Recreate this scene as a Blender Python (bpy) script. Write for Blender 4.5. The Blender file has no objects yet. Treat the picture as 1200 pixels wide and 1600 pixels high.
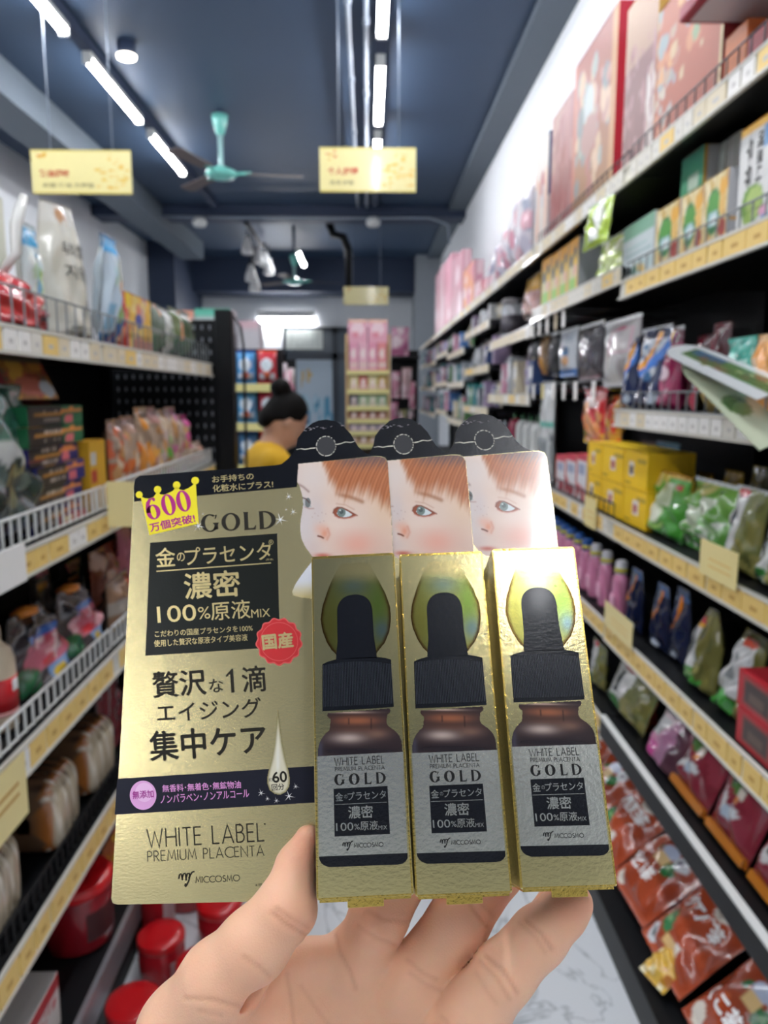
import bpy, math, random
import numpy as np
from mathutils import Matrix, Vector

SC = bpy.context.scene
COL = SC.collection
PI = math.pi
R = math.radians

# ------------------------------------------------------------------ camera
F = 1200.0                                   # focal length in pixels of the 1200 x 1600 frame
CAM_LOC = Vector((0.0, 0.0, 1.5))
cam_data = bpy.data.cameras.new('camera')
cam = bpy.data.objects.new('camera', cam_data)
COL.objects.link(cam)
cam.location = CAM_LOC
cam.rotation_euler = (R(90 - 8.72), 0, R(-1.23))
cam_data.sensor_fit = 'VERTICAL'
cam_data.sensor_height = 36.0
cam_data.lens = 36.0 * F / 1600.0
cam_data.clip_start = 0.02
cam_data.clip_end = 60
cam_data.dof.use_dof = True
cam_data.dof.focus_distance = 0.247
cam_data.dof.aperture_fstop = (cam_data.lens / 1000.0) / 0.0017
SC.camera = cam
CAM = Matrix.Translation(CAM_LOC) @ cam.rotation_euler.to_matrix().to_4x4()
CAMI = CAM.inverted()

# ------------------------------------------------------------------ view, world, exposure
SC.view_settings.view_transform = 'Standard'
SC.view_settings.look = 'None'
SC.view_settings.gamma = 1.0
SC.view_settings.use_curve_mapping = False
SC.view_settings.exposure = 0.12
TUBE_STRENGTH = 74.0
WORLD_STRENGTH = 0.12
world = bpy.data.worlds.new('world')
SC.world = world
world.use_nodes = True
wn = world.node_tree
sky = wn.nodes.new('ShaderNodeTexSky')
sky.sky_type = 'HOSEK_WILKIE'
sky.turbidity = 6.0
sky.sun_direction = (0.2, 0.6, 0.75)
mixw = wn.nodes.new('ShaderNodeMixRGB')
mixw.inputs[0].default_value = 0.75
mixw.inputs[2].default_value = (0.85, 0.92, 1.0, 1)
wn.links.new(sky.outputs[0], mixw.inputs[1])
wn.links.new(mixw.outputs[0], wn.nodes['Background'].inputs[0])
wn.nodes['Background'].inputs[1].default_value = WORLD_STRENGTH
SC.cycles.max_bounces = 8
SC.cycles.diffuse_bounces = 4
SC.cycles.glossy_bounces = 4
SC.cycles.transparent_max_bounces = 12
SC.cycles.sample_clamp_indirect = 6.0
SC.cycles.caustics_reflective = False
SC.cycles.caustics_refractive = False


# ------------------------------------------------------------------ pixel helpers (authoring aid: a ray through a pixel meets a plane of the place)
def ray(px, py):
    d = CAM.to_3x3() @ Vector(((px - 600) / F, (800 - py) / F, -1.0))
    return d


def atY(px, py, Y):
    d = ray(px, py)
    return CAM_LOC + d * ((Y - CAM_LOC.y) / d.y)


def atX(px, py, X):
    d = ray(px, py)
    return CAM_LOC + d * ((X - CAM_LOC.x) / d.x)


def atZ(px, py, Z):
    d = ray(px, py)
    return CAM_LOC + d * ((Z - CAM_LOC.z) / d.z)


# ------------------------------------------------------------------ colours and materials
def lin(c):
    if isinstance(c, str):
        c = tuple(int(c[i:i + 2], 16) for i in (1, 3, 5))
    out = []
    for v in c[:3]:
        v = v / 255.0
        out.append(v / 12.92 if v <= 0.04045 else ((v + 0.055) / 1.055) ** 2.4)
    return tuple(out)


MATS = {}


def mat(name, col=None, rough=0.5, metal=0.0, var=0.06, vscale=30.0, bump=0.0, bscale=200.0, coat=0.0, emit=None, estr=0.0,
        alpha=1.0, trans=0.0, sss=0.0, attr=False, stretch=(1, 1, 1), ior=1.45, spec=0.5):
    if name in MATS:
        return MATS[name]
    m = bpy.data.materials.new(name)
    m.use_nodes = True
    nt = m.node_tree
    b = nt.nodes['Principled BSDF']
    b.inputs['Roughness'].default_value = rough
    b.inputs['Metallic'].default_value = metal
    b.inputs['Coat Weight'].default_value = coat
    b.inputs['Coat Roughness'].default_value = 0.08
    b.inputs['IOR'].default_value = ior
    b.inputs['Specular IOR Level'].default_value = spec
    b.inputs['Alpha'].default_value = alpha
    b.inputs['Transmission Weight'].default_value = trans
    if sss:
        b.inputs['Subsurface Weight'].default_value = sss
        b.inputs['Subsurface Radius'].default_value = (1.0, 0.35, 0.2)
        b.inputs['Subsurface Scale'].default_value = 0.004
    if emit is not None:
        b.inputs['Emission Color'].default_value = (*lin(emit), 1)
        b.inputs['Emission Strength'].default_value = estr
    tc = nt.nodes.new('ShaderNodeTexCoord')
    mp = nt.nodes.new('ShaderNodeMapping')
    mp.inputs['Scale'].default_value = stretch
    nt.links.new(tc.outputs['Object'], mp.inputs[0])
    nz = nt.nodes.new('ShaderNodeTexNoise')
    nz.inputs['Scale'].default_value = vscale
    nz.inputs['Detail'].default_value = 4
    nt.links.new(mp.outputs[0], nz.inputs['Vector'])
    ramp = nt.nodes.new('ShaderNodeMapRange')
    ramp.inputs['To Min'].default_value = 1 - var
    ramp.inputs['To Max'].default_value = 1 + var
    nt.links.new(nz.outputs['Fac'], ramp.inputs['Value'])
    mul = nt.nodes.new('ShaderNodeVectorMath')
    mul.operation = 'SCALE'
    nt.links.new(ramp.outputs[0], mul.inputs['Scale'])
    if attr:
        at = nt.nodes.new('ShaderNodeAttribute')
        at.attribute_name = 'Col'
        nt.links.new(at.outputs['Color'], mul.inputs[0])
    else:
        mul.inputs[0].default_value = lin(col)
    nt.links.new(mul.outputs[0], b.inputs['Base Color'])
    if bump:
        n2 = nt.nodes.new('ShaderNodeTexNoise')
        n2.inputs['Scale'].default_value = bscale
        n2.inputs['Detail'].default_value = 3
        nt.links.new(mp.outputs[0], n2.inputs['Vector'])
        bp = nt.nodes.new('ShaderNodeBump')
        bp.inputs['Strength'].default_value = 1.0
        bp.inputs['Distance'].default_value = bump
        nt.links.new(n2.outputs['Fac'], bp.inputs['Height'])
        nt.links.new(bp.outputs[0], b.inputs['Normal'])
    MATS[name] = m
    return m


PRINT = mat('print_card', rough=0.42, attr=True, var=0.03)
GLOSS = mat('print_gloss', rough=0.22, attr=True, var=0.03, coat=0.4)
FILM = mat('print_film', rough=0.2, attr=True, var=0.05, coat=0.6, bump=0.0012, bscale=55)
FOILP = mat('print_foil', rough=0.26, metal=0.85, attr=True, var=0.05, bump=0.0015, bscale=60)


# ------------------------------------------------------------------ mesh builders
class MB:
    """collects shapes, each with a material, into one mesh"""

    def __init__(s):
        s.v, s.f, s.mi, s.mats = [], [], [], []
        s.smooth = []

    def _m(s, m):
        if m not in s.mats:
            s.mats.append(m)
        return s.mats.index(m)

    def add(s, vs, fs, m, smooth=False):
        o = len(s.v)
        s.v += [tuple(p) for p in vs]
        k = s._m(m)
        for f in fs:
            s.f.append(tuple(i + o for i in f))
            s.mi.append(k)
            s.smooth.append(smooth)
        return s

    def box(s, x0, x1, y0, y1, z0, z1, m, bev=0.0):
        if bev <= 0:
            vs = [(x, y, z) for x in (x0, x1) for y in (y0, y1) for z in (z0, z1)]
            fs = [(0, 1, 3, 2), (4, 6, 7, 5), (0, 4, 5, 1), (2, 3, 7, 6), (0, 2, 6, 4), (1, 5, 7, 3)]
            return s.add(vs, fs, m)
        b = bev
        vs, fs = [], []
        xs, ys, zs = (x0, x1), (y0, y1), (z0, z1)
        idx = {}
        for i in (0, 1):
            for j in (0, 1):
                for k in (0, 1):
                    sx, sy, sz = (1 if i == 0 else -1), (1 if j == 0 else -1), (1 if k == 0 else -1)
                    for a in range(3):
                        p = [xs[i], ys[j], zs[k]]
                        for c, sg in ((0, sx), (1, sy), (2, sz)):
                            if c != a:
                                p[c] += sg * b
                        idx[i, j, k, a] = len(vs)
                        vs.append(tuple(p))
        for a in range(3):
            o1, o2 = [c for c in range(3) if c != a]
            for e in (0, 1):
                q = []
                for (p1, p2) in ((0, 0), (1, 0), (1, 1), (0, 1)):
                    key = [0, 0, 0]
                    key[a], key[o1], key[o2] = e, p1, p2
                    q.append(idx[(*key, a)])
                fs.append(tuple(q))
        for a in range(3):
            o1, o2 = [c for c in range(3) if c != a]
            for p1 in (0, 1):
                for p2 in (0, 1):
                    k0, k1 = [0, 0, 0], [0, 0, 0]
                    k0[a], k1[a] = 0, 1
                    k0[o1] = k1[o1] = p1
                    k0[o2] = k1[o2] = p2
                    fs.append((idx[(*k0, o1)], idx[(*k1, o1)], idx[(*k1, o2)], idx[(*k0, o2)]))
        for i in (0, 1):
            for j in (0, 1):
                for k in (0, 1):
                    fs.append((idx[i, j, k, 0], idx[i, j, k, 1], idx[i, j, k, 2]))
        return s.add(vs, fs, m)

    def tube(s, pts, r, m, n=8, cap=True):
        pts = [Vector(p) for p in pts]
        rs = r if isinstance(r, (list, tuple)) else [r] * len(pts)
        vs, fs = [], []
        for i, p in enumerate(pts):
            d = (pts[min(i + 1, len(pts) - 1)] - pts[max(i - 1, 0)]).normalized()
            a = d.cross(Vector((0, 0, 1)))
            if a.length < 1e-3:
                a = d.cross(Vector((1, 0, 0)))
            a.normalize()
            b = d.cross(a)
            for k in range(n):
                t = 2 * PI * k / n
                vs.append(p + (a * math.cos(t) + b * math.sin(t)) * rs[i])
        for i in range(len(pts) - 1):
            for k in range(n):
                fs.append((i * n + k, i * n + (k + 1) % n, (i + 1) * n + (k + 1) % n, (i + 1) * n + k))
        if cap:
            fs.append(tuple(range(n)))
            fs.append(tuple((len(pts) - 1) * n + k for k in range(n)))
        return s.add(vs, fs, m, True)

    def lathe(s, prof, m, n=24, c=(0, 0, 0), smooth=True):
        vs, fs = [], []
        for (r, z) in prof:
            for k in range(n):
                t = 2 * PI * k / n
                vs.append((c[0] + r * math.cos(t), c[1] + r * math.sin(t), c[2] + z))
        for i in range(len(prof) - 1):
            for k in range(n):
                fs.append((i * n + k, i * n + (k + 1) % n, (i + 1) * n + (k + 1) % n, (i + 1) * n + k))
        fs.append(tuple(range(n)))
        fs.append(tuple((len(prof) - 1) * n + k for k in range(n)))
        return s.add(vs, fs, m, smooth)

    def prism(s, poly, axis, a0, a1, m):
        """polygon in the two other axes, extruded along axis"""
        n = len(poly)
        vs = []
        for a in (a0, a1):
            for (p, q) in poly:
                vs.append({'x': (a, p, q), 'y': (p, a, q), 'z': (p, q, a)}[axis])
        fs = [tuple(range(n)), tuple(range(2 * n - 1, n - 1, -1))]
        for i in range(n):
            j = (i + 1) % n
            fs.append((i, j, n + j, n + i))
        return s.add(vs, fs, m)

    def build(s, name, parent=None, loc=None, fix=True):
        me = bpy.data.meshes.new(name)
        me.from_pydata(s.v, [], s.f)
        for m in s.mats:
            me.materials.append(m)
        me.polygons.foreach_set('material_index', s.mi)
        me.polygons.foreach_set('use_smooth', s.smooth)
        if fix:
            fix_normals(me)
        return link(name, me, parent, loc)


def fix_normals(me):
    import bmesh
    bm = bmesh.new()
    bm.from_mesh(me)
    bmesh.ops.recalc_face_normals(bm, faces=bm.faces)
    bm.to_mesh(me)
    bm.free()
    me.update()


def link(name, me, parent=None, loc=None):
    o = bpy.data.objects.new(name, me)
    COL.objects.link(o)
    if parent is not None:
        o.parent = parent
    if loc is not None:
        o.location = loc
    return o


def obj_from(name, verts, faces, material, parent=None, smooth=False, cols=None, fix=False):
    me = bpy.data.meshes.new(name)
    me.from_pydata([tuple(map(float, v)) for v in verts], [], [tuple(f) for f in faces])
    for m in (material if isinstance(material, (list, tuple)) else [material]):
        me.materials.append(m)
    if smooth:
        me.polygons.foreach_set('use_smooth', [True] * len(me.polygons))
    if cols is not None:
        a = me.color_attributes.new('Col', 'FLOAT_COLOR', 'POINT')
        c = np.ones((len(me.vertices), 4), np.float32)
        c[:, :3] = cols
        a.data.foreach_set('color', c.ravel())
    if fix:
        fix_normals(me)
    me.update()
    return link(name, me, parent)


def empty(name, loc=(0, 0, 0), rot=(0, 0, 0)):
    o = bpy.data.objects.new(name, None)
    o.empty_display_size = 0.05
    COL.objects.link(o)
    o.location = loc
    o.rotation_euler = rot
    return o


def tag(o, label, cat, group=None, kind=None):
    o['label'] = label
    o['category'] = cat
    if group:
        o['group'] = group
    if kind:
        o['kind'] = kind
    return o


def struct(o, label=None):
    o['kind'] = 'structure'
    if label:
        o['label'] = label
    return o


def dup(o, loc=None, rot=None, label=None, group=None, scale=None):
    """a copy of a thing with its parts and their sub-parts"""
    def cp(src, par):
        c = src.copy()
        COL.objects.link(c)
        c.parent = par
        for ch in src.children:
            cp(ch, c)
        return c
    c = cp(o, None)
    if loc is not None:
        c.location = loc
    if rot is not None:
        c.rotation_euler = rot
    if scale is not None:
        c.scale = scale
    if label:
        c['label'] = label
    if group:
        c['group'] = group
    return c


# ------------------------------------------------------------------ printed art on gridded surfaces
def paint(ops, u, v):
    """evaluates printed-artwork operations at surface coordinates u, v in 0..1 (v upwards); returns linear colours"""
    col = np.zeros((len(u), 3))
    for op in ops:
        k = op[0]
        if k == 'base':
            col[:] = lin(op[1])
        elif k == 'grad':                     # printed two-tone background along v
            a, b = np.array(lin(op[1])), np.array(lin(op[2]))
            t = np.clip(v, 0, 1)[:, None]
            col[:] = a * (1 - t) + b * t
        elif k == 'rect':
            x0, y0, x1, y1 = op[1:5]
            col[(u >= x0) & (u <= x1) & (v >= y0) & (v <= y1)] = lin(op[5])
        elif k == 'ell':
            cx, cy, rx, ry = op[1:5]
            col[((u - cx) / rx) ** 2 + ((v - cy) / ry) ** 2 <= 1] = lin(op[5])
        elif k == 'arc':                      # ring segment
            cx, cy, r0, r1, asp, a0, a1 = op[1:8]
            dx, dy = (u - cx), (v - cy) * asp
            rr = np.hypot(dx, dy)
            an = np.degrees(np.arctan2(dy, dx)) % 360
            col[(rr >= r0) & (rr <= r1) & (((an - a0) % 360) <= (a1 - a0))] = lin(op[8])
        elif k == 'tri':
            (x0, y0), (x1, y1), (x2, y2) = op[1:4]
            d = (y1 - y2) * (x0 - x2) + (x2 - x1) * (y0 - y2)
            a = ((y1 - y2) * (u - x2) + (x2 - x1) * (v - y2)) / d
            b = ((y2 - y0) * (u - x2) + (x0 - x2) * (v - y2)) / d
            col[(a >= 0) & (b >= 0) & (a + b <= 1)] = lin(op[4])
        elif k == 'blobs':                    # scattered printed spots
            _, seed, n, x0, y0, x1, y1, r0, r1, cols = op
            rg = random.Random(seed)
            for _i in range(n):
                cx, cy, r = rg.uniform(x0, x1), rg.uniform(y0, y1), rg.uniform(r0, r1)
                e = rg.uniform(0.6, 1.6)
                col[((u - cx) / r) ** 2 + ((v - cy) / (r * e)) ** 2 <= 1] = lin(rg.choice(cols))
        elif k == 'marks':                    # rows of small illegible print
            _, seed, x0, y0, x1, y1, rows, cols_n, c = op
            rg = random.Random(seed)
            for r_ in range(rows):
                for c_ in range(cols_n):
                    if rg.random() < 0.2:
                        continue
                    bx = x0 + (x1 - x0) * (c_ + 0.1) / cols_n
                    bw = (x1 - x0) / cols_n * rg.uniform(0.4, 0.8)
                    by = y0 + (y1 - y0) * (r_ + 0.2) / rows
                    bh = (y1 - y0) / rows * 0.6
                    col[(u >= bx) & (u <= bx + bw) & (v >= by) & (v <= by + bh)] = lin(c)
    return col


def flat_patch(o, ex, ey, nu, nv):
    """grid over origin o with edge vectors ex, ey"""
    uu, vv = np.meshgrid(np.linspace(0, 1, nu + 1), np.linspace(0, 1, nv + 1))
    u, v = uu.ravel(), vv.ravel()
    P = np.array(o)[None] + u[:, None] * np.array(ex)[None] + v[:, None] * np.array(ey)[None]
    i = np.arange(nv)[:, None] * (nu + 1) + np.arange(nu)[None]
    i = i.ravel()
    Q = np.stack([i, i + 1, i + nu + 2, i + nu + 1], 1)
    return P, Q, u, v


def carton(name, w, d, h, front, side=None, top=None, res=0.006, material=None, parent=None, flap=True, eps=0.0):
    """printed folding box: stands on z=0, front faces -y"""
    side = side or [front[0]]
    top = top or [side[0]]
    VS, QS, CS = [], [], []
    n = 0
    rn = lambda L: int(max(2, min(48, round(L / res))))
    specs = [((-w / 2, -d / 2, 0), (w, 0, 0), (0, 0, h), front), ((w / 2, -d / 2, 0), (0, d, 0), (0, 0, h), side),
             ((w / 2, d / 2, 0), (-w, 0, 0), (0, 0, h), front), ((-w / 2, d / 2, 0), (0, -d, 0), (0, 0, h), side),
             ((-w / 2, -d / 2, h), (w, 0, 0), (0, d, 0), top), ((-w / 2, d / 2, 0), (w, 0, 0), (0, -d, 0), [side[0]])]
    for k, (o, ex, ey, art) in enumerate(specs):
        many = len(art) > 1
        P, Q, u, v = flat_patch(o, ex, ey, rn(np.linalg.norm(ex)) if many else 1, rn(np.linalg.norm(ey)) if many else 1)
        VS.append(P); QS.append(Q + n); CS.append(paint(art, u, v))
        n += len(P)
    ob = obj_from(name, np.concatenate(VS), np.concatenate(QS).tolist(), material or PRINT, parent, cols=np.concatenate(CS))
    if flap:
        fm = MB()
        c0 = paint([top[0]], np.zeros(1), np.zeros(1))[0]
        P, Q, u, v = flat_patch((-w * .46, -d * .5 - .0008, h + .0006), (w * .92, 0, 0), (0, d * .9, 0), 2, 2)
        V2 = np.concatenate([P, P - np.array((0, 0, .0016))])
        Q2 = np.concatenate([Q, Q[:, ::-1] + len(P)])
        obj_from('lid_flap', V2, Q2.tolist(), material or PRINT, ob, cols=np.tile(c0, (len(V2), 1)))
    return ob


def pouch_y(u, v, w, d, h, kind, seed, wr):
    """half thickness of a filled bag at surface coordinates"""
    rg = np.random.RandomState(seed)
    a = np.clip(1 - np.abs(2 * u - 1) ** 2.6, 0, 1) ** 0.75
    if kind == 'stand':
        b = np.clip(v / 0.08, 0, 1) ** 0.5 * np.clip(1 - v ** 2.2, 0, 1) ** 0.8
    else:
        t = np.clip((v - 0.07) / 0.86, 0, 1)
        b = np.clip(1 - np.abs(2 * t - 1) ** 3.0, 0, 1) ** 0.8
    y = d / 2 * a * b
    if wr:
        for _ in range(5):
            f1, f2, p1, p2 = rg.uniform(2, 7), rg.uniform(2, 7), rg.uniform(0, 6), rg.uniform(0, 6)
            y = y + wr * np.sin(f1 * u * 3 + p1 + 2 * v) * np.sin(f2 * v * 3 + p2 - u) * np.minimum(a * b * 2, 1)
    return np.maximum(y, 0.0006)


def pouch(name, w, d, h, art, back=None, kind='pillow', seed=1, wr=0.0025, nu=30, nv=40, material=None, parent=None, narrow=0.0, seal=None):
    """filled flexible bag: stands on z=0, front faces -y"""
    back = back or [art[0]]
    uu, vv = np.meshgrid(np.linspace(0, 1, nu + 1), np.linspace(0, 1, nv + 1))
    u, v = uu.ravel(), vv.ravel()
    y = pouch_y(u, v, w, d, h, kind, seed, wr)
    bulge = 1 - narrow * np.clip((v - .6) / .4, 0, 1) - 0.05 * np.sin(np.clip(v, 0, 1) * PI)
    x = (u - .5) * w * bulge
    z = v * h
    edge = (v > 0.985) | (v < 0.015)
    z = z + np.where(edge, 0.0012 * np.sign(np.sin(u * nu * PI * 0.5 + .3)), 0) * (kind != 'stand')
    z = np.maximum(z, 0)
    A = np.stack([x, -y, z], 1)
    B = np.stack([x, y, z], 1)
    i = (np.arange(nv)[:, None] * (nu + 1) + np.arange(nu)[None]).ravel()
    QA = np.stack([i, i + 1, i + nu + 2, i + nu + 1], 1)
    QB = QA[:, ::-1] + len(A)
    n = len(A)
    rim = []
    for k in range(nv):
        for e in (0, nu):
            p, q = k * (nu + 1) + e, (k + 1) * (nu + 1) + e
            rim.append((p, q, q + n, p + n) if e else (q, p, p + n, q + n))
    for k in range(nu):
        for e in (0, nv):
            p, q = e * (nu + 1) + k, e * (nu + 1) + k + 1
            rim.append((q, p, p + n, q + n) if e else (p, q, q + n, p + n))
    cols = np.concatenate([paint(art, u, v), paint(back, u, v)])
    ob = obj_from(name, np.concatenate([A, B]), QA.tolist() + QB.tolist() + rim, material or FILM, parent, smooth=True, cols=cols)
    if seal is not None:
        m = MB()
        wt = w * (1 - narrow)
        nz = 16
        vs, fs = [], []
        for k in range(nz + 1):
            xx = (k / nz - .5) * wt
            yy = 0.0012 * (1 if k % 2 else -1)
            vs += [(xx, -0.0022 + yy, h * .95), (xx, -0.0022 + yy, h * 1.004), (xx, 0.0022 + yy, h * 1.004), (xx, 0.0022 + yy, h * .95)]
        for k in range(nz):
            for e in range(4):
                fs.append((k * 4 + e, k * 4 + (e + 1) % 4, k * 4 + 4 + (e + 1) % 4, k * 4 + 4 + e))
        fs += [(0, 1, 2, 3), tuple(nz * 4 + e for e in (3, 2, 1, 0))]
        m.add(vs, fs, seal)
        m.build('top_seal', ob)
    return ob


# ------------------------------------------------------------------ lettering
_TXT = {}


def text_raw(s, off=0.0):
    key = (s, off)
    if key not in _TXT:
        cu = bpy.data.curves.new('lettering', 'FONT')
        cu.body = s
        cu.offset = off
        cu.resolution_u = 4
        o = bpy.data.objects.new('lettering', cu)
        COL.objects.link(o)
        dg = bpy.context.evaluated_depsgraph_get()
        me = bpy.data.meshes.new_from_object(o.evaluated_get(dg))
        v = np.array([p.co[:] for p in me.vertices])[:, :2] if len(me.vertices) else np.zeros((0, 2))
        f = [tuple(p.vertices) for p in me.polygons]
        bpy.data.objects.remove(o)
        bpy.data.curves.remove(cu)
        bpy.data.meshes.remove(me)
        _TXT[key] = (v, f)
    v, f = _TXT[key]
    return v.copy(), f


def text_fit(s, x0, y0, x1, y1, off=0.0, keep=False):
    """2-D verts and faces of the string stretched into a box"""
    v, f = text_raw(s, off)
    lo, hi = v.min(0), v.max(0)
    sx, sy = (x1 - x0) / (hi[0] - lo[0]), (y1 - y0) / (hi[1] - lo[1])
    if keep:
        k = min(sx, sy)
        v = (v - (lo + hi) / 2) * k + np.array(((x0 + x1) / 2, (y0 + y1) / 2))
    else:
        v = (v - lo) * np.array((sx, sy)) + np.array((x0, y0))
    return v, f


def arcpts(cx, cy, rx, ry, a0, a1, n=12):
    return [(cx + rx * math.cos(R(a0 + (a1 - a0) * k / n)), cy + ry * math.sin(R(a0 + (a1 - a0) * k / n))) for k in range(n + 1)]


GLYPH = {
    'W': (0.95, [[(0, 1), (.24, 0), (.475, .85), (.71, 0), (.95, 1)]]),
    'H': (0.62, [[(0, 0), (0, 1)], [(.62, 0), (.62, 1)], [(0, .52), (.62, .52)]]),
    'I': (0.02, [[(0, 0), (0, 1)]]),
    'T': (0.5, [[(.25, 0), (.25, 1)], [(0, .97), (.5, .97)]]),
    'E': (0.42, [[(.42, .03), (0, .03), (0, .97), (.42, .97)], [(0, .53), (.38, .53)]]),
    'L': (0.4, [[(0, 1), (0, .03), (.4, .03)]]),
    'A': (0.68, [[(0, 0), (.34, 1), (.68, 0)], [(.13, .32), (.55, .32)]]),
    'B': (0.46, [[(0, .03), (0, .97), (.2, .97)] + arcpts(.2, .76, .2, .21, 90, -90, 8) + [(0, .55)],
                 [(.2, .55)] + arcpts(.22, .29, .24, .26, 90, -90, 8) + [(0, .03)]]),
    'P': (0.42, [[(0, 0), (0, .97), (.2, .97)] + arcpts(.2, .72, .22, .25, 90, -90, 8) + [(0, .47)]]),
    'R': (0.48, [[(0, 0), (0, .97), (.2, .97)] + arcpts(.2, .73, .22, .24, 90, -90, 8) + [(0, .49)], [(.16, .49), (.48, 0)]]),
    'M': (0.8, [[(0, 0), (.12, 1), (.4, .18), (.68, 1), (.8, 0)]]),
    'U': (0.56, [[(0, 1), (0, .3)] + arcpts(.28, .3, .28, .28, 180, 360, 10) + [(.56, 1)]]),
    'C': (0.72, [arcpts(.5, .5, .5, .5, 48, 312, 18)]),
    'N': (0.62, [[(0, 0), (0, 1), (.62, 0), (.62, 1)]]),
    'O': (0.98, [arcpts(.49, .5, .49, .49, 0, 360, 24)]),
    'S': (0.42, [arcpts(.22, .75, .19, .23, 30, 270, 10) + arcpts(.21, .26, .21, .25, 90, -150, 10)]),
    'V': (0.68, [[(0, 1), (.34, 0), (.68, 1)]]),
    ' ': (0.3, []),
}


def stroke_text(s, x0, y0, x1, y1, wgt=0.06, gap=0.2):
    """thin line capitals as ribbons, stretched into a box"""
    vs, fs = [], []
    x = 0.0
    for ch in s:
        w, strokes = GLYPH[ch]
        for st in strokes:
            pts = [Vector((p[0] + x, p[1])) for p in st]
            n = len(pts)
            base = len(vs)
            for i, p in enumerate(pts):
                d0 = (p - pts[i - 1]).normalized() if i else None
                d1 = (pts[i + 1] - p).normalized() if i < n - 1 else None
                d = ((d0 or d1) + (d1 or d0))
                if d.length < 1e-4:
                    d = d1
                d.normalize()
                nn = Vector((-d.y, d.x))
                k = 1.0
                if d0 is not None and d1 is not None:
                    k = min(2.2, 1 / max(0.35, abs(nn.dot(Vector((-d0.y, d0.x))))))
                vs += [tuple(p + nn * wgt / 2 * k), tuple(p - nn * wgt / 2 * k)]
            for i in range(n - 1):
                a = base + 2 * i
                fs.append((a, a + 1, a + 3, a + 2))
        x += w + gap
    v = np.array(vs)
    W = x - gap
    v = v * np.array(((x1 - x0) / W, (y1 - y0))) + np.array((x0, y0))
    return v, fs


def ring_glyph(cx, cy, rx, ry, ix, iy, a0=0, a1=360, n=40, thin=None):
    """high-contrast letter bowl between an outer and an inner ellipse"""
    vs, fs = [], []
    for k in range(n + 1):
        t = R(a0 + (a1 - a0) * k / n)
        vs += [(cx + rx * math.cos(t), cy + ry * math.sin(t)), (cx + ix * math.cos(t), cy + iy * math.sin(t))]
    for k in range(n):
        fs.append((2 * k, 2 * k + 1, 2 * k + 3, 2 * k + 2))
    return vs, fs


def merge2(parts):
    V, Fc = [], []
    for v, f in parts:
        o = len(V)
        V += [tuple(p) for p in v]
        Fc += [tuple(i + o for i in q) for q in f]
    return V, Fc


def gold_word(bold=1.0):
    """the flared capitals G O L D in a 0..3.55 x 0..1 box"""
    P = []
    P.append(ring_glyph(.42, .5, .42, .5, .23 / bold, .43, 52, 330, 36))
    P.append(([(.84, .5), (.56, .5), (.57, .45), (.63, .42), (.63, .1), (.8, .14), (.8, .42), (.84, .45)], [(0, 1, 2, 3, 4, 5, 6, 7)]))
    P.append(([(.70, .94), (.66, .72), (.69, .70), (.76, .86), (.76, .92)], [(0, 1, 2, 3, 4)]))
    P.append(ring_glyph(1.40, .5, .44, .5, .24 / bold, .43, 0, 360, 40))
    P.append(([(2.0, 0), (2.03, .06), (2.03, .94), (2.0, 1), (2.26, 1), (2.22, .94), (2.22, .09), (2.47, .10), (2.55, .24), (2.58, .24), (2.55, 0)],
              [(0, 1, 2, 3, 4, 5, 6), (0, 6, 7, 8, 9, 10)]))
    P.append(([(2.72, 0), (2.75, .06), (2.75, .94), (2.72, 1), (2.96, 1), (2.94, .94), (2.94, .06), (2.96, 0)], [(0, 1, 2, 3, 4, 5, 6, 7)]))
    P.append(ring_glyph(2.96, .5, .56, .5, .35, .43, -90, 90, 24))
    return merge2(P)

# ================================================================== the room
RX, LX, Y_FRONT, Y_BACK, CEIL = 1.2, -3.3, -4.0, 14.0, 3.75
WHITE = mat('wall_white_paint', '#e8ebee', 0.6, var=0.03, vscale=3)
NAVY = mat('ceiling_navy_paint', '#34475f', 0.55, var=0.12, vscale=1.2)
NAVYD = mat('beam_dark_paint', '#2b3850', 0.6, var=0.12, vscale=2)
GREYB = mat('beam_grey_paint', '#59646f', 0.6, var=0.06, vscale=2)
BLACK = mat('black_metal', '#0b0d10', 0.45, var=0.15, vscale=12, spec=.3)
DGREY = mat('dark_grey_metal', '#2a2f36', 0.45, var=0.1)
WIREW = mat('white_wire', '#e3e5e2', 0.4)
SILVER = mat('silver_strip', '#b7bcc2', 0.32, metal=0.7)
LIPW = mat('price_rail_plastic', '#d9d6cb', 0.28, var=0.04, coat=0.5)
TAGY = mat('yellow_price_card', '#e9c878', 0.45, var=0.06, vscale=25)
TAGW = mat('white_price_card', '#eceae6', 0.45, var=0.03)
TAGB = mat('beige_price_card', '#dccfb2', 0.45, var=0.05, vscale=25)
TAGB2 = mat('pale_price_card', '#dedad0', 0.45, var=0.03)
TAGM = mat('grey_price_print', '#c2bfbb', 0.5)


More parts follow.
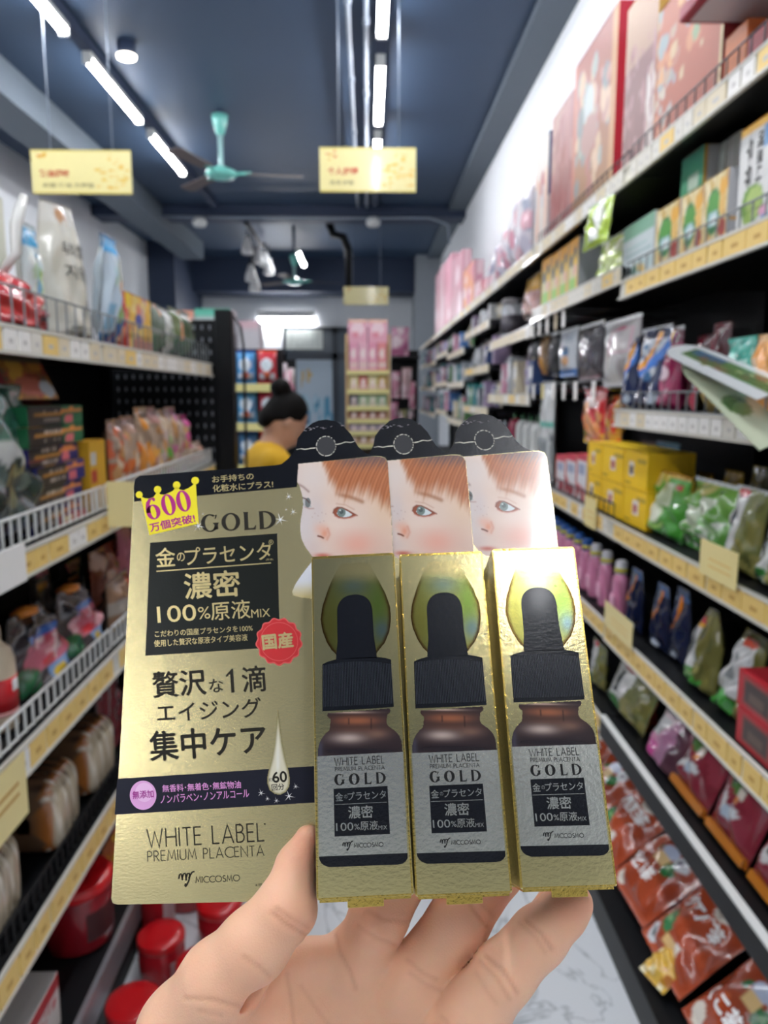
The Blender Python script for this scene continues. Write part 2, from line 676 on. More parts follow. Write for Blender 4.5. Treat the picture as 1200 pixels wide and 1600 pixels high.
def marble():
    m = bpy.data.materials.new('marble_floor_tile')
    m.use_nodes = True
    nt = m.node_tree
    b = nt.nodes['Principled BSDF']
    b.inputs['Roughness'].default_value = 0.22
    tc = nt.nodes.new('ShaderNodeTexCoord')
    w = nt.nodes.new('ShaderNodeTexNoise')
    w.inputs['Scale'].default_value = 2.2
    w.inputs['Detail'].default_value = 6
    w.inputs['Distortion'].default_value = 1.6
    nt.links.new(tc.outputs['Object'], w.inputs['Vector'])
    r = nt.nodes.new('ShaderNodeValToRGB')
    e = r.color_ramp.elements
    e[0].position = 0.0
    e[0].color = (*lin('#d8dce0'), 1)
    e[1].position = 1.0
    e[1].color = (*lin('#d8dce0'), 1)
    for p, c in ((0.485, '#d8dce0'), (0.5, '#aab0b5'), (0.515, '#d8dce0')):
        k = e.new(p)
        k.color = (*lin(c), 1)
    nt.links.new(w.outputs['Fac'], r.inputs[0])
    br = nt.nodes.new('ShaderNodeTexBrick')
    br.offset = 0
    br.inputs['Scale'].default_value = 1.0
    br.inputs['Brick Width'].default_value = 0.8
    br.inputs['Row Height'].default_value = 0.8
    br.inputs['Mortar Size'].default_value = 0.002
    br.inputs['Mortar'].default_value = (*lin('#9a9fa4'), 1)
    nt.links.new(tc.outputs['Object'], br.inputs['Vector'])
    nt.links.new(r.outputs[0], br.inputs['Color1'])
    nt.links.new(r.outputs[0], br.inputs['Color2'])
    nt.links.new(br.outputs['Color'], b.inputs['Base Color'])
    return m


def slab(name, x0, x1, y0, y1, z0, z1, m, label=None):
    return struct(MB().box(x0, x1, y0, y1, z0, z1, m).build(name), label)


slab('floor', LX - .1, RX + .1, Y_FRONT - .1, Y_BACK + .1, -0.1, 0, marble(), 'white veined marble tile floor of the aisle')
slab('ceiling', LX - .1, RX + .1, Y_FRONT - .1, Y_BACK + .1, CEIL, CEIL + .1, NAVY, 'dark navy painted ceiling')
slab('wall_right', RX, RX + .1, Y_FRONT - .1, Y_BACK + .1, 0, CEIL, WHITE, 'white wall above the right shelves')
slab('wall_left', LX - .1, LX, Y_FRONT - .1, 12.05, 0, CEIL, WHITE, 'white wall beyond the left shelves')
slab('wall_back', LX - .1, RX + .1, Y_BACK, Y_BACK + .1, 0, CEIL, WHITE, 'pale back wall with the dark framed door')
slab('column_left', LX - .1, -2.9, 12.05, Y_BACK, 0, CEIL, NAVYD)
slab('beam_right', 0.99, RX, Y_FRONT, Y_BACK, 3.69, CEIL, GREYB)
slab('beam_left', -2.78, -2.45, Y_FRONT, 12.05, 3.5, CEIL, GREYB)
slab('beam_cross', LX, RX, 9.7, 10.1, 3.62, CEIL, NAVYD)
slab('beam_back', LX, RX, 13.3, Y_BACK, 3.2, CEIL, NAVYD)
slab('pillar_back', 0.8, RX, 13.0, Y_BACK, 0, CEIL, mat('pillar_grey_paint', '#9aa0a6', .6))
wf = MB()
for (a, b_, c_, d_) in ((LX - .1, -2.6, 0, CEIL), (0.7, RX + .1, 0, CEIL), (-2.6, 0.7, 2.1, CEIL)):
    wf.box(a, b_, Y_FRONT - .1, Y_FRONT, c_, d_, mat('front_wall_grey_paint', '#c6c7c5', .6, var=.05, vscale=3))
struct(wf.build('wall_front'))
dm = MB()
for x in (-2.6, -1.0, 0.62):
    dm.box(x, x + .08, Y_FRONT - .08, Y_FRONT - .02, 0, 2.1, DGREY)
dm.box(-2.6, .7, Y_FRONT - .08, Y_FRONT - .02, 2.02, 2.1, DGREY)
struct(dm.build('trim_1'))

# back door: dark frame with transom and pale glass leaf
XB = lambda px: atY(px, 600, Y_BACK - .05).x
ZB = lambda py: atY(600, py, Y_BACK - .05).z
DFR = mat('door_frame_dark', '#343b45', 0.45)
door = empty('door_1', (XB(522), Y_BACK, 0))
struct(door, 'dark framed back door with a pale poster on its leaf')
ox, oy = door.location.x, door.location.y
fr = MB()
x0, x1, xm = XB(443), XB(602), XB(524)
zt, zm = ZB(511), ZB(557)
for (a, b_, c_, d_) in ((x0, x0 + .07, 0, zt), (x1 - .07, x1, 0, zt), (xm - .05, xm + .05, 0, zt), (x0, x1, zt - .09, zt), (x0, x1, zm - .06, zm + .06)):
    fr.box(a - ox, b_ - ox, -.07, 0, c_, d_, DFR)
fr.build('door_frame', door)
GLASSG = mat('dull_glass_grey', '#5c6670', 0.12, var=0.1, vscale=3)
MB().box(x0 - ox + .07, x1 - ox - .07, -.03, -.02, zm, zt, GLASSG).build('transom_glass', door)
MB().box(xm - ox + .05, x1 - ox - .07, -.03, -.02, 0, zm, GLASSG).build('side_glass', door)
MB().box(x0 - ox + .07, xm - ox - .05, -.045, -.02, 0.05, zm - .06, mat('door_leaf_pale', '#b9c6d2', .35)).build('door_leaf', door)
pm = MB()
rg = random.Random(4)
ops = [('base', '#b4c3cf'), ('blobs', 3, 42, .05, .05, .95, .62, .03, .08, ['#4f93b4', '#3c7fa6', '#78aec6', '#a9c6d4']), ('blobs', 5, 5, .2, .75, .5, .9, .03, .05, ['#c9a860', '#b9b0a0'])]
P, Q, u, v = flat_patch((XB(458) - ox, -.05, ZB(715)), (XB(520) - XB(458), 0, 0), (0, 0, ZB(566) - ZB(715)), 30, 50)
P2 = np.concatenate([P, P + np.array((0, .004, 0))])
obj_from('door_poster', P2, np.concatenate([Q, Q[:, ::-1] + len(P)]).tolist(), PRINT, door, cols=np.tile(paint(ops, u, v), (2, 1)))
wf2 = MB()
P, Q, u, v = flat_patch((XB(448) - ox, -.075, ZB(546)), (XB(505) - XB(448), 0, 0), (0, 0, ZB(516) - ZB(546)), 24, 14)
P2 = np.concatenate([P, P + np.array((0, .01, 0))])
obj_from('transom_notice', P2, np.concatenate([Q, Q[:, ::-1] + len(P)]).tolist(), PRINT, door,
         cols=np.tile(paint([('base', '#c3c9c4'), ('marks', 2, .08, .1, .92, .9, 5, 14, '#a9b0ab')], u, v), (2, 1)))

# conduits along the ceiling
CON = mat('grey_conduit', '#8f9aa8', 0.4, metal=0.3)
for i, (x, nm) in enumerate(((-.105, 'left'), (.0, 'right'))):
    c = MB()
    c.tube([(x, Y_FRONT, 3.70), (x, 9.6, 3.70)], .014, CON)
    for k in range(12):
        y = -3 + k * 1.1 + i * .25
        c.tube([(x, y, 3.70), (x, y + .06, 3.70)], .021, CON)
    tag(c.build('ceiling_conduit'), ['grey cable conduit along the ceiling, the one farther from the right light row', 'grey cable conduit along the ceiling, the one beside the right light row'][i], 'pipe', 'conduits along the ceiling')
c = MB()
c.tube([(LX + .6, 9.66, 3.6), (-.6, 9.66, 3.585), (.75, 9.66, 3.6), (.98, 9.66, 3.52), (1.0, 9.66, 3.3)], .013, CON)
tag(c.build('ceiling_conduit'), 'thin pale conduit running across the room under the cross beam', 'pipe')
for px, lab in ((312, 'left'), (583, 'right')):
    p = atY(px, 347, 9.6)
    b = MB().lathe([(.03, -.04), (.07, -.05), (.09, 0), (.06, .05), (.02, .06)], WIREW, 16)
    o = b.build('junction_box', None, p)
    tag(o, f'small round white ceiling box on the cross conduit, {"nearest the left fan" if lab == "left" else "under the middle hanging sign"}', 'junction box')
pb = MB()
p0, p1 = atY(520, 366, 10.6), atY(545, 392, 10.6)
p2 = atY(546, 470, 10.6)
pb.tube([(p0.x - .05, 10.6, CEIL), p0, atY(536, 370, 10.6), p1, p2], .055, BLACK, 10)
tag(pb.build('drain_pipe'), 'thick black pipe bending down from the dark ceiling near the far sign', 'pipe')

# light tubes: two rows on black tracks, the rows run on over and behind the camera
TUBE = mat('lit_tube_diffuser', '#ffffff', 0.4, emit='#fafbff', estr=TUBE_STRENGTH)
for x, nm in ((.095, 'right'), (-1.8, 'left')):
    t = MB().box(x - .035, x + .035, Y_FRONT, 9.6, 3.685, CEIL, NAVYD)
    if nm == 'right':
        t.box(.525, .595, Y_FRONT, -.8, 3.685, CEIL, NAVYD)  # added unseen track for the tube shifted to glare on the rear package
    tag(t.build('light_track'), f'dark ceiling track carrying the {nm} row of tube lights', 'light track')


def tube_light(loc, label, L=1.13):
    e = empty('tube_light', loc)
    tag(e, label, 'ceiling light', 'tube lights on the ceiling tracks')
    h = MB().box(-.03, .03, -L / 2, L / 2, -.005, .035, WIREW, .004)
    h.build('housing', e)
    d = MB()
    n = 8
    prof = [(.028 * math.cos(R(180 + 180 * k / n)), -.005 + .03 * math.sin(R(180 + 180 * k / n))) for k in range(n + 1)]
    d.prism(prof, 'y', -L / 2 + .01, L / 2 - .01, TUBE)
    d.build('diffuser', e)
    for s in (-1, 1):
        MB().box(-.031, .031, s * L / 2 - .012, s * L / 2 + .012, -.04, .036, WIREW, .004).build('end_cap', e)
    return e


YS = [4.43, 5.95, 7.41, -2.9, -1.44, .02, 1.48, 2.95]
words_ = ['nearest lit tube in view in the %s ceiling row', 'second lit tube from the near end in view in the %s ceiling row', 'third and farthest lit tube of the %s ceiling row']
tl0 = None
for x, nm in ((.095, 'right'), (-1.8, 'left')):
    for i, y in enumerate(YS):
        lab = (words_[i] % nm) if i < 3 else f'white tube light of the {nm} row overhead, {["nearest the shop front", "second from the shop front", "third from the shop front", "fourth from the shop front", "fifth from the shop front"][i - 3]}'
        if y < -2 and nm == 'right':
            continue
        xx = .56 if (y < -1 and nm == 'right') else x          # unseen tube moved right of its row to throw glare on the rear package
        if tl0 is None:
            tl0 = tube_light((xx, y, 3.65), lab)
        else:
            dup(tl0, (xx, y, 3.65), label=lab)
p = atY(440, 487, 13.2)
e = dup(tl0, (p.x, 13.9, p.z - .02), (0, 0, R(90)), 'bright lit tube mounted sideways on the back wall above the door', 'x')
del e['group']
e.scale = (1.8, .85, 3.0)
p = atY(470, 403, 11.5)
e = dup(tl0, (p.x, 11.5, p.z), None, 'small far lit tube beside the far ceiling fan', 'x')
del e['group']

# round surface downlight
p = atY(198, 90, 5.4)
dl = empty('downlight', (p.x, p.y, CEIL))
tag(dl, 'small round ceiling downlight glowing white beside the left tube row', 'ceiling light')
dz = p.z - CEIL
MB().lathe([(.055, dz + .01), (.06, dz + .03), (.06, -.0), (.05, 0)], NAVYD, 20).build('can', dl)
MB().lathe([(.01, dz - .008), (.058, dz - .004), (.06, dz + .012)], mat('downlight_lens', '#ffffff', .4, emit='#fff4e0', estr=9.0), 20).build('lens', dl)

# ceiling fans
TEAL = mat('teal_enamel', '#6fc0b4', 0.3, var=0.06, coat=0.4)
BROWN = mat('fan_blade_brown', '#5d5250', 0.5, var=0.1)


def fan(px, py_top, py_hub, Y, label, blade_ang):
    pt, ph = atY(px, py_top, Y), atY(px, py_hub, Y)
    e = empty("ceiling_fan", (ph.x, Y, CEIL))
    tag(e, label, 'ceiling fan', 'teal ceiling fans')
    zt, zh = pt.z - CEIL, ph.z - CEIL
    MB().tube([(0, 0, 0), (0, 0, zt)], .02, NAVYD).build('hanger', e)
    MB().lathe([(.067, zt), (.06, zt - .05), (.035, zt - .14), (.028, zt - .15)], TEAL, 24).build('canopy', e)
    MB().lathe([(.022, zt - .13), (.02, zh + .08), (.03, zh + .05)], mat('fan_rod', '#9fc4c4', .35), 16).build('rod', e)
    MB().lathe([(.03, zh + .06), (.06, zh + .045), (.12, zh + .02), (.128, zh - .005), (.1, zh - .03), (.04, zh - .045)], TEAL, 32).build('motor_housing', e)
    for a in blade_ang:
        b = MB()
        ca, sa = math.cos(R(a)), math.sin(R(a))
        q = [(.2, .05), (.62, .065), (.66, .04), (.66, -.04), (.62, -.065), (.2, -.05)]
        top = [(r * ca - t * sa, r * sa + t * ca, zh + .01 + t * .15) for r, t in q]
        b.add(top + [(x, y, z - .006) for x, y, z in top], [tuple(range(6)), tuple(range(11, 5, -1))] + [(i, (i + 1) % 6, 6 + (i + 1) % 6, 6 + i) for i in range(6)], BROWN)
        bl = b.build('blade', e)
        MB().tube([(.1 * ca, .1 * sa, zh + .005), (.24 * ca, .24 * sa, zh + .016)], .014, TEAL).build('blade_iron', bl)


fan(346, 180, 272, 6.6, 'nearer teal ceiling fan with brown blades left of the aisle', (8, 128, 248))
fan(460, 398, 440, 10.9, 'far teal ceiling fan beside the small far tube light', (20, 140, 260))

# spot lamps on a short track, far left of centre
tr = MB().box(-.02, .02, -.9, .9, 0, .04, BLACK)
p = atY(400, 372, 10.9)
tre = tag(tr.build('spotlight_track', None, p), 'short black track holding the far spot lamps', 'light track')
for i, (px, py) in enumerate(((386, 385), (392, 428), (398, 445), (403, 400), (414, 405), (420, 418))):
    q = atY(px, py, 10.4 + .2 * i)
    e = empty('spot_lamp', q)
    tag(e, f'small white spot lamp hanging from the far track, {["first", "second", "third", "fourth", "fifth", "sixth"][i]} from its near end', 'spot lamp', 'spot lamps on the far track')
    MB().lathe([(.03, .12), (.05, .06), (.075, -.02), (.08, -.09), (.06, -.1)], mat('spot_lamp_white', '#d5d6d6', .35), 16).build('lamp_head', e)
    MB().tube([(0, 0, .1), (0, 0, max(.14, p.z - q.z))], .012, BLACK).build('stem', e)

# hanging yellow aisle signs
SIGNY = '#f3e7a6'


def sign(px0, px1, py0, py1, Y, label, seed, red, small):
    a, b_ = atY(px0, py1, Y), atY(px1, py0, Y)
    w, h = b_.x - a.x, b_.z - a.z
    e = empty('hanging_sign', ((a.x + b_.x) / 2, Y, a.z))
    tag(e, label, 'sign', 'yellow hanging aisle signs')
    ops = [('base', SIGNY), ('rect', 0, 0, 1, .03, '#d9c770'), ('rect', 0, .97, 1, 1, '#d9c770'),
           ('blobs', seed, 26, .66, .12, .96, .62, .015, .035, ['#f0cf72', '#eec463', '#f2d88a']), ('blobs', seed + 1, 14, .78, .3, .9, .9, .012, .03, ['#f0c760', '#f4dc94']),
           ('blobs', seed + 2, 6, .08, .72, .16, .92, .012, .025, ['#e9b548', '#e07c50'])]
    P, Q, u, v = flat_patch((-w / 2, -.004, 0), (w, 0, 0), (0, 0, h), 90, 40)
    P2 = np.concatenate([P, P * np.array((1, -1, 1))])
    obj_from('sign_board', P2, np.concatenate([Q, Q[:, ::-1] + len(P)]).tolist(), GLOSS, e, cols=np.tile(paint(ops, u, v), (2, 1)))
    if red:
        for (s, x0, x1, y0, y1, m) in red:
            v2, f2 = text_fit(s, x0 * w - w / 2, y0 * h, x1 * w - w / 2, y1 * h, .02)
            obj_from('sign_lettering', [(x, -.0055, z) for x, z in v2], f2, m, e)
    for s in (-.3, .32):
        MB().tube([(s * w, 0, h), (s * w, 0, CEIL - a.z)], .004, CON, 6).build('hanger_wire', e)


REDP = mat('red_print', '#c8352c', .45)
GREYP = mat('grey_print', '#a59a6c', .5)
sign(52, 204, 235, 303, 4.7, 'yellow hanging aisle sign over the left shelves', 11,
     [('粮油调味', .08, .38, .38, .55, REDP), ('米面·食油·方便面', .1, .62, .14, .25, GREYP)], None)
sign(500, 650, 231, 300, 4.7, 'yellow hanging aisle sign over the middle of the aisle', 21,
     [('个人护理', .08, .4, .38, .55, REDP), ('洗发·护肤', .1, .36, .16, .26, GREYP)], None)
sign(537, 607, 448, 476, 10.2, 'small far yellow hanging sign near the back wall', 31, None, None)


# ================================================================== shelving
def wire_fence(x, L, z0, z1, m, step=.028, r=.0022):
    f = MB()
    if m is WCLEAR or m is WDARK:
        step, r = .05, .0014
    elif m is WIREW:
        step, r = .034, .002
    n = int(L / step)
    for k in range(n + 1):
        y = k * L / n
        f.box(x - r, x + r, y - r, y + r, z0, z1, m)
    f.tube([(x, 0, z1), (x, L, z1)], r * 1.7, m, 6)
    f.tube([(x, 0, z0 + .004), (x, L, z0 + .004)], r * 1.3, m, 6)
    return f


def shelving(side, X, Y0, Y1, shelves, label, depth=.45, ztop=2.2, zback=None, base_x=None, base=None, seed=1, tags=True, far=False):
    e = empty('shelving_unit', (side * X, Y0, 0))
    tag(e, label, 'shelf', 'black gondola shelving along the aisle')
    L = Y1 - Y0
    s = side
    MB().box(*sorted((s * depth, s * (depth + .02))), .005, L - .005, .05, zback or ztop, BLACK).build('back_panel', e)
    for y in (0.0, L - .03):
        MB().box(*sorted((s * (depth - .04), s * depth)), y + .001, y + .029, 0, zback or ztop, BLACK).build('upright', e)
    bx = base_x if base_x is not None else X
    o = s * (bx - X)
    zb, bm = base
    MB().box(*sorted((o, s * depth)), 0.002, L - .002, 0, zb, BLACK, .003).build('base_deck', e)
    if bm:
        MB().box(*sorted((o - s * .012, o)), 0.002, L - .002, zb - .075, zb + .004, bm).build('base_strip', e)
    rg = random.Random(seed)
    for sh in shelves:
        z, lip, fence = sh[:3]
        lh = sh[3] if len(sh) > 3 else .05
        dx = sh[4] if len(sh) > 4 else 0.0
        b = MB().box(*sorted((s * (.012 + dx), s * depth)), 0.004, L - .004, z - .022, z - .002, BLACK)
        if lip == 'black':
            b.box(*sorted((s * dx, s * (.014 + dx))), 0.004, L - .004, z - lh, z, BLACK)
        else:
            b.box(*sorted((s * (.006 + dx), s * (.014 + dx))), 0.004, L - .004, z - lh, z + .004, BLACK)
        so = b.build('shelf', e)
        if lip == 'black':
            MB().box(*sorted((s * (dx - .002), s * (.016 + dx))), 0.004, L - .004, z, z + .007, WIREW).build('shelf_edge', so)
        else:
            r = MB()
            prof = [(s * (.006 + dx), z - lh), (s * (-.004 + dx), z - lh), (s * (-.004 + dx), z - lh + .006), (s * (.002 + dx), z - lh + .006), (s * (.004 + dx), z - .006), (s * (-.001 + dx), z - .004), (s * (-.001 + dx), z + .003), (s * (.006 + dx), z + .003)]
            r.prism([(p, q) for p, q in prof], 'y', 0.003, L - .003, LIPW)
            r.build('price_rail', so)
            if tags:
                y = .01
                while y < L - .08:
                    w = rg.uniform(.055, .095) if not far else .15
                    yel = (lip == 'yellow' and rg.random() < .8) or rg.random() < .45
                    w2 = min(min(w, .05) if not yel else w, L - .012 - y)
                    t = MB()
                    xa, xb = s * (-.0015 + dx), s * (.003 + dx)
                    t.box(*sorted((xa, xb)), y, y + w2 - .004, z - lh + .007, z - .006, (TAGB if lip == 'white' and rg.random() < .93 else TAGY) if yel else (TAGB2 if rg.random() < .5 else TAGW))
                    t.box(*sorted((xa - s * .0003, xa)), y + w2 * .3, y + w2 * .6, z - lh * .62, z - lh * .45, TAGM if not yel or lip == 'white' else mat('orange_price_print', '#c79a50', .5))
                    t.build('price_tag', so)
                    y += w2 + (rg.uniform(0, .01))
        if fence:
            zf0, zf1, fm = fence
            wire_fence(s * (.018 + dx), L - .02, z + zf0, z + zf1, fm).build('wire_fence', so).location = (0, .01, 0)
    return e


WCLEAR = mat('clear_wire', '#878c8f', 0.25)
WDARK = mat('dark_wire', '#43464c', 0.35)
fz = lambda a, b_, m: (a, b_, m)
RS = [(2.125, 'white', fz(0, .055, WDARK)), (1.815, 'yellow', fz(0, .05, WCLEAR)), (1.455, 'white', fz(0, .05, WCLEAR), .048), (1.13, 'yellow', None, .05),
      (.815, 'yellow', None, .055), (.51, 'black', None, .06)]
shelving(1, .72, .95, 2.25, RS, 'nearest black shelving unit on the right with six stocked shelves', base_x=.65, base=(.10, None), seed=5)
shelving(1, .72, 2.25, 3.45, [(2.125, 'white', fz(0, .05, WDARK)), (1.86, 'white', None), (1.13, 'yellow', fz(0, .045, WDARK)), (.815, 'yellow', None), (.51, 'yellow', None)],
         'second shelving unit on the right with hanging packs below its upper shelf', base_x=.65, base=(.10, None), seed=6)
ORD = ['first', 'second', 'third', 'fourth', 'fifth', 'sixth', 'seventh', 'eighth', 'ninth', 'tenth', 'eleventh', 'twelfth', 'thirteenth', 'fourteenth', 'fifteenth', 'sixteenth']
FAR = {3: [2.125, 1.80, 1.50, 1.13], 4: [2.125, 1.94, 1.68, 1.42, 1.13], 5: [2.125, 1.85, 1.6, 1.3], 6: [2.125, 1.9, 1.62, 1.35], 7: [2.125, 1.86, 1.58, 1.3], 8: [2.125, 1.88, 1.6, 1.3]}
for k in FAR:
    shelving(1, .72, 3.45 + (k - 3) * 1.2, 4.65 + (k - 3) * 1.2, [(z, 'white', None) for z in FAR[k]] + [(.8, 'white', None), (.5, 'white', None)],
             f'{ORD[k - 1]} black shelving unit from the near end of the right run', base_x=.65, base=(.10, None), seed=10 + k, far=True)
LS = [(1.62, 'white', fz(0, .075, WCLEAR), .05), (1.215, 'yellow', fz(.005, .062, WIREW), .05), (.862, 'yellow', fz(.005, .055, WIREW), .058), (.51, 'yellow', fz(0, .05, BLACK), .06)]
shelving(-1, .63, .62, 1.88, LS, 'near left shelving unit, the one with the bread on its lowest shelf', base=(.17, SILVER), zback=1.62, seed=21)
shelving(-1, .63, 1.88, 3.2, LS, 'left shelving unit against the black perforated end panel', base=(.17, SILVER), zback=1.62, seed=22)

# black perforated end panel with its post
ep = empty('pegboard_divider', (-.59, 3.235, 0))
tag(ep, 'black perforated end panel closing the left shelves', 'panel')
m = MB().box(-.5, -.02, 0, .02, 0, 1.8, BLACK)
HOLE = mat('pegboard_hole', '#767a80', .5)
for r_ in range(24):
    for c_ in range(14):
        x, z = -.47 + c_ * .032, .62 + r_ * .05
        m.add([(x - .004, -.0006, z - .009), (x + .004, -.0006, z - .009), (x + .004, -.0006, z + .009), (x - .004, -.0006, z + .009)], [(0, 1, 2, 3)], HOLE)
m.build('panel_sheet', ep, fix=False)
MB().box(-.03, .04, -.03, .04, 0, 1.84, BLACK, .006).build('post', ep)
m = MB().tube([(-.0, .06, 1.8), (.05, .06, 1.84), (.09, .06, 1.78), (.1, .06, 1.7), (.1, .06, .0)], .006, BLACK)
o = m.build('rack_rail', None, (-.62, 3.25, 0))
tag(o, 'thin black curved rack rail standing behind the end panel post', 'rail')

# ================================================================== goods: helpers that turn a place on a shelf into size and position
def geo(side, px0, px1, pytop, z, X):
    xs = side * X
    pm_ = (px0 + px1) / 2
    def along(px):
        y = atX(px, pytop, xs).y
        q = CAMI @ Vector((xs, y, z))
        return atX(px, (pytop + 800 + F * q.y / q.z) / 2, xs).y
    ya, yb = along(px0), along(px1)
    zt = atX(pm_, pytop, xs).z
    return abs(ya - yb), zt - z, (ya + yb) / 2


def seat(o, side, X, d, Yc, z, lean=0.0, yaw=0.0):
    o.rotation_mode = 'XYZ'
    o.rotation_euler = (-lean, 0, (-PI / 2 if side > 0 else PI / 2) + yaw)
    o.location = (side * (X + d / 2 + (0.0)), Yc, z)
    return o


def rbox(side, label, cat, px0, px1, pytop, z, d, front, sides=None, top=None, name='product_box', group=None, X=None, yaw=0.0, lean=0.0, gap=.002, h=None, w=None, res=.006):
    X = X or (.752 if side > 0 else .66)
    w_, h_, Yc = geo(side, px0, px1, pytop, z, X)
    o = carton(name, (w or w_) - gap, d, h or h_, front, sides, top, res=res)
    seat(o, side, X, d, Yc, z + .0005, lean, yaw)
    return tag(o, label, cat, group)


def rbag(side, label, cat, px0, px1, pytop, z, d, art, back=None, name='snack_bag', group=None, X=None, yaw=0.0, lean=0.0, kind='stand', seed=1, narrow=0.0,
         seal=None, h=None, w=None, material=None, wr=.0025, nu=28, nv=36):
    X = X or (.752 if side > 0 else .66)
    w_, h_, Yc = geo(side, px0, px1, pytop, z, X + d / 2)
    o = pouch(name, w or w_, d, h or h_, art, back, kind, seed, wr, nu, nv, material, None, narrow, seal)
    seat(o, side, X, d, Yc, z + .0005, lean, yaw)
    o['dims'] = (w or w_, d, h or h_)
    return tag(o, label, cat, group)


def bag_text(o, s, u0, v0, u1, v1, m, kind='stand', seed=1, wr=.0025, off=.02, name='lettering', rot=False):
    """lettering that follows the front of a filled bag"""
    w, d, h = o['dims']
    v2, f2 = text_fit(s, 0, 0, 1, 1, off)
    if rot:
        v2 = np.stack([v2[:, 1], 1 - v2[:, 0]], 1)
    u = u0 + v2[:, 0] * (u1 - u0)
    v = v0 + v2[:, 1] * (v1 - v0)
    y = pouch_y(u, v, w, d, h, kind, seed, wr)
    x = (u - .5) * w * (1 - .05 * np.sin(np.clip(v, 0, 1) * PI))
    obj_from(name, np.stack([x, -y - .0025, v * h], 1), f2, m, o)


def box_text(o, s, x0, z0, x1, z1, d, m, off=.02, name='lettering', rot=False):
    v2, f2 = text_fit(s, 0, 0, 1, 1, off)
    if rot:
        v2 = np.stack([v2[:, 1], 1 - v2[:, 0]], 1)
    obj_from(name, np.stack([x0 + v2[:, 0] * (x1 - x0), np.full(len(v2), -d / 2 - .0009), z0 + v2[:, 1] * (z1 - z0)], 1), f2, m, o)


INK = mat('ink_black', '#1b1b1c', .45)
WINK = mat('ink_white', '#eeeeee', .45)
GREENINK = mat('ink_green', '#1f6e3c', .45)
REDINK = mat('ink_red', '#c0242c', .45)
GOLDSEAL = mat('gold_seal', '#c79a3c', .22, metal=.8, bump=.001, bscale=120)
GREYSEAL = mat('clear_seal', '#c6cacb', .2, coat=.5)
GREENSEAL = mat('green_seal', '#4f9a3e', .25, coat=.5)

# ------------------------------------------------------------------ right run, top shelf: gift boxes
Z = 2.131
rbox(1, 'red-orange gift box with gold bubbles and a green sprig on the top right shelf', 'gift box', 1026, 1130, -40, Z, .12,
     [('grad', '#a8553f', '#b56a52'), ('blobs', 7, 34, 0, .35, .75, 1, .02, .09, ['#d6a070', '#cdb08a', '#b99a86', '#c98a66', '#9aa7ab', '#b56f5a']),
      ('blobs', 8, 22, .0, .0, .3, .4, .015, .05, ['#c9c0b0', '#b3aca6', '#d79a7c']), ('blobs', 17, 6, .48, .42, .66, .78, .02, .05, ['#4f7c62', '#6d9078', '#8ba07a']), ('rect', .97, 0, 1, 1, '#e3cfa0')],
     [('base', '#a83a3c')], name='gift_box', group='gift boxes on the top right shelf')
rbox(1, 'small plain orange gift box under the overhanging tray box', 'gift box', 1132, 1166, 48, Z, .2, [('base', '#d2702e')], [('base', '#c9652a')], name='gift_box', group='gift boxes on the top right shelf')
rbox(1, 'deep red gift box at the frame edge under the overhanging tray box', 'gift box', 1168, 1230, 30, Z, .2, [('base', '#a92b3c')], [('base', '#a92b3c')], name='gift_box', group='gift boxes on the top right shelf')
q = atX(1132, 45, .752)
tb = empty('tray_box', (.655 + .21, atX(1060, 38, .655).y - .17, atX(1060, 38, .655).z))
tag(tb, 'white gift box with dark red rim overhanging the top right shelf', 'gift box', 'gift boxes on the top right shelf')
TRW = mat('tray_white', '#d9d5d8', .4)
TRR = mat('tray_red', '#9c2f40', .4)
MB().box(-.192, .192, -.152, .152, -.0025, .0, TRW).build('pale_underside', tb)
MB().box(-.20, .2, -.16, .16, .03, .12, TRW, .004).build('carton_body', tb)
MB().box(-.21, .21, -.17, .17, .0, .03, TRR, .004).build('tray_rim', tb)
MB().box(-.206, .206, -.166, .166, .1201, .16, TRR, .004).build('lid', tb)
rbox(1, 'tan and maroon gift box with white bubbles behind the red-orange one', 'gift box', 976, 1025, -10, Z, .1,
     [('grad', '#86595a', '#c2a184'), ('rect', 0, 0, 1, .62, '#855a5c'), ('blobs', 4, 60, .0, .0, 1, .7, .02, .06, ['#a87c7c', '#946566', '#b08a86']), ('blobs', 9, 26, .75, .0, 1, .5, .02, .06, ['#d8d0cc', '#c7b4ae'])],
     [('base', '#c9a24a')], name='gift_box', group='gift boxes on the top right shelf')
rbox(1, 'tall red gift box with pale printed figures and a bright red end', 'gift box', 896, 961, 62, Z, .11,
     [('grad', '#a0754f', '#9a544c'), ('blobs', 12, 60, .1, .1, .85, .85, .03, .09, ['#b58a80', '#9aa3a0', '#c7a98c', '#8d8f8e', '#a86c62', '#d0b29a', '#7d8488']), ('ell', .4, .62, .12, .14, '#b9c2c2'), ('ell', .42, .45, .2, .12, '#a9827a'),
      ('rect', .88, 0, 1, 1, '#c08d62'), ('rect', 0, 0, .08, 1, '#b7705c')], [('base', '#c4263f')], [('base', '#b8404a')], name='gift_box', group='gift boxes on the top right shelf')
rbox(1, 'muted red patterned gift box behind the tall printed one', 'gift box', 861, 894, 168, Z, .11,
     [('grad', '#96484a', '#a87674'), ('blobs', 14, 30, 0, 0, 1, 1, .05, .16, ['#9c6667', '#8f5052', '#a98078', '#8d4246'])], [('base', '#b8686c')], name='gift_box', group='gift boxes on the top right shelf')
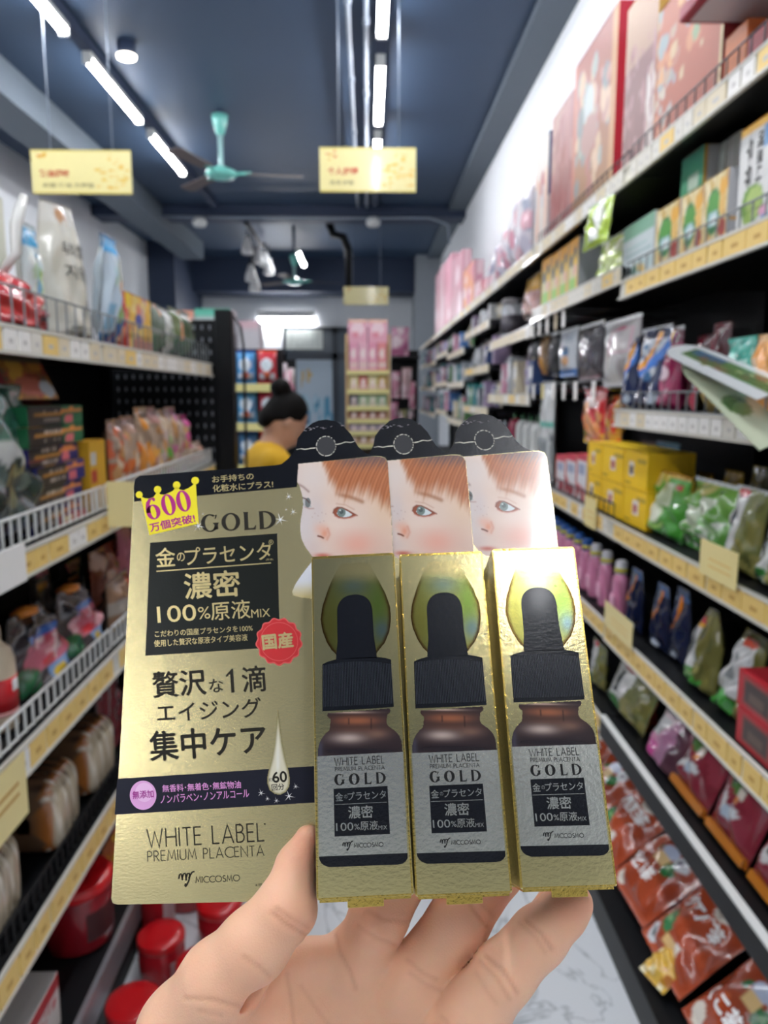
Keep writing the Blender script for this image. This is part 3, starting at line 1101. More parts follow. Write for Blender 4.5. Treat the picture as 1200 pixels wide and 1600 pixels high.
rbox(1, 'dark blue and pale box on the top right shelf past the gift boxes', 'box', 836, 856, 222, Z, .16,
     [('base', '#d8cfc8'), ('blobs', 15, 14, 0, 0, 1, .6, .06, .2, ['#b7656a', '#d9b8a8', '#c8c4c8'])], [('base', '#23497c'), ('rect', 0, 0, .8, .42, '#b9b4b6'), ('tri', (0, .42), (.8, .42), (.8, .62), '#b9b4b6'), ('rect', .8, 0, 1, .4, '#e2873a')], name='product_box', yaw=.0)
rg = random.Random(50)
for i, (a, b_, t) in enumerate(((821, 832, 285), (810, 819, 322), (799, 807, 345), (789, 796, 372), (780, 786, 395))):
    rbag(1, f'crinkled clear bag of pink and grey goods, {ORD[i]} past the dark blue box', 'bag', a, b_, t, Z, .14,
         [('base', '#cfc8cf'), ('blobs', 60 + i, 24, 0, 0, 1, 1, .06, .16, ['#d9a9b4', '#b9b4c2', '#e6e2e6', '#9fa3b5', '#c78d9c'])], group='clear bags on the top right shelf', seed=i + 3, kind='pillow', wr=.004)
for i, (a, b_, t, c1) in enumerate(((764, 774, 428, '#c8c4c6'), (752, 762, 436, '#b9404a'), (741, 751, 440, '#e0b9bf'), (724, 740, 416, '#e79a68'), (706, 722, 402, '#cf98a6'), (694, 705, 405, '#e7a6b8'), (686, 693, 418, '#eac0ca'), (680, 685, 430, '#d9a4b2'))):
    rbox(1, f'{["pale grey","red and white","pale pink","orange and pink","tall pink","rose pink","light pink","dusty pink"][i]} pack far along the top right shelf', 'box', a, b_, t, Z, .07,
         [('base', c1), ('blobs', 70 + i, 8, .1, .1, .9, .9, .08, .2, ['#f0d8de', '#d98ba0', c1])], [('base', '#c998a4'), ('blobs', 80 + i, 9, .1, .1, .9, .9, .08, .2, ['#dcc0c6', '#c07f90', '#cf9aa8'])], name='product_pack', group='packs far along the top right shelf', res=.02)

# ------------------------------------------------------------------ right run, second shelf from the top
Z = 1.8165
MELON = [('base', '#dcdcda'), ('rect', 0, .93, 1, 1, '#e9b33c'), ('rect', .66, .72, .9, .92, '#6f9cc9'), ('ell', .42, .25, .3, .19, '#6f9a3c'), ('ell', .48, .26, .22, .15, '#a9c26a'), ('ell', .3, .12, .1, .06, '#8fae4a'),
         ('ell', .74, .14, .12, .05, '#d9a0bd'), ('rect', .7, .02, .88, .09, '#5e8fbd')]
b = rbox(1, 'white melon milk carton with black hangul on the second right shelf', 'carton', 1154, 1212, 190, Z, .07, MELON, [('base', '#d4d4d3')], [('base', '#e9b33c')], name='drink_carton')
w_, h_, _ = geo(1, 1154, 1212, 190, Z, .752)
for i, (s, x0) in enumerate((('메로나', -.02), ('우유', -.30))):
    box_text(b, s, w_ * x0, h_ * .42, w_ * (x0 + .17), h_ * .88, .07, INK, rot=True)
NUTS = [('base', '#d9c48a'), ('blobs', 31, 40, 0, 0, 1, 1, .04, .1, ['#e2cf9a', '#c9a75c', '#e9ddb8', '#b98a4a', '#d9b25c']), ('ell', .42, .5, .28, .34, '#2f7a45'), ('ell', .42, .62, .24, .16, '#4f9a3f'), ('ell', .42, .4, .22, .12, '#a9cbd0'), ('ell', .46, .38, .12, .08, '#d9e6e6'),
        ('ell', .8, .78, .16, .14, '#e3a83c'), ('ell', .8, .55, .14, .14, '#e0b766'), ('ell', .82, .22, .14, .16, '#9c3b34'), ('ell', .55, .1, .2, .08, '#c9b98a')]
for i, (a, b_, t) in enumerate(((1099, 1136, 275), (1063, 1098, 300), (1024, 1061, 322))):
    rbox(1, f'cream and green cereal box, {ORD[i]} to the left of the white melon carton', 'box', a, b_, t, Z, .05, NUTS, [('base', '#cfcfd2'), ('rect', .1, .3, .9, .33, '#e0a94a'), ('rect', .05, .1, .1, .9, '#aab0b5')], [('base', '#d9b45c')], name='cereal_box', group='cream and green cereal boxes')
rbox(1, 'light box with green band beside the cream and green cereal boxes', 'box', 973, 1021, 345, Z, .05,
     [('base', '#c9d4d6'), ('rect', 0, .74, 1, 1, '#7fae94'), ('rect', .1, .45, .95, .48, '#9ab8b8'), ('rect', .1, .56, .8, .6, '#a9c6c4'), ('blobs', 33, 16, .1, .0, .9, .25, .04, .09, ['#2f7a62', '#5c9a84', '#d9b45c', '#b9cfd0'])], [('base', '#d2d6d8')], name='cereal_box')
gx = rbox(1, 'teal green book-like box lying on top of the cream cereal boxes', 'box', 1064, 1099, 240, 1.975, .045, [('grad', '#1f9a5c', '#62b49a'), ('rect', .35, .22, .8, .5, '#c4dcc8')], [('base', '#c8cacd'), ('rect', 0, 0, .18, 1, '#d9a43c')], name='product_box', X=.80)
for i, (a, b_, c1) in enumerate(((1101, 1116, '#c3c4c9'), (1118, 1128, '#bfc6c4'), (1130, 1152, '#b9bcbf'))):
    rbox(1, f'grey-white slim carton, {ORD[i]} right of the teal green box behind the cereal boxes', 'box', a, b_, 240, 1.8165, .06, [('base', c1), ('rect', .1, 0, .2, 1, '#9aa3a2'), ('rect', .6, 0, .68, 1, '#a3b5ae')], [('base', c1)], name='product_box', group='slim grey-white cartons', X=.83, h=.262)
LIME = [('base', '#b7cc6a'), ('rect', 0, 0, .3, 1, '#a9c836'), ('blobs', 41, 22, .2, .1, 1, .9, .05, .12, ['#d6dfb0', '#c4d48c', '#9ab84a', '#e3e6cf'])]
for i, (a, b_, t, l, yw) in enumerate(((917, 946, 312, .12, .1), (937, 972, 372, .05, 0))):
    rbag(1, ['lime green bag tipped against the top shelf edge', 'pale lime bag standing below the tipped lime bag'][i], 'bag', a, b_, t, 1.861 if i else 1.93, .05 if i else .03, LIME if i else [('base', '#a9c836'), ('rect', .4, .1, .75, .9, '#c9d0c4'), ('rect', .42, .2, .7, .7, '#d8dad2')], group='lime green bags', X=.752 if i else .66, seed=3 + i, lean=l, yaw=yw, seal=GREYSEAL)
for i, (a, b_, t) in enumerate(((966, 982, 330), (986, 1000, 322), (1004, 1022, 312))):
    rbox(1, f'dark lime green box behind the light box, {ORD[i]} from the far end', 'box', a, b_, t, 1.861, .06, [('base', '#8aa83c'), ('rect', .2, .1, .8, .7, '#9a9a7c')], [('base', '#8aa83c')], name='product_box', X=.90, h=.2, group='dark lime green boxes')
for i, (a, b_, t) in enumerate(((888, 903, 375), (874, 887, 386), (861, 873, 396), (846, 860, 404))):
    rbox(1, f'yellow and orange box with green foot, {ORD[i]} from the near end of its row', 'box', a, b_, t, 1.861, .13,
         [('base', '#d6b04a'), ('rect', 0, .78, 1, 1, '#d69a34'), ('ell', .3, .6, .2, .14, '#4a5a6a'), ('ell', .7, .75, .14, .1, '#3f4a58'), ('rect', .1, .3, .9, .5, '#c9c49c'), ('rect', .1, 0, .8, .3, '#8fbf62'), ('ell', .7, .42, .2, .1, '#d3a8a0')],
         [('base', '#a6aaae')], [('base', '#e0a64a')], name='product_box', group='yellow and orange boxes')
rbag(1, 'pink and brown pack at the far end of the yellow and orange boxes', 'bag', 823, 844, 432, 1.861, .08, [('base', '#c9a4a0'), ('rect', 0, .6, 1, 1, '#c99a3c'), ('blobs', 45, 14, 0, 0, 1, .7, .06, .14, ['#d9b9bd', '#b98a84', '#8d6c5c'])], seed=9)
cy = empty('clear_canister', (.83, atX(797, 500, .80).y, 1.802))
tag(cy, 'shiny clear plastic canister of dark goods past the pink pack', 'canister')
CLEARP = mat('clear_plastic_grey', '#b9bcc0', .08, coat=.8)
MB().lathe([(.0, .001), (.075, .001), (.08, .01), (.08, .17), (.07, .19)], CLEARP, 28).build('body', cy)
MB().lathe([(.0, .19), (.076, .19), (.078, .215), (.07, .222), (0, .222)], mat('canister_lid', '#8e8a8c', .3), 28).build('lid', cy)
MB().lathe([(.0805, .03), (.0812, .03), (.0812, .13), (.0805, .13)], mat('canister_band', '#47434a', .4), 28).build('label_band', cy)

# ------------------------------------------------------------------ right run, middle shelf with the blue and maroon bags
Z = 1.457
NAVYB = [('base', '#16264e'), ('rect', 0, .72, 1, .84, '#c9d2dc'), ('blobs', 51, 16, .0, .4, .8, .72, .04, .1, ['#3f6f9c', '#8fa6b8', '#23497c', '#c9d0d4']), ('arc', .05, 1.02, .62, .78, 1.3, 270, 350, '#e0942a'), ('arc', .1, 1.25, 1.0, 1.15, 1.3, 270, 350, '#2a6cc2'), ('ell', .75, .14, .14, .06, '#c9d6e3')]
MAROB = [('base', '#8a1c4a'), ('rect', 0, .8, 1, 1, '#5c1230'), ('arc', .0, 1.05, .5, .62, 1.2, 270, 350, '#e0a03c'), ('blobs', 53, 12, .1, .05, .9, .4, .04, .08, ['#c96c8c', '#d9b0bd', '#7a1440']), ('ell', .5, .45, .2, .09, '#d9c2cc')]
rbag(1, 'slim dark blue bag with orange arc at the far end of the middle right shelf', 'bag', 984, 997, 528, Z, .06, NAVYB, seed=5, group='dark blue bags with orange arcs')
rbag(1, 'wide dark blue bag with orange arc on the middle right shelf', 'bag', 1003, 1048, 512, Z, .07, NAVYB, seed=6, group='dark blue bags with orange arcs', seal=GREYSEAL)
rbag(1, 'bright maroon bag with orange arc beside the wide dark blue bag', 'bag', 1040, 1066, 512, Z, .06, MAROB, seed=7, X=.765, seal=GREYSEAL)
DM = [('base', '#4a1220'), ('rect', .3, 0, .5, 1, '#6e1c2c'), ('blobs', 55, 8, 0, 0, 1, 1, .05, .12, ['#5c1626', '#3c0e1a', '#7c2434'])]
for i, (a, b_, t) in enumerate(((1067, 1086, 540), (1087, 1112, 524), (1112, 1140, 505))):
    rbag(1, f'dark wine red bag, {ORD[i]} to the right of the bright maroon bag', 'bag', a, b_, t, Z, .07, DM, seed=11 + i, X=.80, group='dark wine red bags')
rbag(1, 'black bag with pink stripe leaning over on the middle right shelf', 'bag', 1080, 1104, 572, Z, .035, [('base', '#241a1e'), ('rect', 0, 0, .16, 1, '#c96c7a'), ('rect', .8, 0, 1, 1, '#b9485a')], seed=15, yaw=-.5)
bw = MB().lathe([(0, 0.0), (.03, 0), (.045, .03), (.055, .055), (.05, .055), (.04, .03), (.0, .012)], mat('pale_yellow_tub', '#d9bd72', .35), 24)
o = bw.build('tub', None, (.80, atX(1124, 630, .79).y, Z + .001))
tag(o, 'small pale yellow tub in front of the teal bag', 'tub')
tl = rbag(1, 'teal stand-up bag on the middle right shelf', 'bag', 1137, 1180, 528, Z, .06, [('base', '#3fa08e'), ('rect', 0, .88, 1, 1, '#57b3a2'), ('blobs', 57, 14, .05, .5, .95, .95, .02, .035, ['#8fcabd', '#b9ddd2']), ('blobs', 58, 9, .4, .2, .9, .6, .06, .12, ['#bcb79a', '#c7c2a4', '#a9a582']), ('marks', 3, .1, .62, .9, .74, 1, 7, '#bfe0d6')], seed=16, seal=mat('teal_seal', '#4fae9d', .25, coat=.4))
rbag(1, 'peach orange bag with white crest right of the teal bag', 'bag', 1182, 1215, 522, Z, .06, [('base', '#e0a05c'), ('ell', .3, .55, .26, .16, '#e6cdb0'), ('ell', .35, .3, .3, .12, '#ebe3dc'), ('rect', 0, .9, 1, 1, '#e8b478')], seed=17)

# leaflet tongue sticking out from the shelf
lf = empty('leaflet', (.60, 1.52, 1.50))
tag(lf, 'folded white and green leaflet jutting out over the middle right shelf', 'leaflet')


def strip(name, a, b_, w, art, th=.0012, nu=60, nv=14, bend=.0):
    a, b_ = Vector(a), Vector(b_)
    u, v = [q_.ravel() for q_ in np.meshgrid(np.linspace(0, 1, nu + 1), np.linspace(0, 1, nv + 1))]
    hw = w * .5 * np.sqrt(np.clip(1 - np.clip((.22 - u) / .22, 0, 1) ** 2, 0.02, 1))
    d = (b_ - a)
    sd = Vector((0.75, 0.55, 0.18)).normalized()
    P = np.array(a)[None] + u[:, None] * np.array(d)[None] + ((v - .5) * 2 * hw)[:, None] * np.array(sd)[None]
    P[:, 2] += bend * np.sin(u * PI)
    i = (np.arange(nv)[:, None] * (nu + 1) + np.arange(nu)[None]).ravel()
    Q = np.stack([i, i + 1, i + nu + 2, i + nu + 1], 1)
    n = len(P)
    c_ = paint(art, u, v)
    P2 = P - np.array((0, 0, th))
    return obj_from(name, np.concatenate([P, P2]) - np.array(lf.location), Q.tolist() + (Q[:, ::-1] + n).tolist(), GLOSS, lf, cols=np.concatenate([c_, c_]), smooth=True)


a0, a1 = atX(1053, 541, .70), atX(1215, 612, .66)
ART1 = [('base', '#dfe3e4'), ('rect', .16, .3, 1, .85, '#5f7f4a'), ('rect', .2, .55, .5, .85, '#4d6c86'), ('blobs', 61, 20, .35, .3, 1, .85, .02, .06, ['#7c5a44', '#4f7a3c', '#8d9a6c', '#86604c'])]
strip('upper_leaf', a0, a1, .13, ART1)
b0, b1 = atX(1075, 560, .69), atX(1215, 690, .63)
strip('lower_leaf', b0, b1, .11, [('base', '#c2c9b0'), ('ell', .62, .45, .1, .3, '#4f6f38'), ('ell', .68, .5, .07, .25, '#6d8a52')])

# ------------------------------------------------------------------ right run, hooks under the second unit's upper shelf
HOOK = mat('hook_chrome', '#8e9296', .25, metal=.9)


def hook(y, z, label, tagc):
    e = empty('display_hook', (.72, y, z))
    tag(e, label, 'hook', 'display hooks of the second right unit')
    MB().tube([(.43, 0, 0), (.06, 0, .0), (.03, 0, .012)], .003, HOOK, 6).build('prong', e)
    MB().tube([(.43, 0, .03), (.01, 0, .03)], .002, HOOK, 6).build('tag_arm', e)
    MB().box(.004, .007, -.018, .018, -.035, .026, tagc, .001).build('price_tag', e)


for i, px in enumerate((878, 866, 853, 841, 831, 823)):
    y = atX(px, 500, .72).y
    hook(y, 1.78 - .008 * 0, f'display hook with price tag under the long upper shelf, {ORD[i]} from the near end', TAGW if i != 1 else mat('tan_price_card', '#b9a88a', .45))
for i, px in enumerate((925, 897, 879, 863, 846, 832, 822)):
    y = atX(px, 600, .72).y
    hook(y, 1.515, f'display hook with price tag in the lower hook row, {ORD[i]} from the near end', TAGW if i != 4 else mat('pale_yellow_card', '#ddd08a', .45))
HP = [('945_1001', 'clear pack with pink printed card hanging nearest on the hooks', [('base', '#b4b0b0'), ('rect', .0, 0, .25, 1, '#c9cbcd'), ('rect', .32, .48, .9, .86, '#c9a9b0'), ('rect', .38, .52, .84, .82, '#bdb6b6'), ('rect', .4, .55, .8, .62, '#d6d2d0'), ('rect', .15, .0, .55, .42, '#cfd0d0'), ('rect', .62, .02, .95, .4, '#8d8888'), ('ell', .6, .84, .14, .03, '#c46c86')], 498, 604),
      ('906_943', 'dark smoky pack hanging behind the pink printed pack', [('base', '#3a363c'), ('rect', .2, .1, .8, .8, '#4a444c'), ('rect', .1, 0, .9, .08, '#6c2c3a'), ('rect', .3, .4, .7, .6, '#5a545c')], 506, 592),
      ('876_903', 'white and blue pack hanging on the hooks', [('base', '#c3c9cf'), ('rect', 0, 0, 1, .16, '#3f78c0'), ('ell', .62, .52, .2, .1, '#3f6c94'), ('ell', .6, .32, .18, .1, '#c99a6c'), ('marks', 4, .1, .68, .9, .9, 3, 5, '#8896a8')], 514, 588),
      ('862_873', 'narrow black pack hanging left of the white and blue pack', [('base', '#1c1b1e'), ('rect', .3, .2, .7, .8, '#3a3636')], 520, 588),
      ('846_858', 'narrow amber pack hanging on the hooks', [('base', '#6c5230'), ('rect', .2, .05, .8, .4, '#c98f3c'), ('rect', .3, .4, .8, .9, '#8d6c48')], 522, 586),
      ('829_842', 'wide black pack hanging at the far end of the hooks', [('base', '#1f2226'), ('rect', .1, .1, .5, .9, '#2c3036'), ('rect', .6, .1, .9, .9, '#2a2c30')], 524, 590)]
for k, (pp, lab, art, t, bt) in enumerate(HP):
    a, b_ = map(int, pp.split('_'))
    zb = atX((a + b_) / 2, bt, .76).z
    o = rbag(1, lab, 'hanging pack', a, b_, t, zb, .05, art, name='hanging_pack', kind='pillow', seed=70 + k, X=.762, group='packs hanging on the hooks', material=GLOSS, wr=.001, seal=GREYSEAL)
rb = rbag(1, 'red snack bag with fried golden pieces above the yellow boxes', 'bag', 914, 948, 606, 1.32, .05,
          [('base', '#c8262c'), ('rect', 0, 0, 1, .22, '#e0a82c'), ('rect', .2, .66, .75, .82, '#e6d8d4'), ('blobs', 81, 16, .25, .1, .85, .6, .08, .14, ['#d98a4a', '#e3a066', '#c9722f', '#e8b582']), ('ell', .8, .85, .18, .1, '#d98a86'), ('blobs', 82, 5, .0, .0, .3, .3, .05, .09, ['#5f9a3c', '#e6c23c'])], seed=18, X=.80, kind='pillow', seal=mat('red_seal', '#c8262c', .25, coat=.4))
rbag(1, 'yellow and brown snack bag right of the red fried snack bag', 'bag', 950, 972, 618, 1.30, .05, [('base', '#b98a3c'), ('blobs', 83, 18, 0, 0, 1, 1, .07, .16, ['#d9b04a', '#8d4a2c', '#e0c98a', '#c4402f'])], seed=19, X=.82, kind='pillow')
for i, (a, b_, c1) in enumerate(((975, 998, '#5c4c48'), (1000, 1022, '#a09a8c'), (1024, 1060, '#5f7f8c'))):
    rbag(1, f'{["brown", "grey cream", "slate blue"][i]} shaded bag at the back under the middle right shelf', 'bag', a, b_, 690, 1.14 if i else 1.2, .05, [('base', c1), ('rect', .1, .3, .9, .6, '#7c7672')], seed=24 + i, X=.93, kind='pillow')

# ------------------------------------------------------------------ right run, shelf with the yellow boxes and green bags
Z = 1.1315
for i, (a, b_) in enumerate(((868, 882), (883, 899), (900, 916))):
    rbox(1, f'white box with red edges, {ORD[i]} from the far end beside the yellow boxes', 'box', a, b_, 712 - i, Z, .12, [('base', '#d9d8dc'), ('rect', 0, .85, 1, 1, '#c8485a'), ('rect', 0, 0, .1, 1, '#d0604a'), ('rect', .2, .55, .85, .78, '#9aa3bd'), ('blobs', 84 + i, 8, .1, 0, .95, .28, .08, .14, ['#b02c3a', '#c9505a'])], [('base', '#c9a0a6')], [('base', '#c8485a')], name='product_box', group='white boxes with red edges')
YB = lambda s: [('base', '#f2c61c'), ('rect', 0, .97, 1, 1, '#c79a14'), ('rect', .2 + s, .3, .45 + s, .7, '#e8e2dc'), ('rect', .25 + s, .35, .4 + s, .6, '#b04a4a' if s else '#5c4a4a'), ('rect', .55, .72, .95, .8, '#b99a3a'), ('rect', .05, .1, .3, .16, '#b08c20')]
YS_ = [(917, 938), (939, 973), (974, 1010)]
for r_ in (0, 1):
    for i, (a, b_) in enumerate(YS_):
        zz = Z + r_ * .106
        rbox(1, f'bright yellow box, {["lower", "upper"][r_]} row, {["far end", "middle", "near end"][i]} of the yellow stack', 'box', a, b_, 770, zz, .13, YB(.1 * ((i + r_) % 3)), [('base', '#eabc1c')], [('base', '#f2cc2a')], name='yellow_box', group='stack of yellow boxes', h=.105)
GP = [('grad', '#2f7d2a', '#58a53a'), ('rect', 0, .93, 1, 1, '#d9b45c'), ('rect', .4, .5, .7, .84, '#c9d2b4'), ('rect', .44, .53, .66, .8, '#b4c29a'), ('ell', .32, .36, .26, .2, '#b9cc9c'), ('ell', .34, .34, .18, .14, '#dfe6d0'), ('ell', .8, .8, .08, .05, '#b83a34'), ('arc', .4, .45, .3, .36, 1.0, 200, 320, '#8fbf5a'), ('blobs', 91, 10, .1, .8, .5, .93, .03, .06, ['#b9a94a', '#d9cf8a'])]
b = rbag(1, 'flat green pouch with gold top beside the yellow boxes', 'pouch', 1012, 1070, 738, Z, .05, GP, seed=31, seal=GOLDSEAL, lean=.1)
GP2 = [('grad', '#3d8a34', '#7fae52'), ('rect', 0, .95, 1, 1, '#d9d2b0'), ('rect', .42, .52, .7, .76, '#c9d4bc'), ('ell', .3, .42, .2, .18, '#d3dfc6'), ('blobs', 92, 26, .0, .02, .95, .45, .02, .06, ['#dfe8da', '#a9cc9a', '#5fa04c', '#cfe0c8']), ('blobs', 93, 8, .1, .75, .5, .93, .04, .08, ['#c9c07c', '#a9b86a'])]
rbag(1, 'shiny crumpled green pouch tilted beside the flat green pouch', 'pouch', 1066, 1144, 752, Z, .07, GP2, seed=32, seal=GREYSEAL, lean=.2, wr=.006, kind='pillow')
for i, (a, b_, t, c1) in enumerate(((1082, 1120, 738, '#a5792e'), (1122, 1168, 735, '#9a7c30'), (1168, 1210, 728, '#4c4a34'))):
    rbag(1, f'{["dark gold", "golden brown", "dark olive"][i]} bag standing behind the crumpled green pouch and striped bags', 'bag', a, b_, t, Z, .06, [('base', c1), ('rect', .1, .2, .9, .5, '#6c6434')], seed=34 + i, X=.90, w=.1)
SEAW = [('base', '#6f7440'), ('rect', .02, .06, .52, .9, '#d2d4d2'), ('rect', .18, .3, .3, .82, '#3c4348'), ('ell', .36, .14, .32, .12, '#c9d2c6'), ('ell', .36, .14, .25, .09, '#2f6f35'), ('ell', .3, .93, .2, .05, '#c43c44'), ('blobs', 95, 10, .55, .1, 1, .9, .06, .14, ['#7d7a42', '#5d6238', '#8d8850'])]
rbag(1, 'white and olive seaweed bag with green disc behind the yellow card', 'bag', 1138, 1188, 762, Z, .06, SEAW, seed=37, lean=.1, seal=GREYSEAL)
rbag(1, 'white and olive seaweed bag with green disc at the frame edge', 'bag', 1188, 1250, 810, Z, .06, SEAW, seed=38, lean=.15, seal=GREYSEAL)

# ------------------------------------------------------------------ right run, shelf with the pink bottles
Z = .8165
PINKB = mat('pink_bottle_plastic', '#d989ae', .3, coat=.3, var=.04)
CAPW = mat('white_cap_plastic', '#dcdce0', .35)
CAPB = mat('blue_cap_plastic', '#2f62ae', .35)


def pink_bottle(y, x, label, capm, group, h=.165, band='#e6d23c'):
    e = empty('pink_bottle', (x, y, Z + .001))
    tag(e, label, 'bottle', group)
    b = MB()
    n = 24
    prof = [(.0, 0), (.030, 0), (.033, .006), (.033, .11), (.031, .125), (.02, .138), (.014, .142)]
    vs, fs = [], []
    for (r, z) in prof:
        for k in range(n):
            t = 2 * PI * k / n
            vs.append((r * .72 * math.cos(t), r * math.sin(t) * 1.15, z))
    for i in range(len(prof) - 1):
        for k in range(n):
            fs.append((i * n + k, i * n + (k + 1) % n, (i + 1) * n + (k + 1) % n, (i + 1) * n + k))
    fs.append(tuple((len(prof) - 1) * n + k for k in range(n)))
    b.add(vs, fs, PINKB, True).build('bottle_body', e)
    MB().lathe([(.0, .14), (.018, .14), (.02, .144), (.017, .178), (.012, .182), (0, .182)], capm, 20).build('cap', e)
    MB().lathe([(.0185, .147), (.0208, .147), (.0206, .158), (.0185, .158)], mat('yellow_neck_tag', '#d9cf3a', .4), 16).build('neck_tag', e)
    lb = MB()
    for s in (-1,):
        lb.box(-.0262, -.0236, -.02, .02, .03, .075, mat('pink_label', '#e6a6c2', .35))
    lb.build('label', e)
    return e


pk = None
for i, (px, cap) in enumerate(((968, CAPW), (945, CAPW), (928, CAPW), (914, CAPB), (901, CAPB), (889, CAPB), (879, CAPB), (870, CAPB), (862, CAPB))):
    y = atX(px, 900, .77).y
    lab = f'pink bottle with {"white" if cap is CAPW else "blue"} cap, {ORD[i]} from the near end of its row'
    if i == 0 or i == 3:
        pk = pink_bottle(y, .775, lab, cap, 'pink bottles in a row')
    else:
        pk = dup(pk, (.775, y, Z + .001), label=lab)
NAV2 = [('base', '#1a2444'), ('rect', 0, .85, 1, 1, '#44608c'), ('arc', -.1, .95, .6, .8, 1.4, 290, 355, '#dd7f24'), ('blobs', 96, 8, .0, .5, .5, .9, .05, .1, ['#3a4a66', '#6c7686', '#23345c']), ('ell', .55, .1, .18, .06, '#c4cfdd')]
for i, (a, b_, t) in enumerate(((983, 1006, 888), (1022, 1048, 912), (1052, 1080, 918))):
    rbag(1, f'tall navy bag with orange arc right of the pink bottles, {ORD[i]} from the left', 'bag', a, b_, t, Z, .04, NAV2, seed=41 + i, narrow=.35, X=.765 + .01 * i, group='tall navy bags with orange arcs')
SEAW2 = [('base', '#6c6a38'), ('rect', .02, .2, .5, .8, '#d0d2d2'), ('rect', .16, .3, .3, .7, '#565e60'), ('ell', .24, .82, .2, .06, '#c43c44'), ('rect', .05, .74, .45, .78, '#d9a23c'), ('ell', .4, .12, .4, .11, '#3a8a36'), ('ell', .3, .16, .2, .06, '#8fc07c'), ('blobs', 97, 12, .5, .2, 1, .9, .06, .14, ['#7a7640', '#585a30', '#8d864a'])]
rbag(1, 'pointed white and olive bag with green leaf below the yellow card', 'bag', 1076, 1122, 950, Z, .06, SEAW2, seed=45, narrow=.7, lean=.12)
rbag(1, 'white and green bag leaning behind the red boxes', 'bag', 1124, 1172, 985, Z, .06, SEAW2[:1] + [('rect', 0, .25, .8, .85, '#cfd1d1'), ('rect', .3, .4, .5, .7, '#8d9496'), ('ell', .5, .88, .3, .06, '#c9503c'), ('ell', .4, .12, .4, .14, '#3a8a36'), ('blobs', 98, 8, .2, .3, .9, .8, .03, .06, ['#e6e8e6', '#b4babc'])], seed=46, narrow=.3, lean=.25, wr=.005)
RBX = [('base', '#b9343c'), ('rect', .14, .15, .86, .85, '#8d4a48'), ('rect', .2, .2, .8, .8, '#4f4644'), ('rect', .3, .3, .7, .5, '#6c5c54')]
for r_ in (0, 1):
    rbox(1, f'red box with dark window, {["lower", "upper"][r_]} one of the stack at the frame edge', 'box', 1152, 1215, 1066, Z + r_ * .075, .1, RBX, [('base', '#9c2c34')], [('base', '#c8303a')], name='red_box', group='red boxes with dark windows', h=.073, X=.735)

# ------------------------------------------------------------------ right run, lowest shelf
Z = .512
rbag(1, 'narrow white and green bag at the far end of the lowest right shelf', 'bag', 927, 948, 1004, Z, .05, SEAW, seed=51, X=.77)
rbag(1, 'white and olive bag with green disc lying back on the lowest right shelf', 'bag', 950, 1008, 1050, Z, .06, SEAW, seed=52, lean=.35, X=.77)
rbag(1, 'red and orange bag with white crest behind the pink bag', 'bag', 996, 1014, 1085, Z, .05, [('base', '#a83226'), ('rect', 0, 0, 1, .35, '#e0802a'), ('ell', .55, .6, .22, .12, '#d9d2cc'), ('ell', .55, .6, .1, .06, '#3c3c40')], seed=53, lean=.3, X=.80)
rbag(1, 'pink and white bag slumped on the lowest right shelf', 'bag', 1012, 1058, 1108, Z, .06, [('grad', '#d648a0', '#dcdcdc'), ('rect', .5, 0, 1, 1, '#b07a9c'), ('rect', .72, 0, 1, 1, '#5c3a4a'), ('rect', 0, .4, .4, .75, '#d4d6d8'), ('rect', 0, 0, .45, .28, '#d03c9a')], seed=54, lean=.4, X=.755)
PLUM = lambda sd: [('base', '#8e2f40'), ('blobs', sd, 6, .0, .0, 1, 1, .1, .2, ['#96384a', '#862a3a']), ('rect', 0, 0, 1, .05, '#d98a2c'), ('ell', .38, .56, .14, .1, '#3f6b35'), ('ell', .46, .5, .09, .06, '#557f45'), ('rect', .5, .42, .66, .5, '#e0d6c8'), ('rect', .48, .38, .6, .44, '#d97f3a'), ('ell', .24, .32, .13, .1, '#dfe0e0'), ('ell', .24, .32, .05, .04, '#4a4644'), ('ell', .44, .26, .11, .06, '#b9cbdc'), ('ell', .58, .3, .1, .05, '#d9e0e4')]
for i, (a, b_, t, tx) in enumerate(((1052, 1106, 1150, '黒まめ'), (1108, 1172, 1205, '梅ぼし'), (1174, 1262, 1290, '柿の葉'))):
    o = rbag(1, f'plum red snack bag with white lettering and leaf print, {ORD[i]} from the pink bag', 'bag', a, b_, 616 + (t - 616) * .985, Z, .07, PLUM(100 + i), seed=55 + i, lean=.42, X=.752, group='plum red snack bags', kind='pillow', h=.27, seal=GOLDSEAL, wr=.004)
    bag_text(o, tx, .3, .7, .85, .86, WINK, 'pillow', 55 + i, .004, .035)
    MB().box(-o['dims'][0] * .47, o['dims'][0] * .47, -.014, .004, .0, .022, mat('orange_gusset', '#d98628', .3, coat=.4), .003).build('orange_gusset', o)

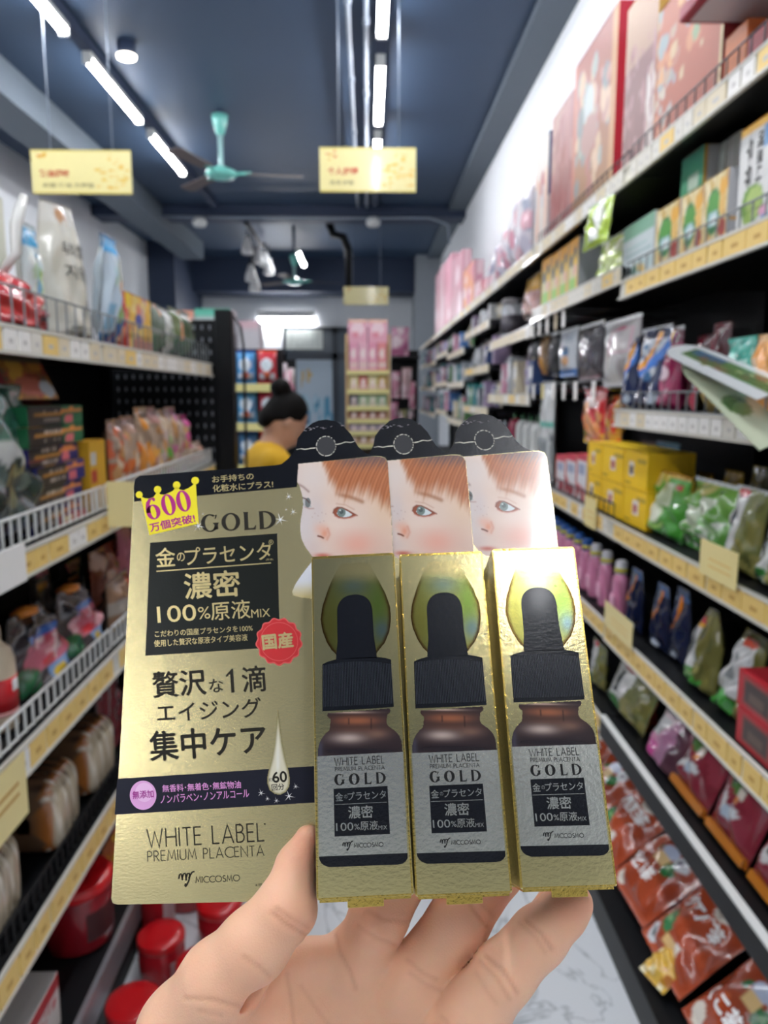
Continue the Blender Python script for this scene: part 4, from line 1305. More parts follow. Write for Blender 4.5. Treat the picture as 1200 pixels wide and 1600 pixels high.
# ------------------------------------------------------------------ right run, base deck: rust coloured bags lying back
RUST = lambda sd, var_: [('base', '#a8492c'), ('blobs', sd, 7, .1, .1, .9, .6, .1, .2, ['#b5532c', '#a04428', '#ad4c2e'])] + (
    [('ell', .52, .66, .12, .07, '#b9c4dc'), ('ell', .75, .66, .12, .08, '#d3d8de'), ('ell', .75, .66, .05, .045, '#6c6a78'), ('rect', .42, .5, .6, .6, '#e6c58a'), ('ell', .7, .52, .11, .08, '#1f6f38'), ('ell', .7, .53, .05, .03, '#5f9a62'), ('ell', .36, .6, .05, .05, '#2f6f3c'), ('ell', .18, .12, .11, .09, '#e0d9cc')] if var_ else
    [('ell', .24, .34, .12, .1, '#1f6f38'), ('ell', .3, .28, .09, .07, '#2f7f45'), ('ell', .25, .33, .05, .035, '#79a86c'), ('rect', .38, .14, .62, .24, '#e6c58a'), ('rect', .58, .16, .68, .27, '#e6e2da'), ('ell', .16, .12, .1, .09, '#d6dbe0'), ('ell', .17, .12, .04, .05, '#5f6c70'), ('ell', .48, .06, .12, .05, '#b9c6da'), ('ell', .66, .76, .16, .1, '#cfc8bc'), ('ell', .68, .76, .08, .06, '#a49c94'), ('ell', .6, .05, .06, .04, '#2f6f3c')])
BASE = [(1.655, 'グアバ茶', 0, 'nearest rust brown tea bag with white lettering on the base deck'), (1.895, '米どん茶', 1, 'second rust brown tea bag from the near end of the base deck'), (2.135, '黒豆茶', 0, 'third rust brown tea bag from the near end, half turned'),
        (2.375, 'びわ茶', 1, 'fourth rust brown tea bag from the near end, behind the gold box corner'), (2.615, '杜仲茶', 0, 'fifth rust brown tea bag from the near end of the base deck'), (2.855, 'はと麦', 1, 'sixth and farthest rust brown tea bag of the base deck'), (1.40, 'くこ茶', 1, 'rust brown tea bag at the near end, cut by the frame')]
for i, (y, tx, vr, lab) in enumerate(BASE):
    o = pouch('tea_bag', .232, .075, .27, RUST(110 + i, vr), [('base', '#8a3524')], 'pillow', 60 + i, .004, 34, 44, None, None, 0, None)
    o['dims'] = (.232, .075, .27)
    tag(o, lab, 'bag', 'rust brown tea bags on the base deck')
    o.rotation_euler = (R(-50) - .05 * (i % 2), R(0), -PI / 2 + (.05 if i % 2 else .02))
    o.location = (.70, y, .138)
    bag_text(o, tx, .16, .5, .88, .66, WINK, 'pillow', 60 + i, .004, .05) if not vr else bag_text(o, tx, .1, .26, .66, .42, WINK, 'pillow', 60 + i, .004, .05)
    m = MB()
    for k in range(3):
        m.add([(-.11 + .002 * k, -.012 + .006 * k, .226 + .013 * k), (.11, -.012 + .006 * k, .224 + .013 * k), (.11, -.004 + .006 * k, .24 + .013 * k), (-.11, -.004 + .006 * k, .242 + .013 * k)], [(0, 1, 2, 3)], GOLDSEAL)
    m.box(-.111, .111, -.006, .006, .245, .276, GOLDSEAL, .002)
    m.build('gold_top_seal', o, fix=False)
o = pouch('tea_bag', .09, .04, .1, [('base', '#d9b04a'), ('blobs', 121, 12, 0, 0, 1, 1, .06, .14, ['#e8dba6', '#c98f2c', '#efe6c0', '#b9742a'])], None, 'pillow', 77, .004, 24, 28)
o.rotation_euler = (R(-58), 0, -PI / 2 + .3)
o.location = (.668, 1.62, .122)
tag(o, 'small yellow and cream bag at the aisle edge of the base deck', 'bag')

# ------------------------------------------------------------------ yellow price cards standing on the right price rails
CARD = mat('pale_yellow_price_sign', '#eedd9c', .4, var=.03)
for (px0, px1, py0, py1, lab) in ((1094, 1150, 862, 925, 'large pale yellow card slotted in the rail below the seaweed bags'), (914, 930, 778, 832, 'narrow pale yellow card in the rail below the yellow boxes'), (944, 987, 970, 1018, 'pale yellow card in the rail below the pink bottles')):
    p00, p11 = atX(px0, py0, .712), atX(px1, py1 - 8, .712)
    e = empty('price_card', (.712, (p00.y + p11.y) / 2, min(p00.z, p11.z) - .01))
    tag(e, lab, 'price card', 'pale yellow price cards on the right rails')
    hw, hh = abs(p00.y - p11.y) / 2, max(p00.z, p11.z) - min(p00.z, p11.z) + .02
    hh = max(hh, .075)
    MB().box(0, .0012, -hw, hw, 0, hh, CARD).build('card', e)
    for k in range(2):
        MB().box(-.0004, 0, -hw * .7, hw * .5, hh * (.5 - .2 * k), hh * (.56 - .2 * k), TAGY).build('printed_line', e)

# ================================================================== left shelves, top shelf
Z = 1.6225
RICE = [('base', '#cfccbf'), ('rect', 0, .86, 1, 1, '#d6d4cb'), ('ell', .5, .9, .16, .07, '#b98f6c'), ('blobs', 201, 14, 0, 0, 1, .9, .08, .2, ['#d2d0c4', '#cbc7b8']), ('marks', 6, .3, .08, .8, .12, 1, 6, '#6c6a60')]
rb_ = rbag(-1, 'red net bag tied at the top on the near end of the top left shelf', 'bag', -60, 44, 418, Z, .15, [('base', '#b3262c'), ('blobs', 203, 20, 0, 0, 1, 1, .05, .12, ['#c23338', '#a01c24', '#cc4a48']), ('ell', .8, .55, .1, .08, '#d9706c')], seed=81, narrow=.8, wr=.006)
tm = MB().tube([(.03, 0, .12), (.05, -.02, .16), (.06, -.02, .22), (.085, -.03, .28)], [.008, .011, .012, .009], mat('clear_film_tail', '#d8d8d2', .2, coat=.6), 8)
tm.build('tied_top', rb_)
rbox(-1, 'pale cream carton at the frame edge behind the red net bag', 'carton', -30, 12, 305, Z, .07, [('base', '#dad9c8'), ('ell', .8, .25, .16, .09, '#d9b84a')], X=.80)
BLW = [('base', '#c9d6d6'), ('rect', 0, .8, 1, .96, '#2f9acc'), ('rect', 0, 0, 1, .22, '#2f86c0'), ('ell', .6, .45, .25, .2, '#9fbf62'), ('ell', .4, .35, .2, .12, '#d9e2d6'), ('blobs', 205, 8, 0, .2, 1, .7, .06, .12, ['#b4cdb0', '#7fb0d0', '#dfe6e0'])]
rbag(-1, 'narrow blue and green pack between the red net bag and the rice bag', 'pack', 34, 60, 352, Z, .04, BLW, seed=82, X=.72, kind='pillow')
ri = rbag(-1, 'large cream rice bag with black hangul on the top left shelf', 'rice bag', 72, 112, 322, Z, .12, RICE, seed=83, narrow=.35, wr=.004, yaw=-.35, X=.70, seal=None)
for i, (s_, v1) in enumerate((('우리쌀', .72), ('지은', .56))):
    bag_text(ri, s_, .3, v1 - .1, .78, v1, INK, 'stand', 83, .004, .0)
ti = rbag(-1, 'pale blue and white flour pack leaning forward beside the rice bag', 'pack', 148, 164, 372, Z, .06, [('base', '#c3d3e0'), ('rect', 0, .86, 1, 1, '#3aa0da'), ('rect', 0, 0, 1, .12, '#2c78b4'), ('rect', .1, .14, .5, .4, '#86b0cc'), ('ell', .5, .7, .26, .1, '#b9d6dc'), ('blobs', 207, 8, .3, .5, .9, .8, .05, .1, ['#d9e6ea', '#a9c8b4', '#cfe0ea'])], seed=84, lean=-.12, narrow=-.2, kind='pillow')
rbag(-1, 'clear pack with deep blue top and foot beside the pale blue pack', 'pack', 160, 184, 372, Z, .06, [('base', '#a9b4a8'), ('rect', 0, .82, 1, 1, '#2a6a94'), ('rect', 0, 0, 1, .25, '#1f5ea4'), ('ell', .6, .45, .3, .1, '#2c6cb0'), ('blobs', 208, 12, 0, .2, 1, .8, .06, .12, ['#c9cdb0', '#8fae6c', '#d9dcd0', '#c9a88a'])], seed=85, kind='pillow')
rbag(-1, 'pink, blue and yellow pack left of the yellow box', 'pack', 178, 192, 448, Z, .05, [('base', '#d9a88a'), ('rect', 0, .85, 1, 1, '#d9b04a'), ('rect', 0, 0, 1, .3, '#3c4c94'), ('blobs', 209, 12, 0, .1, 1, .8, .08, .16, ['#d98a6c', '#e0c4a8', '#c9505a', '#5c6cb0'])], seed=86, kind='pillow')
rbox(-1, 'yellow box with bright red edge and printed mascot blot on the top left shelf', 'box', 197, 236, 464, Z, .07, [('base', '#e0b23c'), ('rect', 0, 0, .18, 1, '#e6c81e'), ('rect', 0, 0, .1, .7, '#cf3a26'), ('blobs', 211, 26, .2, .1, 1, .95, .05, .12, ['#d99a4a', '#e0c46c', '#d2785c', '#c9a0a0', '#e6d08a']), ('ell', .5, .55, .14, .14, '#3c4a9c'), ('rect', .2, .0, 1, .2, '#a86c5c')], [('base', '#d9402a')], name='product_box')
for i, (a, b_, t, c1) in enumerate(((238, 249, 476, '#6c7a6c'), (251, 262, 484, '#d3d6d2'), (264, 279, 482, '#5f6f4a'), (281, 296, 488, '#4a5c44'))):
    rbag(-1, f'{["grey green", "white", "olive green", "dark green"][i]} pack toward the far end of the top left shelf', 'pack', a, b_, t, Z, .06, [('base', c1), ('rect', 0, 0, 1, .4, '#2f5a38' if i != 1 else '#c4c8c2'), ('blobs', 212 + i, 8, 0, .2, 1, 1, .08, .16, [c1, '#c98a5c', '#8d9a84'])], seed=87 + i, kind='pillow')

# ------------------------------------------------------------------ left shelves, second shelf
Z = 1.2175
dk = rbag(-1, 'big dark green clear bag with white paper band at the frame edge', 'bag', -90, 40, 600, Z, .11, [('base', '#1f2a28'), ('rect', 0, .48, 1, .66, '#a9aaa8'), ('rect', 0, .66, 1, 1, '#2c5a4c'), ('blobs', 221, 18, .3, .0, 1, .48, .03, .1, ['#2b3834', '#41504c', '#56645e', '#1a2230']), ('rect', 0, 0, 1, .12, '#1c2440')], seed=91, wr=.006)
CURRY = lambda c1, c2, sd: [('base', '#241c1a'), ('rect', .6, 0, 1, 1, c1), ('ell', .72, .28, .09, .26, '#c9626a'), ('rect', .1, .45, .62, .62, '#a8742c'), ('marks', sd, .25, .66, .58, .9, 1, 6, '#b9aa9c'), ('marks', sd + 1, .25, .1, .55, .34, 1, 7, '#a89a90'), ('ell', .78, .72, .2, .14, '#d9823c'), ('rect', .0, .3, .3, .42, '#5c1c1c')]
zz = Z + .001
for i, (c1, hh, lab, a, b_) in enumerate((('#1c1a66', .045, 'dark blue curry box at the bottom of the stack', 38, 140), ('#1a1a60', .045, 'dark blue curry box second from the bottom of the stack', 34, 136), ('#1c1c68', .045, 'dark blue curry box third from the bottom of the stack', 32, 130), ('#191858', .04, 'dark blue curry box fourth from the bottom, under the green ones', 30, 122),
                                          ('#1a5c38', .042, 'green curry box, lower of the two on the stack', 26, 168), ('#1d6640', .042, 'green curry box, uppermost of the curry stack', 24, 164))):
    w_, h_, yc = geo(-1, a, b_, 700, Z, .67)
    w_ = .26 if i < 4 else .29
    o = carton('curry_box', w_, .14, hh - .002, CURRY(c1, c1, 230 + i), [('base', '#b9b4b0'), ('rect', .55, 0, 1, 1, c1), ('rect', .1, .2, .4, .8, '#8d8a88')], [('base', c1), ('blobs', 240 + i, 6, .1, .1, .9, .9, .1, .2, ['#8d5a2c', '#b98a3c'])], flap=False)
    seat(o, -1, .665 + .004 * (i % 2), .14, 1.66 + .012 * ((i * 7) % 3), zz, 0, 0)
    tag(o, lab, 'box', 'stack of curry boxes')
    zz += hh
o = carton('curry_box', .26, .03, .1, [('base', '#a8702c'), ('blobs', 245, 24, 0, 0, 1, 1, .06, .16, ['#c98a3c', '#8d3c2c', '#d9a84a', '#6c5a4a', '#b0503c']), ('ell', .55, .3, .3, .22, '#c46c5c'), ('ell', .85, .25, .14, .2, '#b9c4d0'), ('rect', 0, 0, .12, 1, '#7c2430'), ('rect', .0, .85, 1, 1, '#5c5648')], [('base', '#7c2430')])
o.rotation_euler = (-.42, 0, PI / 2)
o.location = (-.72, 1.665, zz + .006)
tag(o, 'red and gold curry box leaning on top of the curry stack', 'box', 'stack of curry boxes')
rbox(-1, 'yellow box standing at the far end of the curry stack', 'box', 141, 166, 688, Z, .05, [('base', '#c99a26'), ('rect', .1, 0, .45, .3, '#d9d4c8'), ('rect', .1, .4, .4, .6, '#b03a34'), ('rect', .1, .65, .4, .85, '#b9b9b4')], [('base', '#b98c20')], name='product_box')
rbox(-1, 'flat red packet lying below the curry stack', 'box', 96, 134, 772, Z, .04, [('base', '#b32c34'), ('rect', 0, .5, .4, 1, '#d9cfa0')], [('base', '#a02830')], name='product_box', h=.02, X=.655)
NOOD = lambda sd, c1, c2: [('base', '#a08a78'), ('rect', 0, 0, 1, .45, c1), ('rect', 0, .78, 1, 1, c2), ('blobs', sd, 18, 0, .05, 1, .9, .07, .15, [c1, '#c9b49c', '#b98a5c', c2])]
for i, (a, b_, t, c1, c2, wd) in enumerate(((168, 188, 655, '#b9542c', '#8d6c5c', 'rust orange'), (189, 209, 650, '#c96a30', '#a07c6c', 'orange'), (211, 230, 636, '#d98f3c', '#c0a890', 'amber'), (231, 243, 636, '#d9a04a', '#b98a84', 'pale orange'), (244, 257, 640, '#6cae4a', '#b9a49c', 'green'), (258, 274, 636, '#b46c8c', '#c2a8a6', 'mauve'), (275, 292, 648, '#c9b4a4', '#c4508c', 'cream and pink'), (294, 312, 690, '#b98a78', '#c9b0a4', 'small tan'))):
    rbag(-1, f'{wd} noodle bag past the curry boxes on the second left shelf', 'noodle bag', a, b_, t, Z, .06, NOOD(250 + i, c1, c2), seed=94 + i, kind='pillow', name='noodle_bag', group='noodle bags on the second left shelf', wr=.004)

# ------------------------------------------------------------------ left shelves, third shelf
Z = .8645
bt = empty('cream_bottle', (-.715, atX(4, 1080, -.70).y, Z))
tag(bt, 'cream coloured bottle with red and white label at the frame edge', 'bottle')
MB().lathe([(0, 0), (.036, 0), (.04, .008), (.04, .135), (.034, .155), (.018, .172), (.016, .18), (0, .18)], mat('cream_bottle_plastic', '#d3c2a8', .3, var=.04, coat=.3), 28).build('bottle_body', bt)
MB().lathe([(0, .178), (.017, .178), (.018, .182), (.018, .2), (.014, .203), (0, .203)], mat('cream_cap', '#c9bda8', .4), 20).build('cap', bt)
MB().lathe([(.0402, .04), (.0408, .04), (.0408, .105), (.0402, .105)], mat('red_label', '#c4222a', .35), 28, smooth=True).build('label_band', bt)
MB().lathe([(.0402, .032), (.041, .032), (.041, .04), (.0402, .04)], mat('pink_label_edge', '#d9a09c', .35), 28).build('label_edge', bt)
m = MB()
for k in range(10):
    a = R(-30 + k * 3.2)
MB().box(.0395, .0425, -.012, .006, .078, .1, WINK, .001).build('label_emblem', bt)
SWEET = lambda sd: [('base', '#3a3438'), ('blobs', sd, 10, 0, .6, 1, 1, .06, .14, ['#4a4246', '#5c545a', '#2c2629']), ('rect', .25, .62, .9, .7, '#2c5cae'), ('rect', .15, .3, .9, .62, '#c4687c'), ('blobs', sd + 1, 9, .2, .34, .85, .6, .05, .1, ['#dba0a8', '#b84a5c', '#e6c4c6']), ('rect', .4, .06, .9, .28, '#7a9cc8'), ('ell', .55, .16, .1, .08, '#d9b83c'), ('ell', .12, .25, .16, .16, '#1f5c3a'), ('ell', .45, .36, .12, .06, '#c42c38')]
for i, (a, b_, t, lab) in enumerate(((22, 108, 950, 'nearer dark clear bag with pink and blue label behind the white wire fence'), (100, 158, 915, 'farther dark clear bag with pink and blue label behind the white wire fence'))):
    o = rbag(-1, lab, 'bag', a, b_, t, Z, .07, SWEET(260 + 3 * i), seed=104 + i, lean=.22, narrow=.45, wr=.006, group='dark clear bags with pink labels', X=.67)
    MB().lathe([(.028, .0), (.03, .012), (.01, .02)], mat('orange_tie', '#c9782c', .4), 12, (0, 0, o['dims'][2] * .93)).build('orange_tie', o)
rbag(-1, 'striped noodle pack with red and blue ends lying past the dark clear bags', 'noodle bag', 166, 200, 898, Z, .06, [('base', '#8a6c58'), ('rect', .0, .35, .65, .6, '#9c948c'), ('rect', .65, .5, 1, .9, '#c45c4c'), ('rect', .65, .25, 1, .5, '#4a90b8'), ('rect', .2, 0, 1, .22, '#c9a02c')], seed=106, kind='pillow', name='noodle_bag')
rbag(-1, 'brown and red snack bag under the curled yellow card', 'bag', 140, 182, 852, Z, .06, [('base', '#7c4030'), ('blobs', 266, 12, 0, 0, 1, 1, .08, .16, ['#a8583c', '#5c2c24', '#c4a090'])], seed=107, kind='pillow', X=.76)
rbag(-1, 'dusky pink bag beside the held cards on the third left shelf', 'bag', 184, 206, 822, Z, .06, [('base', '#a85c70'), ('rect', .2, .2, .8, .7, '#b46c80')], seed=108, X=.74)
for i, px in enumerate((46, 96)):
    rbag(-1, f'small red topped pack hanging back in the dark of the third left shelf, {["nearer", "farther"][i]} one', 'pack', px, px + 32, 875, Z + .0, .05, [('base', '#2c2426'), ('rect', .2, .8, .9, .98, '#a8505c'), ('rect', .2, .62, .6, .7, '#b0702c')], seed=109 + i, X=.86)

# ------------------------------------------------------------------ left shelves, fourth shelf: bread
Z = .5125


def loaf(y, label, seed):
    e = empty('bread_loaf', (-.735, y, Z))
    tag(e, label, 'bread', 'wrapped bread loaves')
    e.rotation_euler = (0, 0, PI / 2 + .06 * (1 if seed % 2 else -1))
    nu, nv = 40, 24
    u, v = [q_.ravel() for q_ in np.meshgrid(np.linspace(0, 1, nu + 1), np.linspace(0, 1, nv + 1))]
    an = v * 2 * PI
    ex = lambda c_, p: np.sign(c_) * np.abs(c_) ** p
    sc = np.clip(1 - np.abs(2 * u - 1) ** 7, .02, 1) ** .4
    rgn = np.random.RandomState(seed)
    x = (u - .5) * .17
    yy = .075 * ex(np.cos(an), .45) * sc
    zz = .085 + .085 * ex(np.sin(an), .5) * sc * (1 + .08 * np.sin(an) * 1)
    wrk = .0018 * np.sin(u * 31 + np.cos(an) * 3) * np.sin(an * 5 + u * 9)
    P = np.stack([x, yy + wrk, np.maximum(zz + wrk, 0)], 1)
    i = (np.arange(nv)[:, None] * (nu + 1) + np.arange(nu)[None]).ravel()
    Q = np.stack([i, i + 1, i + nu + 2, i + nu + 1], 1)
    front = np.cos(an)
    c_ = np.tile(np.array(lin('#5f4734')), (len(u), 1))
    c_[(yy < -.055)] = lin('#b5a68d')
    nz = np.sin(u * 40 + 3 * np.sin(an * 2)) * np.sin(an * 7 + u * 12)
    c_[(yy > -.06) & (yy < -.042)] = lin('#a0602a')
    c_[(zz > .14) & (nz > .45)] = lin('#3a2a22')
    c_[(yy < -.045) & (nz > .55)] = lin('#d6ccba')
    o = obj_from('wrapped_loaf', P, Q.tolist(), mat('bread_wrap', rough=.16, attr=True, coat=.9, bump=.0015, bscale=70), e, smooth=True, cols=c_, fix=True)
    t = MB().box(.083, .1, -.03, .03, .03, .09, GREYSEAL, .003)
    t.build('wrap_end', e)
    return e


loaf(1.60, 'nearer wrapped white bread loaf on the fourth left shelf', 301)
loaf(1.84, 'farther wrapped white bread loaf on the fourth left shelf', 302)
rbag(-1, 'dark red bag at the far end behind the bread loaves', 'bag', 150, 186, 1062, Z, .07, [('base', '#6c2630'), ('blobs', 270, 10, 0, 0, 1, 1, .08, .14, ['#7c303a', '#561c26'])], seed=112, X=.70)
loaf(1.30, 'nearest wrapped bread loaf, partly cut by the frame', 303)

# ------------------------------------------------------------------ left shelves, base deck
Z = .1715


def red_jar(x, y, z, label, group, r=.062, h=.16, dark=False, upside=False):
    e = empty('red_jar', (x, y, z))
    tag(e, label, 'jar', group)
    RJ = mat('red_jar_plastic_dark' if dark else 'red_jar_plastic', '#8a1420' if dark else '#a81c26', .25, coat=.3)
    RL = mat('red_jar_lid', '#c8141c', .3, coat=.3)
    MB().lathe([(0, 0), (r * .92, 0), (r, .008), (r, h * .8), (r * .93, h * .84), (0, h * .84)], RJ, 32).build('jar_body', e)
    MB().lathe([(0, h * .82), (r * 1.0, h * .82), (r * 1.04, h * .84), (r * 1.04, h * .97), (r * .98, h), (r * .5, h), (0, h)], RL, 32).build('lid', e)
    lb = MB()
    n = 10
    a0, a1 = R(-55 if x < 0 else 125), R(5 if x < 0 else 185)
    vs = []
    for k in range(n + 1):
        t = a0 + (a1 - a0) * k / n
        for zz_ in (h * .2, h * .62):
            vs.append(((r + .0012) * math.cos(t), (r + .0012) * math.sin(t), zz_))
    lb.add(vs, [(2 * k, 2 * k + 2, 2 * k + 3, 2 * k + 1) for k in range(n)], mat('jar_label_dark' if dark else 'jar_label_grey', '#3c1a1c' if dark else '#b79a9c', .4))
    lb.build('label', e)
    return e


red_jar(-.72, 1.74, Z, 'large dark red jar on the base deck under the bread', 'red jars on the left base deck', r=.085, h=.17, dark=True)
rbag(-1, 'colourful noodle bag with blue corner standing behind the dark red jar', 'noodle bag', 160, 205, 1290, Z, .06, [('base', '#a8683c'), ('blobs', 280, 40, 0, .1, 1, 1, .04, .1, ['#c9a05c', '#b84a30', '#6c8a3c', '#d9b83c', '#d98a4a', '#8d5a3c']), ('rect', .5, .02, .9, .3, '#8aa0b8'), ('rect', .55, .25, .85, .4, '#4a5c8c')], seed=113, X=.66, name='noodle_bag', wr=.005)
rbox(-1, 'white box with red top print and barcode at the lower left frame edge', 'box', -30, 92, 1500, Z, .12, [('base', '#cdc6c2'), ('rect', 0, .72, 1, 1, '#a8242c'), ('marks', 9, .55, .45, .95, .7, 3, 6, '#b9434a'), ('rect', .55, .08, .8, .28, '#8d8886'), ('rect', .58, .1, .61, .26, '#2c2a2a'), ('rect', .64, .1, .66, .26, '#2c2a2a'), ('rect', .7, .1, .74, .26, '#2c2a2a')], [('base', '#c9c2be')], name='product_box', h=.12, X=.66)
# red lidded jars standing on the floor in front of the base
JG = 'red lidded jars on the floor by the left base'
for i, (x, y, z, r, h, lab) in enumerate(((-.545, 2.12, 0, .075, .30, 'tall red lidded jar on the floor beside the black crates'), (-.60 + .02, 1.93, 0, .045, .26, 'slim red jar squeezed between the base strip and the tall red jar'),
                                          (-.535, 1.80, 0, .058, .13, 'low red lidded jar just left of the tall red jar, second row'), (-.41, 1.93, 0, .06, .13, 'low red lidded jar in front of the tall red jar'),
                                          (-.54, 1.58, 0, .06, .13, 'low red lidded jar nearest the frame bottom'), (-.41, 1.70, 0, .06, .13, 'low red lidded jar beside the wrist'), (-.37, 2.16, 0, .05, .17, 'red lidded jar peeking out behind the wrist'))):
    red_jar(x, y, z, lab, JG, r, h)
# stack of black plastic crates
CR = mat('black_crate_plastic', '#15181a', .4, var=.2, vscale=40)
for k in range(4):
    e = empty('black_crate', (-.40, 2.62, .085 * k))
    tag(e, f'black slotted plastic crate on the floor, {["bottom", "second", "third", "top"][k]} one of the stack behind the red jars', 'crate', 'stack of black crates')
    b = MB()
    for a in (-1, 1):
        b.box(a * .15 - .006, a * .15 + .006, -.2, .2, 0, .08, CR)
        b.box(-.15, .15, a * .2 - .006, a * .2 + .006, 0, .08, CR)
    b.box(-.15, .15, -.2, .2, 0, .008, CR)
    b.build('crate_body', e)
    MB().box(-.165, .165, -.215, -.2, .07, .082, CR).build('rim', e)
    s_ = MB()
    for q_ in range(9):
        s_.box(-.13 + q_ * .03, -.118 + q_ * .03, -.2075, -.2062, .015, .06, DGREY)
    s_.build('slots', e)
rbag(-1, 'pale packet lying on top of the black crates', 'packet', 275, 300, 1412, .345, .06, [('base', '#b9a490'), ('blobs', 285, 8, 0, 0, 1, 1, .1, .2, ['#d3c4b4', '#9a7c6a'])], seed=114, X=.36, h=.05, w=.14, kind='pillow').location = (-.40, 2.58, .3425)

# yellow card curling out of the second left rail beside the held cards
cc = empty('curled_card', (-.622, 1.84, 1.205))
tag(cc, 'pale yellow curled price card jutting out beside the held cards', 'price card')
n = 14
vs, fs = [], []
for k in range(n + 1):
    t = k / n
    p = Vector((0.0 + .12 * math.sin(t * 1.5), -.01 + .05 * t, .035 - .03 * t * t))
    for zz_ in (-.055, .055):
        vs.append((p.x, p.y + .0, p.z + zz_))
for k in range(n):
    fs.append((2 * k, 2 * k + 2, 2 * k + 3, 2 * k + 1))
m = MB().add(vs, fs, CARD, True).add([(x + .0008, y + .0012, z) for x, y, z in vs], [f[::-1] for f in fs], CARD, True)
m.build('card_sheet', cc, fix=False)
q0, q1 = atX(0, 862, -.625), atX(36, 930, -.625)
e = empty('price_card', (-.622, (q0.y + q1.y) / 2, 1.165))
tag(e, 'white paper price card clipped on the second left rail at the frame edge', 'price card')
MB().box(0, .001, -.06, .05, 0, .07, TAGW).build('card', e)
q0 = atX(14, 1300, -.625)
e = empty('price_card', (-.622, q0.y, .745))
tag(e, 'pale yellow price card hanging on the third left rail at the frame edge', 'price card')
MB().box(0, .001, -.07, .07, 0, .12, CARD).build('card', e)
m = MB()
for k in range(2):
    m.box(.001, .0013, -.04, .04, .05 + .02 * k, .057 + .02 * k, mat('orange_price_print', '#c79a50', .5))
m.build('printed_line', e)

# ================================================================== goods of the far right units, copies of a few kinds
rg = random.Random(99)
PAL = [('grey', '#a9adb2'), ('pale grey', '#c9cccf'), ('pink', '#d39ab0'), ('white', '#dadcde'), ('mauve', '#a894b4'), ('teal', '#3f8a8c'), ('navy', '#28406c'), ('black', '#24262a'), ('silver', '#8d949c'), ('rose', '#c46c84'), ('blue', '#4a78b4'), ('cream', '#cfc4a8'), ('green', '#6c9a68'), ('lilac', '#b9a9cc')]
PROTO = []
for i, (nm, c) in enumerate(PAL):
    o = carton('small_box', .085, .1, .17, [('base', c), ('rect', .12, .5, .88, .82, '#dcdddf'), ('ell', .5, .28, .3, .13, '#8d8f98'), ('marks', i, .2, .55, .8, .78, 2, 5, '#7d8088')], [('base', c)], None, .012, flap=False)
    p = pouch('small_pack', .095, .05, .19, [('base', c), ('rect', .1, .3, .9, .7, '#d3d5d8'), ('ell', .5, .5, .3, .14, c), ('rect', 0, .9, 1, 1, '#c4c7ca')], None, 'pillow', i, .003, 12, 14, GLOSS)
    PROTO.append((nm, o, p, [0]))
BAYN = {3: 'third', 4: 'fourth', 5: 'fifth', 6: 'sixth', 7: 'seventh', 8: 'eighth'}
for k in FAR:
    y0 = 3.45 + (k - 3) * 1.2
    for si, z in enumerate(FAR[k]):
        if si == 0:
            continue
        y, n = y0 + .09, 0
        head = FAR[k][si - 1] - .06 - z
        while y < y0 + 1.12:
            if k == 3 and si == 1:
                break
            if k == 3 and si == 3 and y < 4.4:
                y = 4.4
            nm, o, p, used = PROTO[rg.randrange(len(PROTO))]
            src = o if rg.random() < .55 else p
            s_ = rg.uniform(.75, 1.15)
            hh = min(1.15, head / .2) * rg.uniform(.7, 1.0)
            lab = f'{nm} {"box" if src is o else "packet"}, {ORD[n]} along shelf {["one", "two", "three", "four", "five"][si]} of the {BAYN[k]} right unit'
            c = dup(src, (.735 + .055 + rg.uniform(0, .03), y, z + .001), (0, 0, -PI / 2), lab, None, (s_, 1, hh))
            tag(c, lab, 'box' if src is o else 'packet', f'goods of the {BAYN[k]} right unit')
            y += .105 * s_ + rg.uniform(.0, .012)
            n += 1
# B-shelf goods of the second unit left of the white boxes, partly seen beside the cards
for i, (a, b_, t, c1, nm) in enumerate(((846, 866, 596, '#c3c6c6', 'tall clear and white pack'),)):
    rbag(1, f'{nm} standing on the shelf left of the white boxes', 'pack', a, b_, t, 1.1315, .05, [('base', c1), ('rect', 0, .55, 1, .6, '#6cb4a4'), ('blobs', 320, 14, .2, .1, 1, .5, .05, .12, ['#6c7276', '#e0e2e2', '#8d9496'])], seed=120, kind='pillow', material=GLOSS)
for i, (px, c1, nm) in enumerate(((800, '#8f1c3c', 'crimson'), (812, '#c9ccca', 'white'), (824, '#c4c7c5', 'white'), (836, '#cdd0ce', 'white'))):
    y = atX(px, 670, .78).y
    e = empty('shampoo_bottle', (.80, y, 1.1315))
    tag(e, f'{nm} shampoo bottle left of the tall clear pack, {ORD[i]} from the far end', 'bottle', 'shampoo bottles')
    hb = .20
    MB().lathe([(0, 0), (.036, 0), (.04, .01), (.04, hb), (.03, hb + .03), (.012, hb + .04), (0, hb + .04)], mat('bottle_' + nm, c1, .25, coat=.4), 24).build('bottle_body', e)
    MB().lathe([(0, hb + .035), (.014, hb + .035), (.014, hb + .07), (0, hb + .07)], mat('bottle_cap_green', '#3c6c4c', .4), 16).build('cap', e)
for nm, o, p, used in PROTO:
    for q_ in (o, p):
        bpy.data.objects.remove(q_)

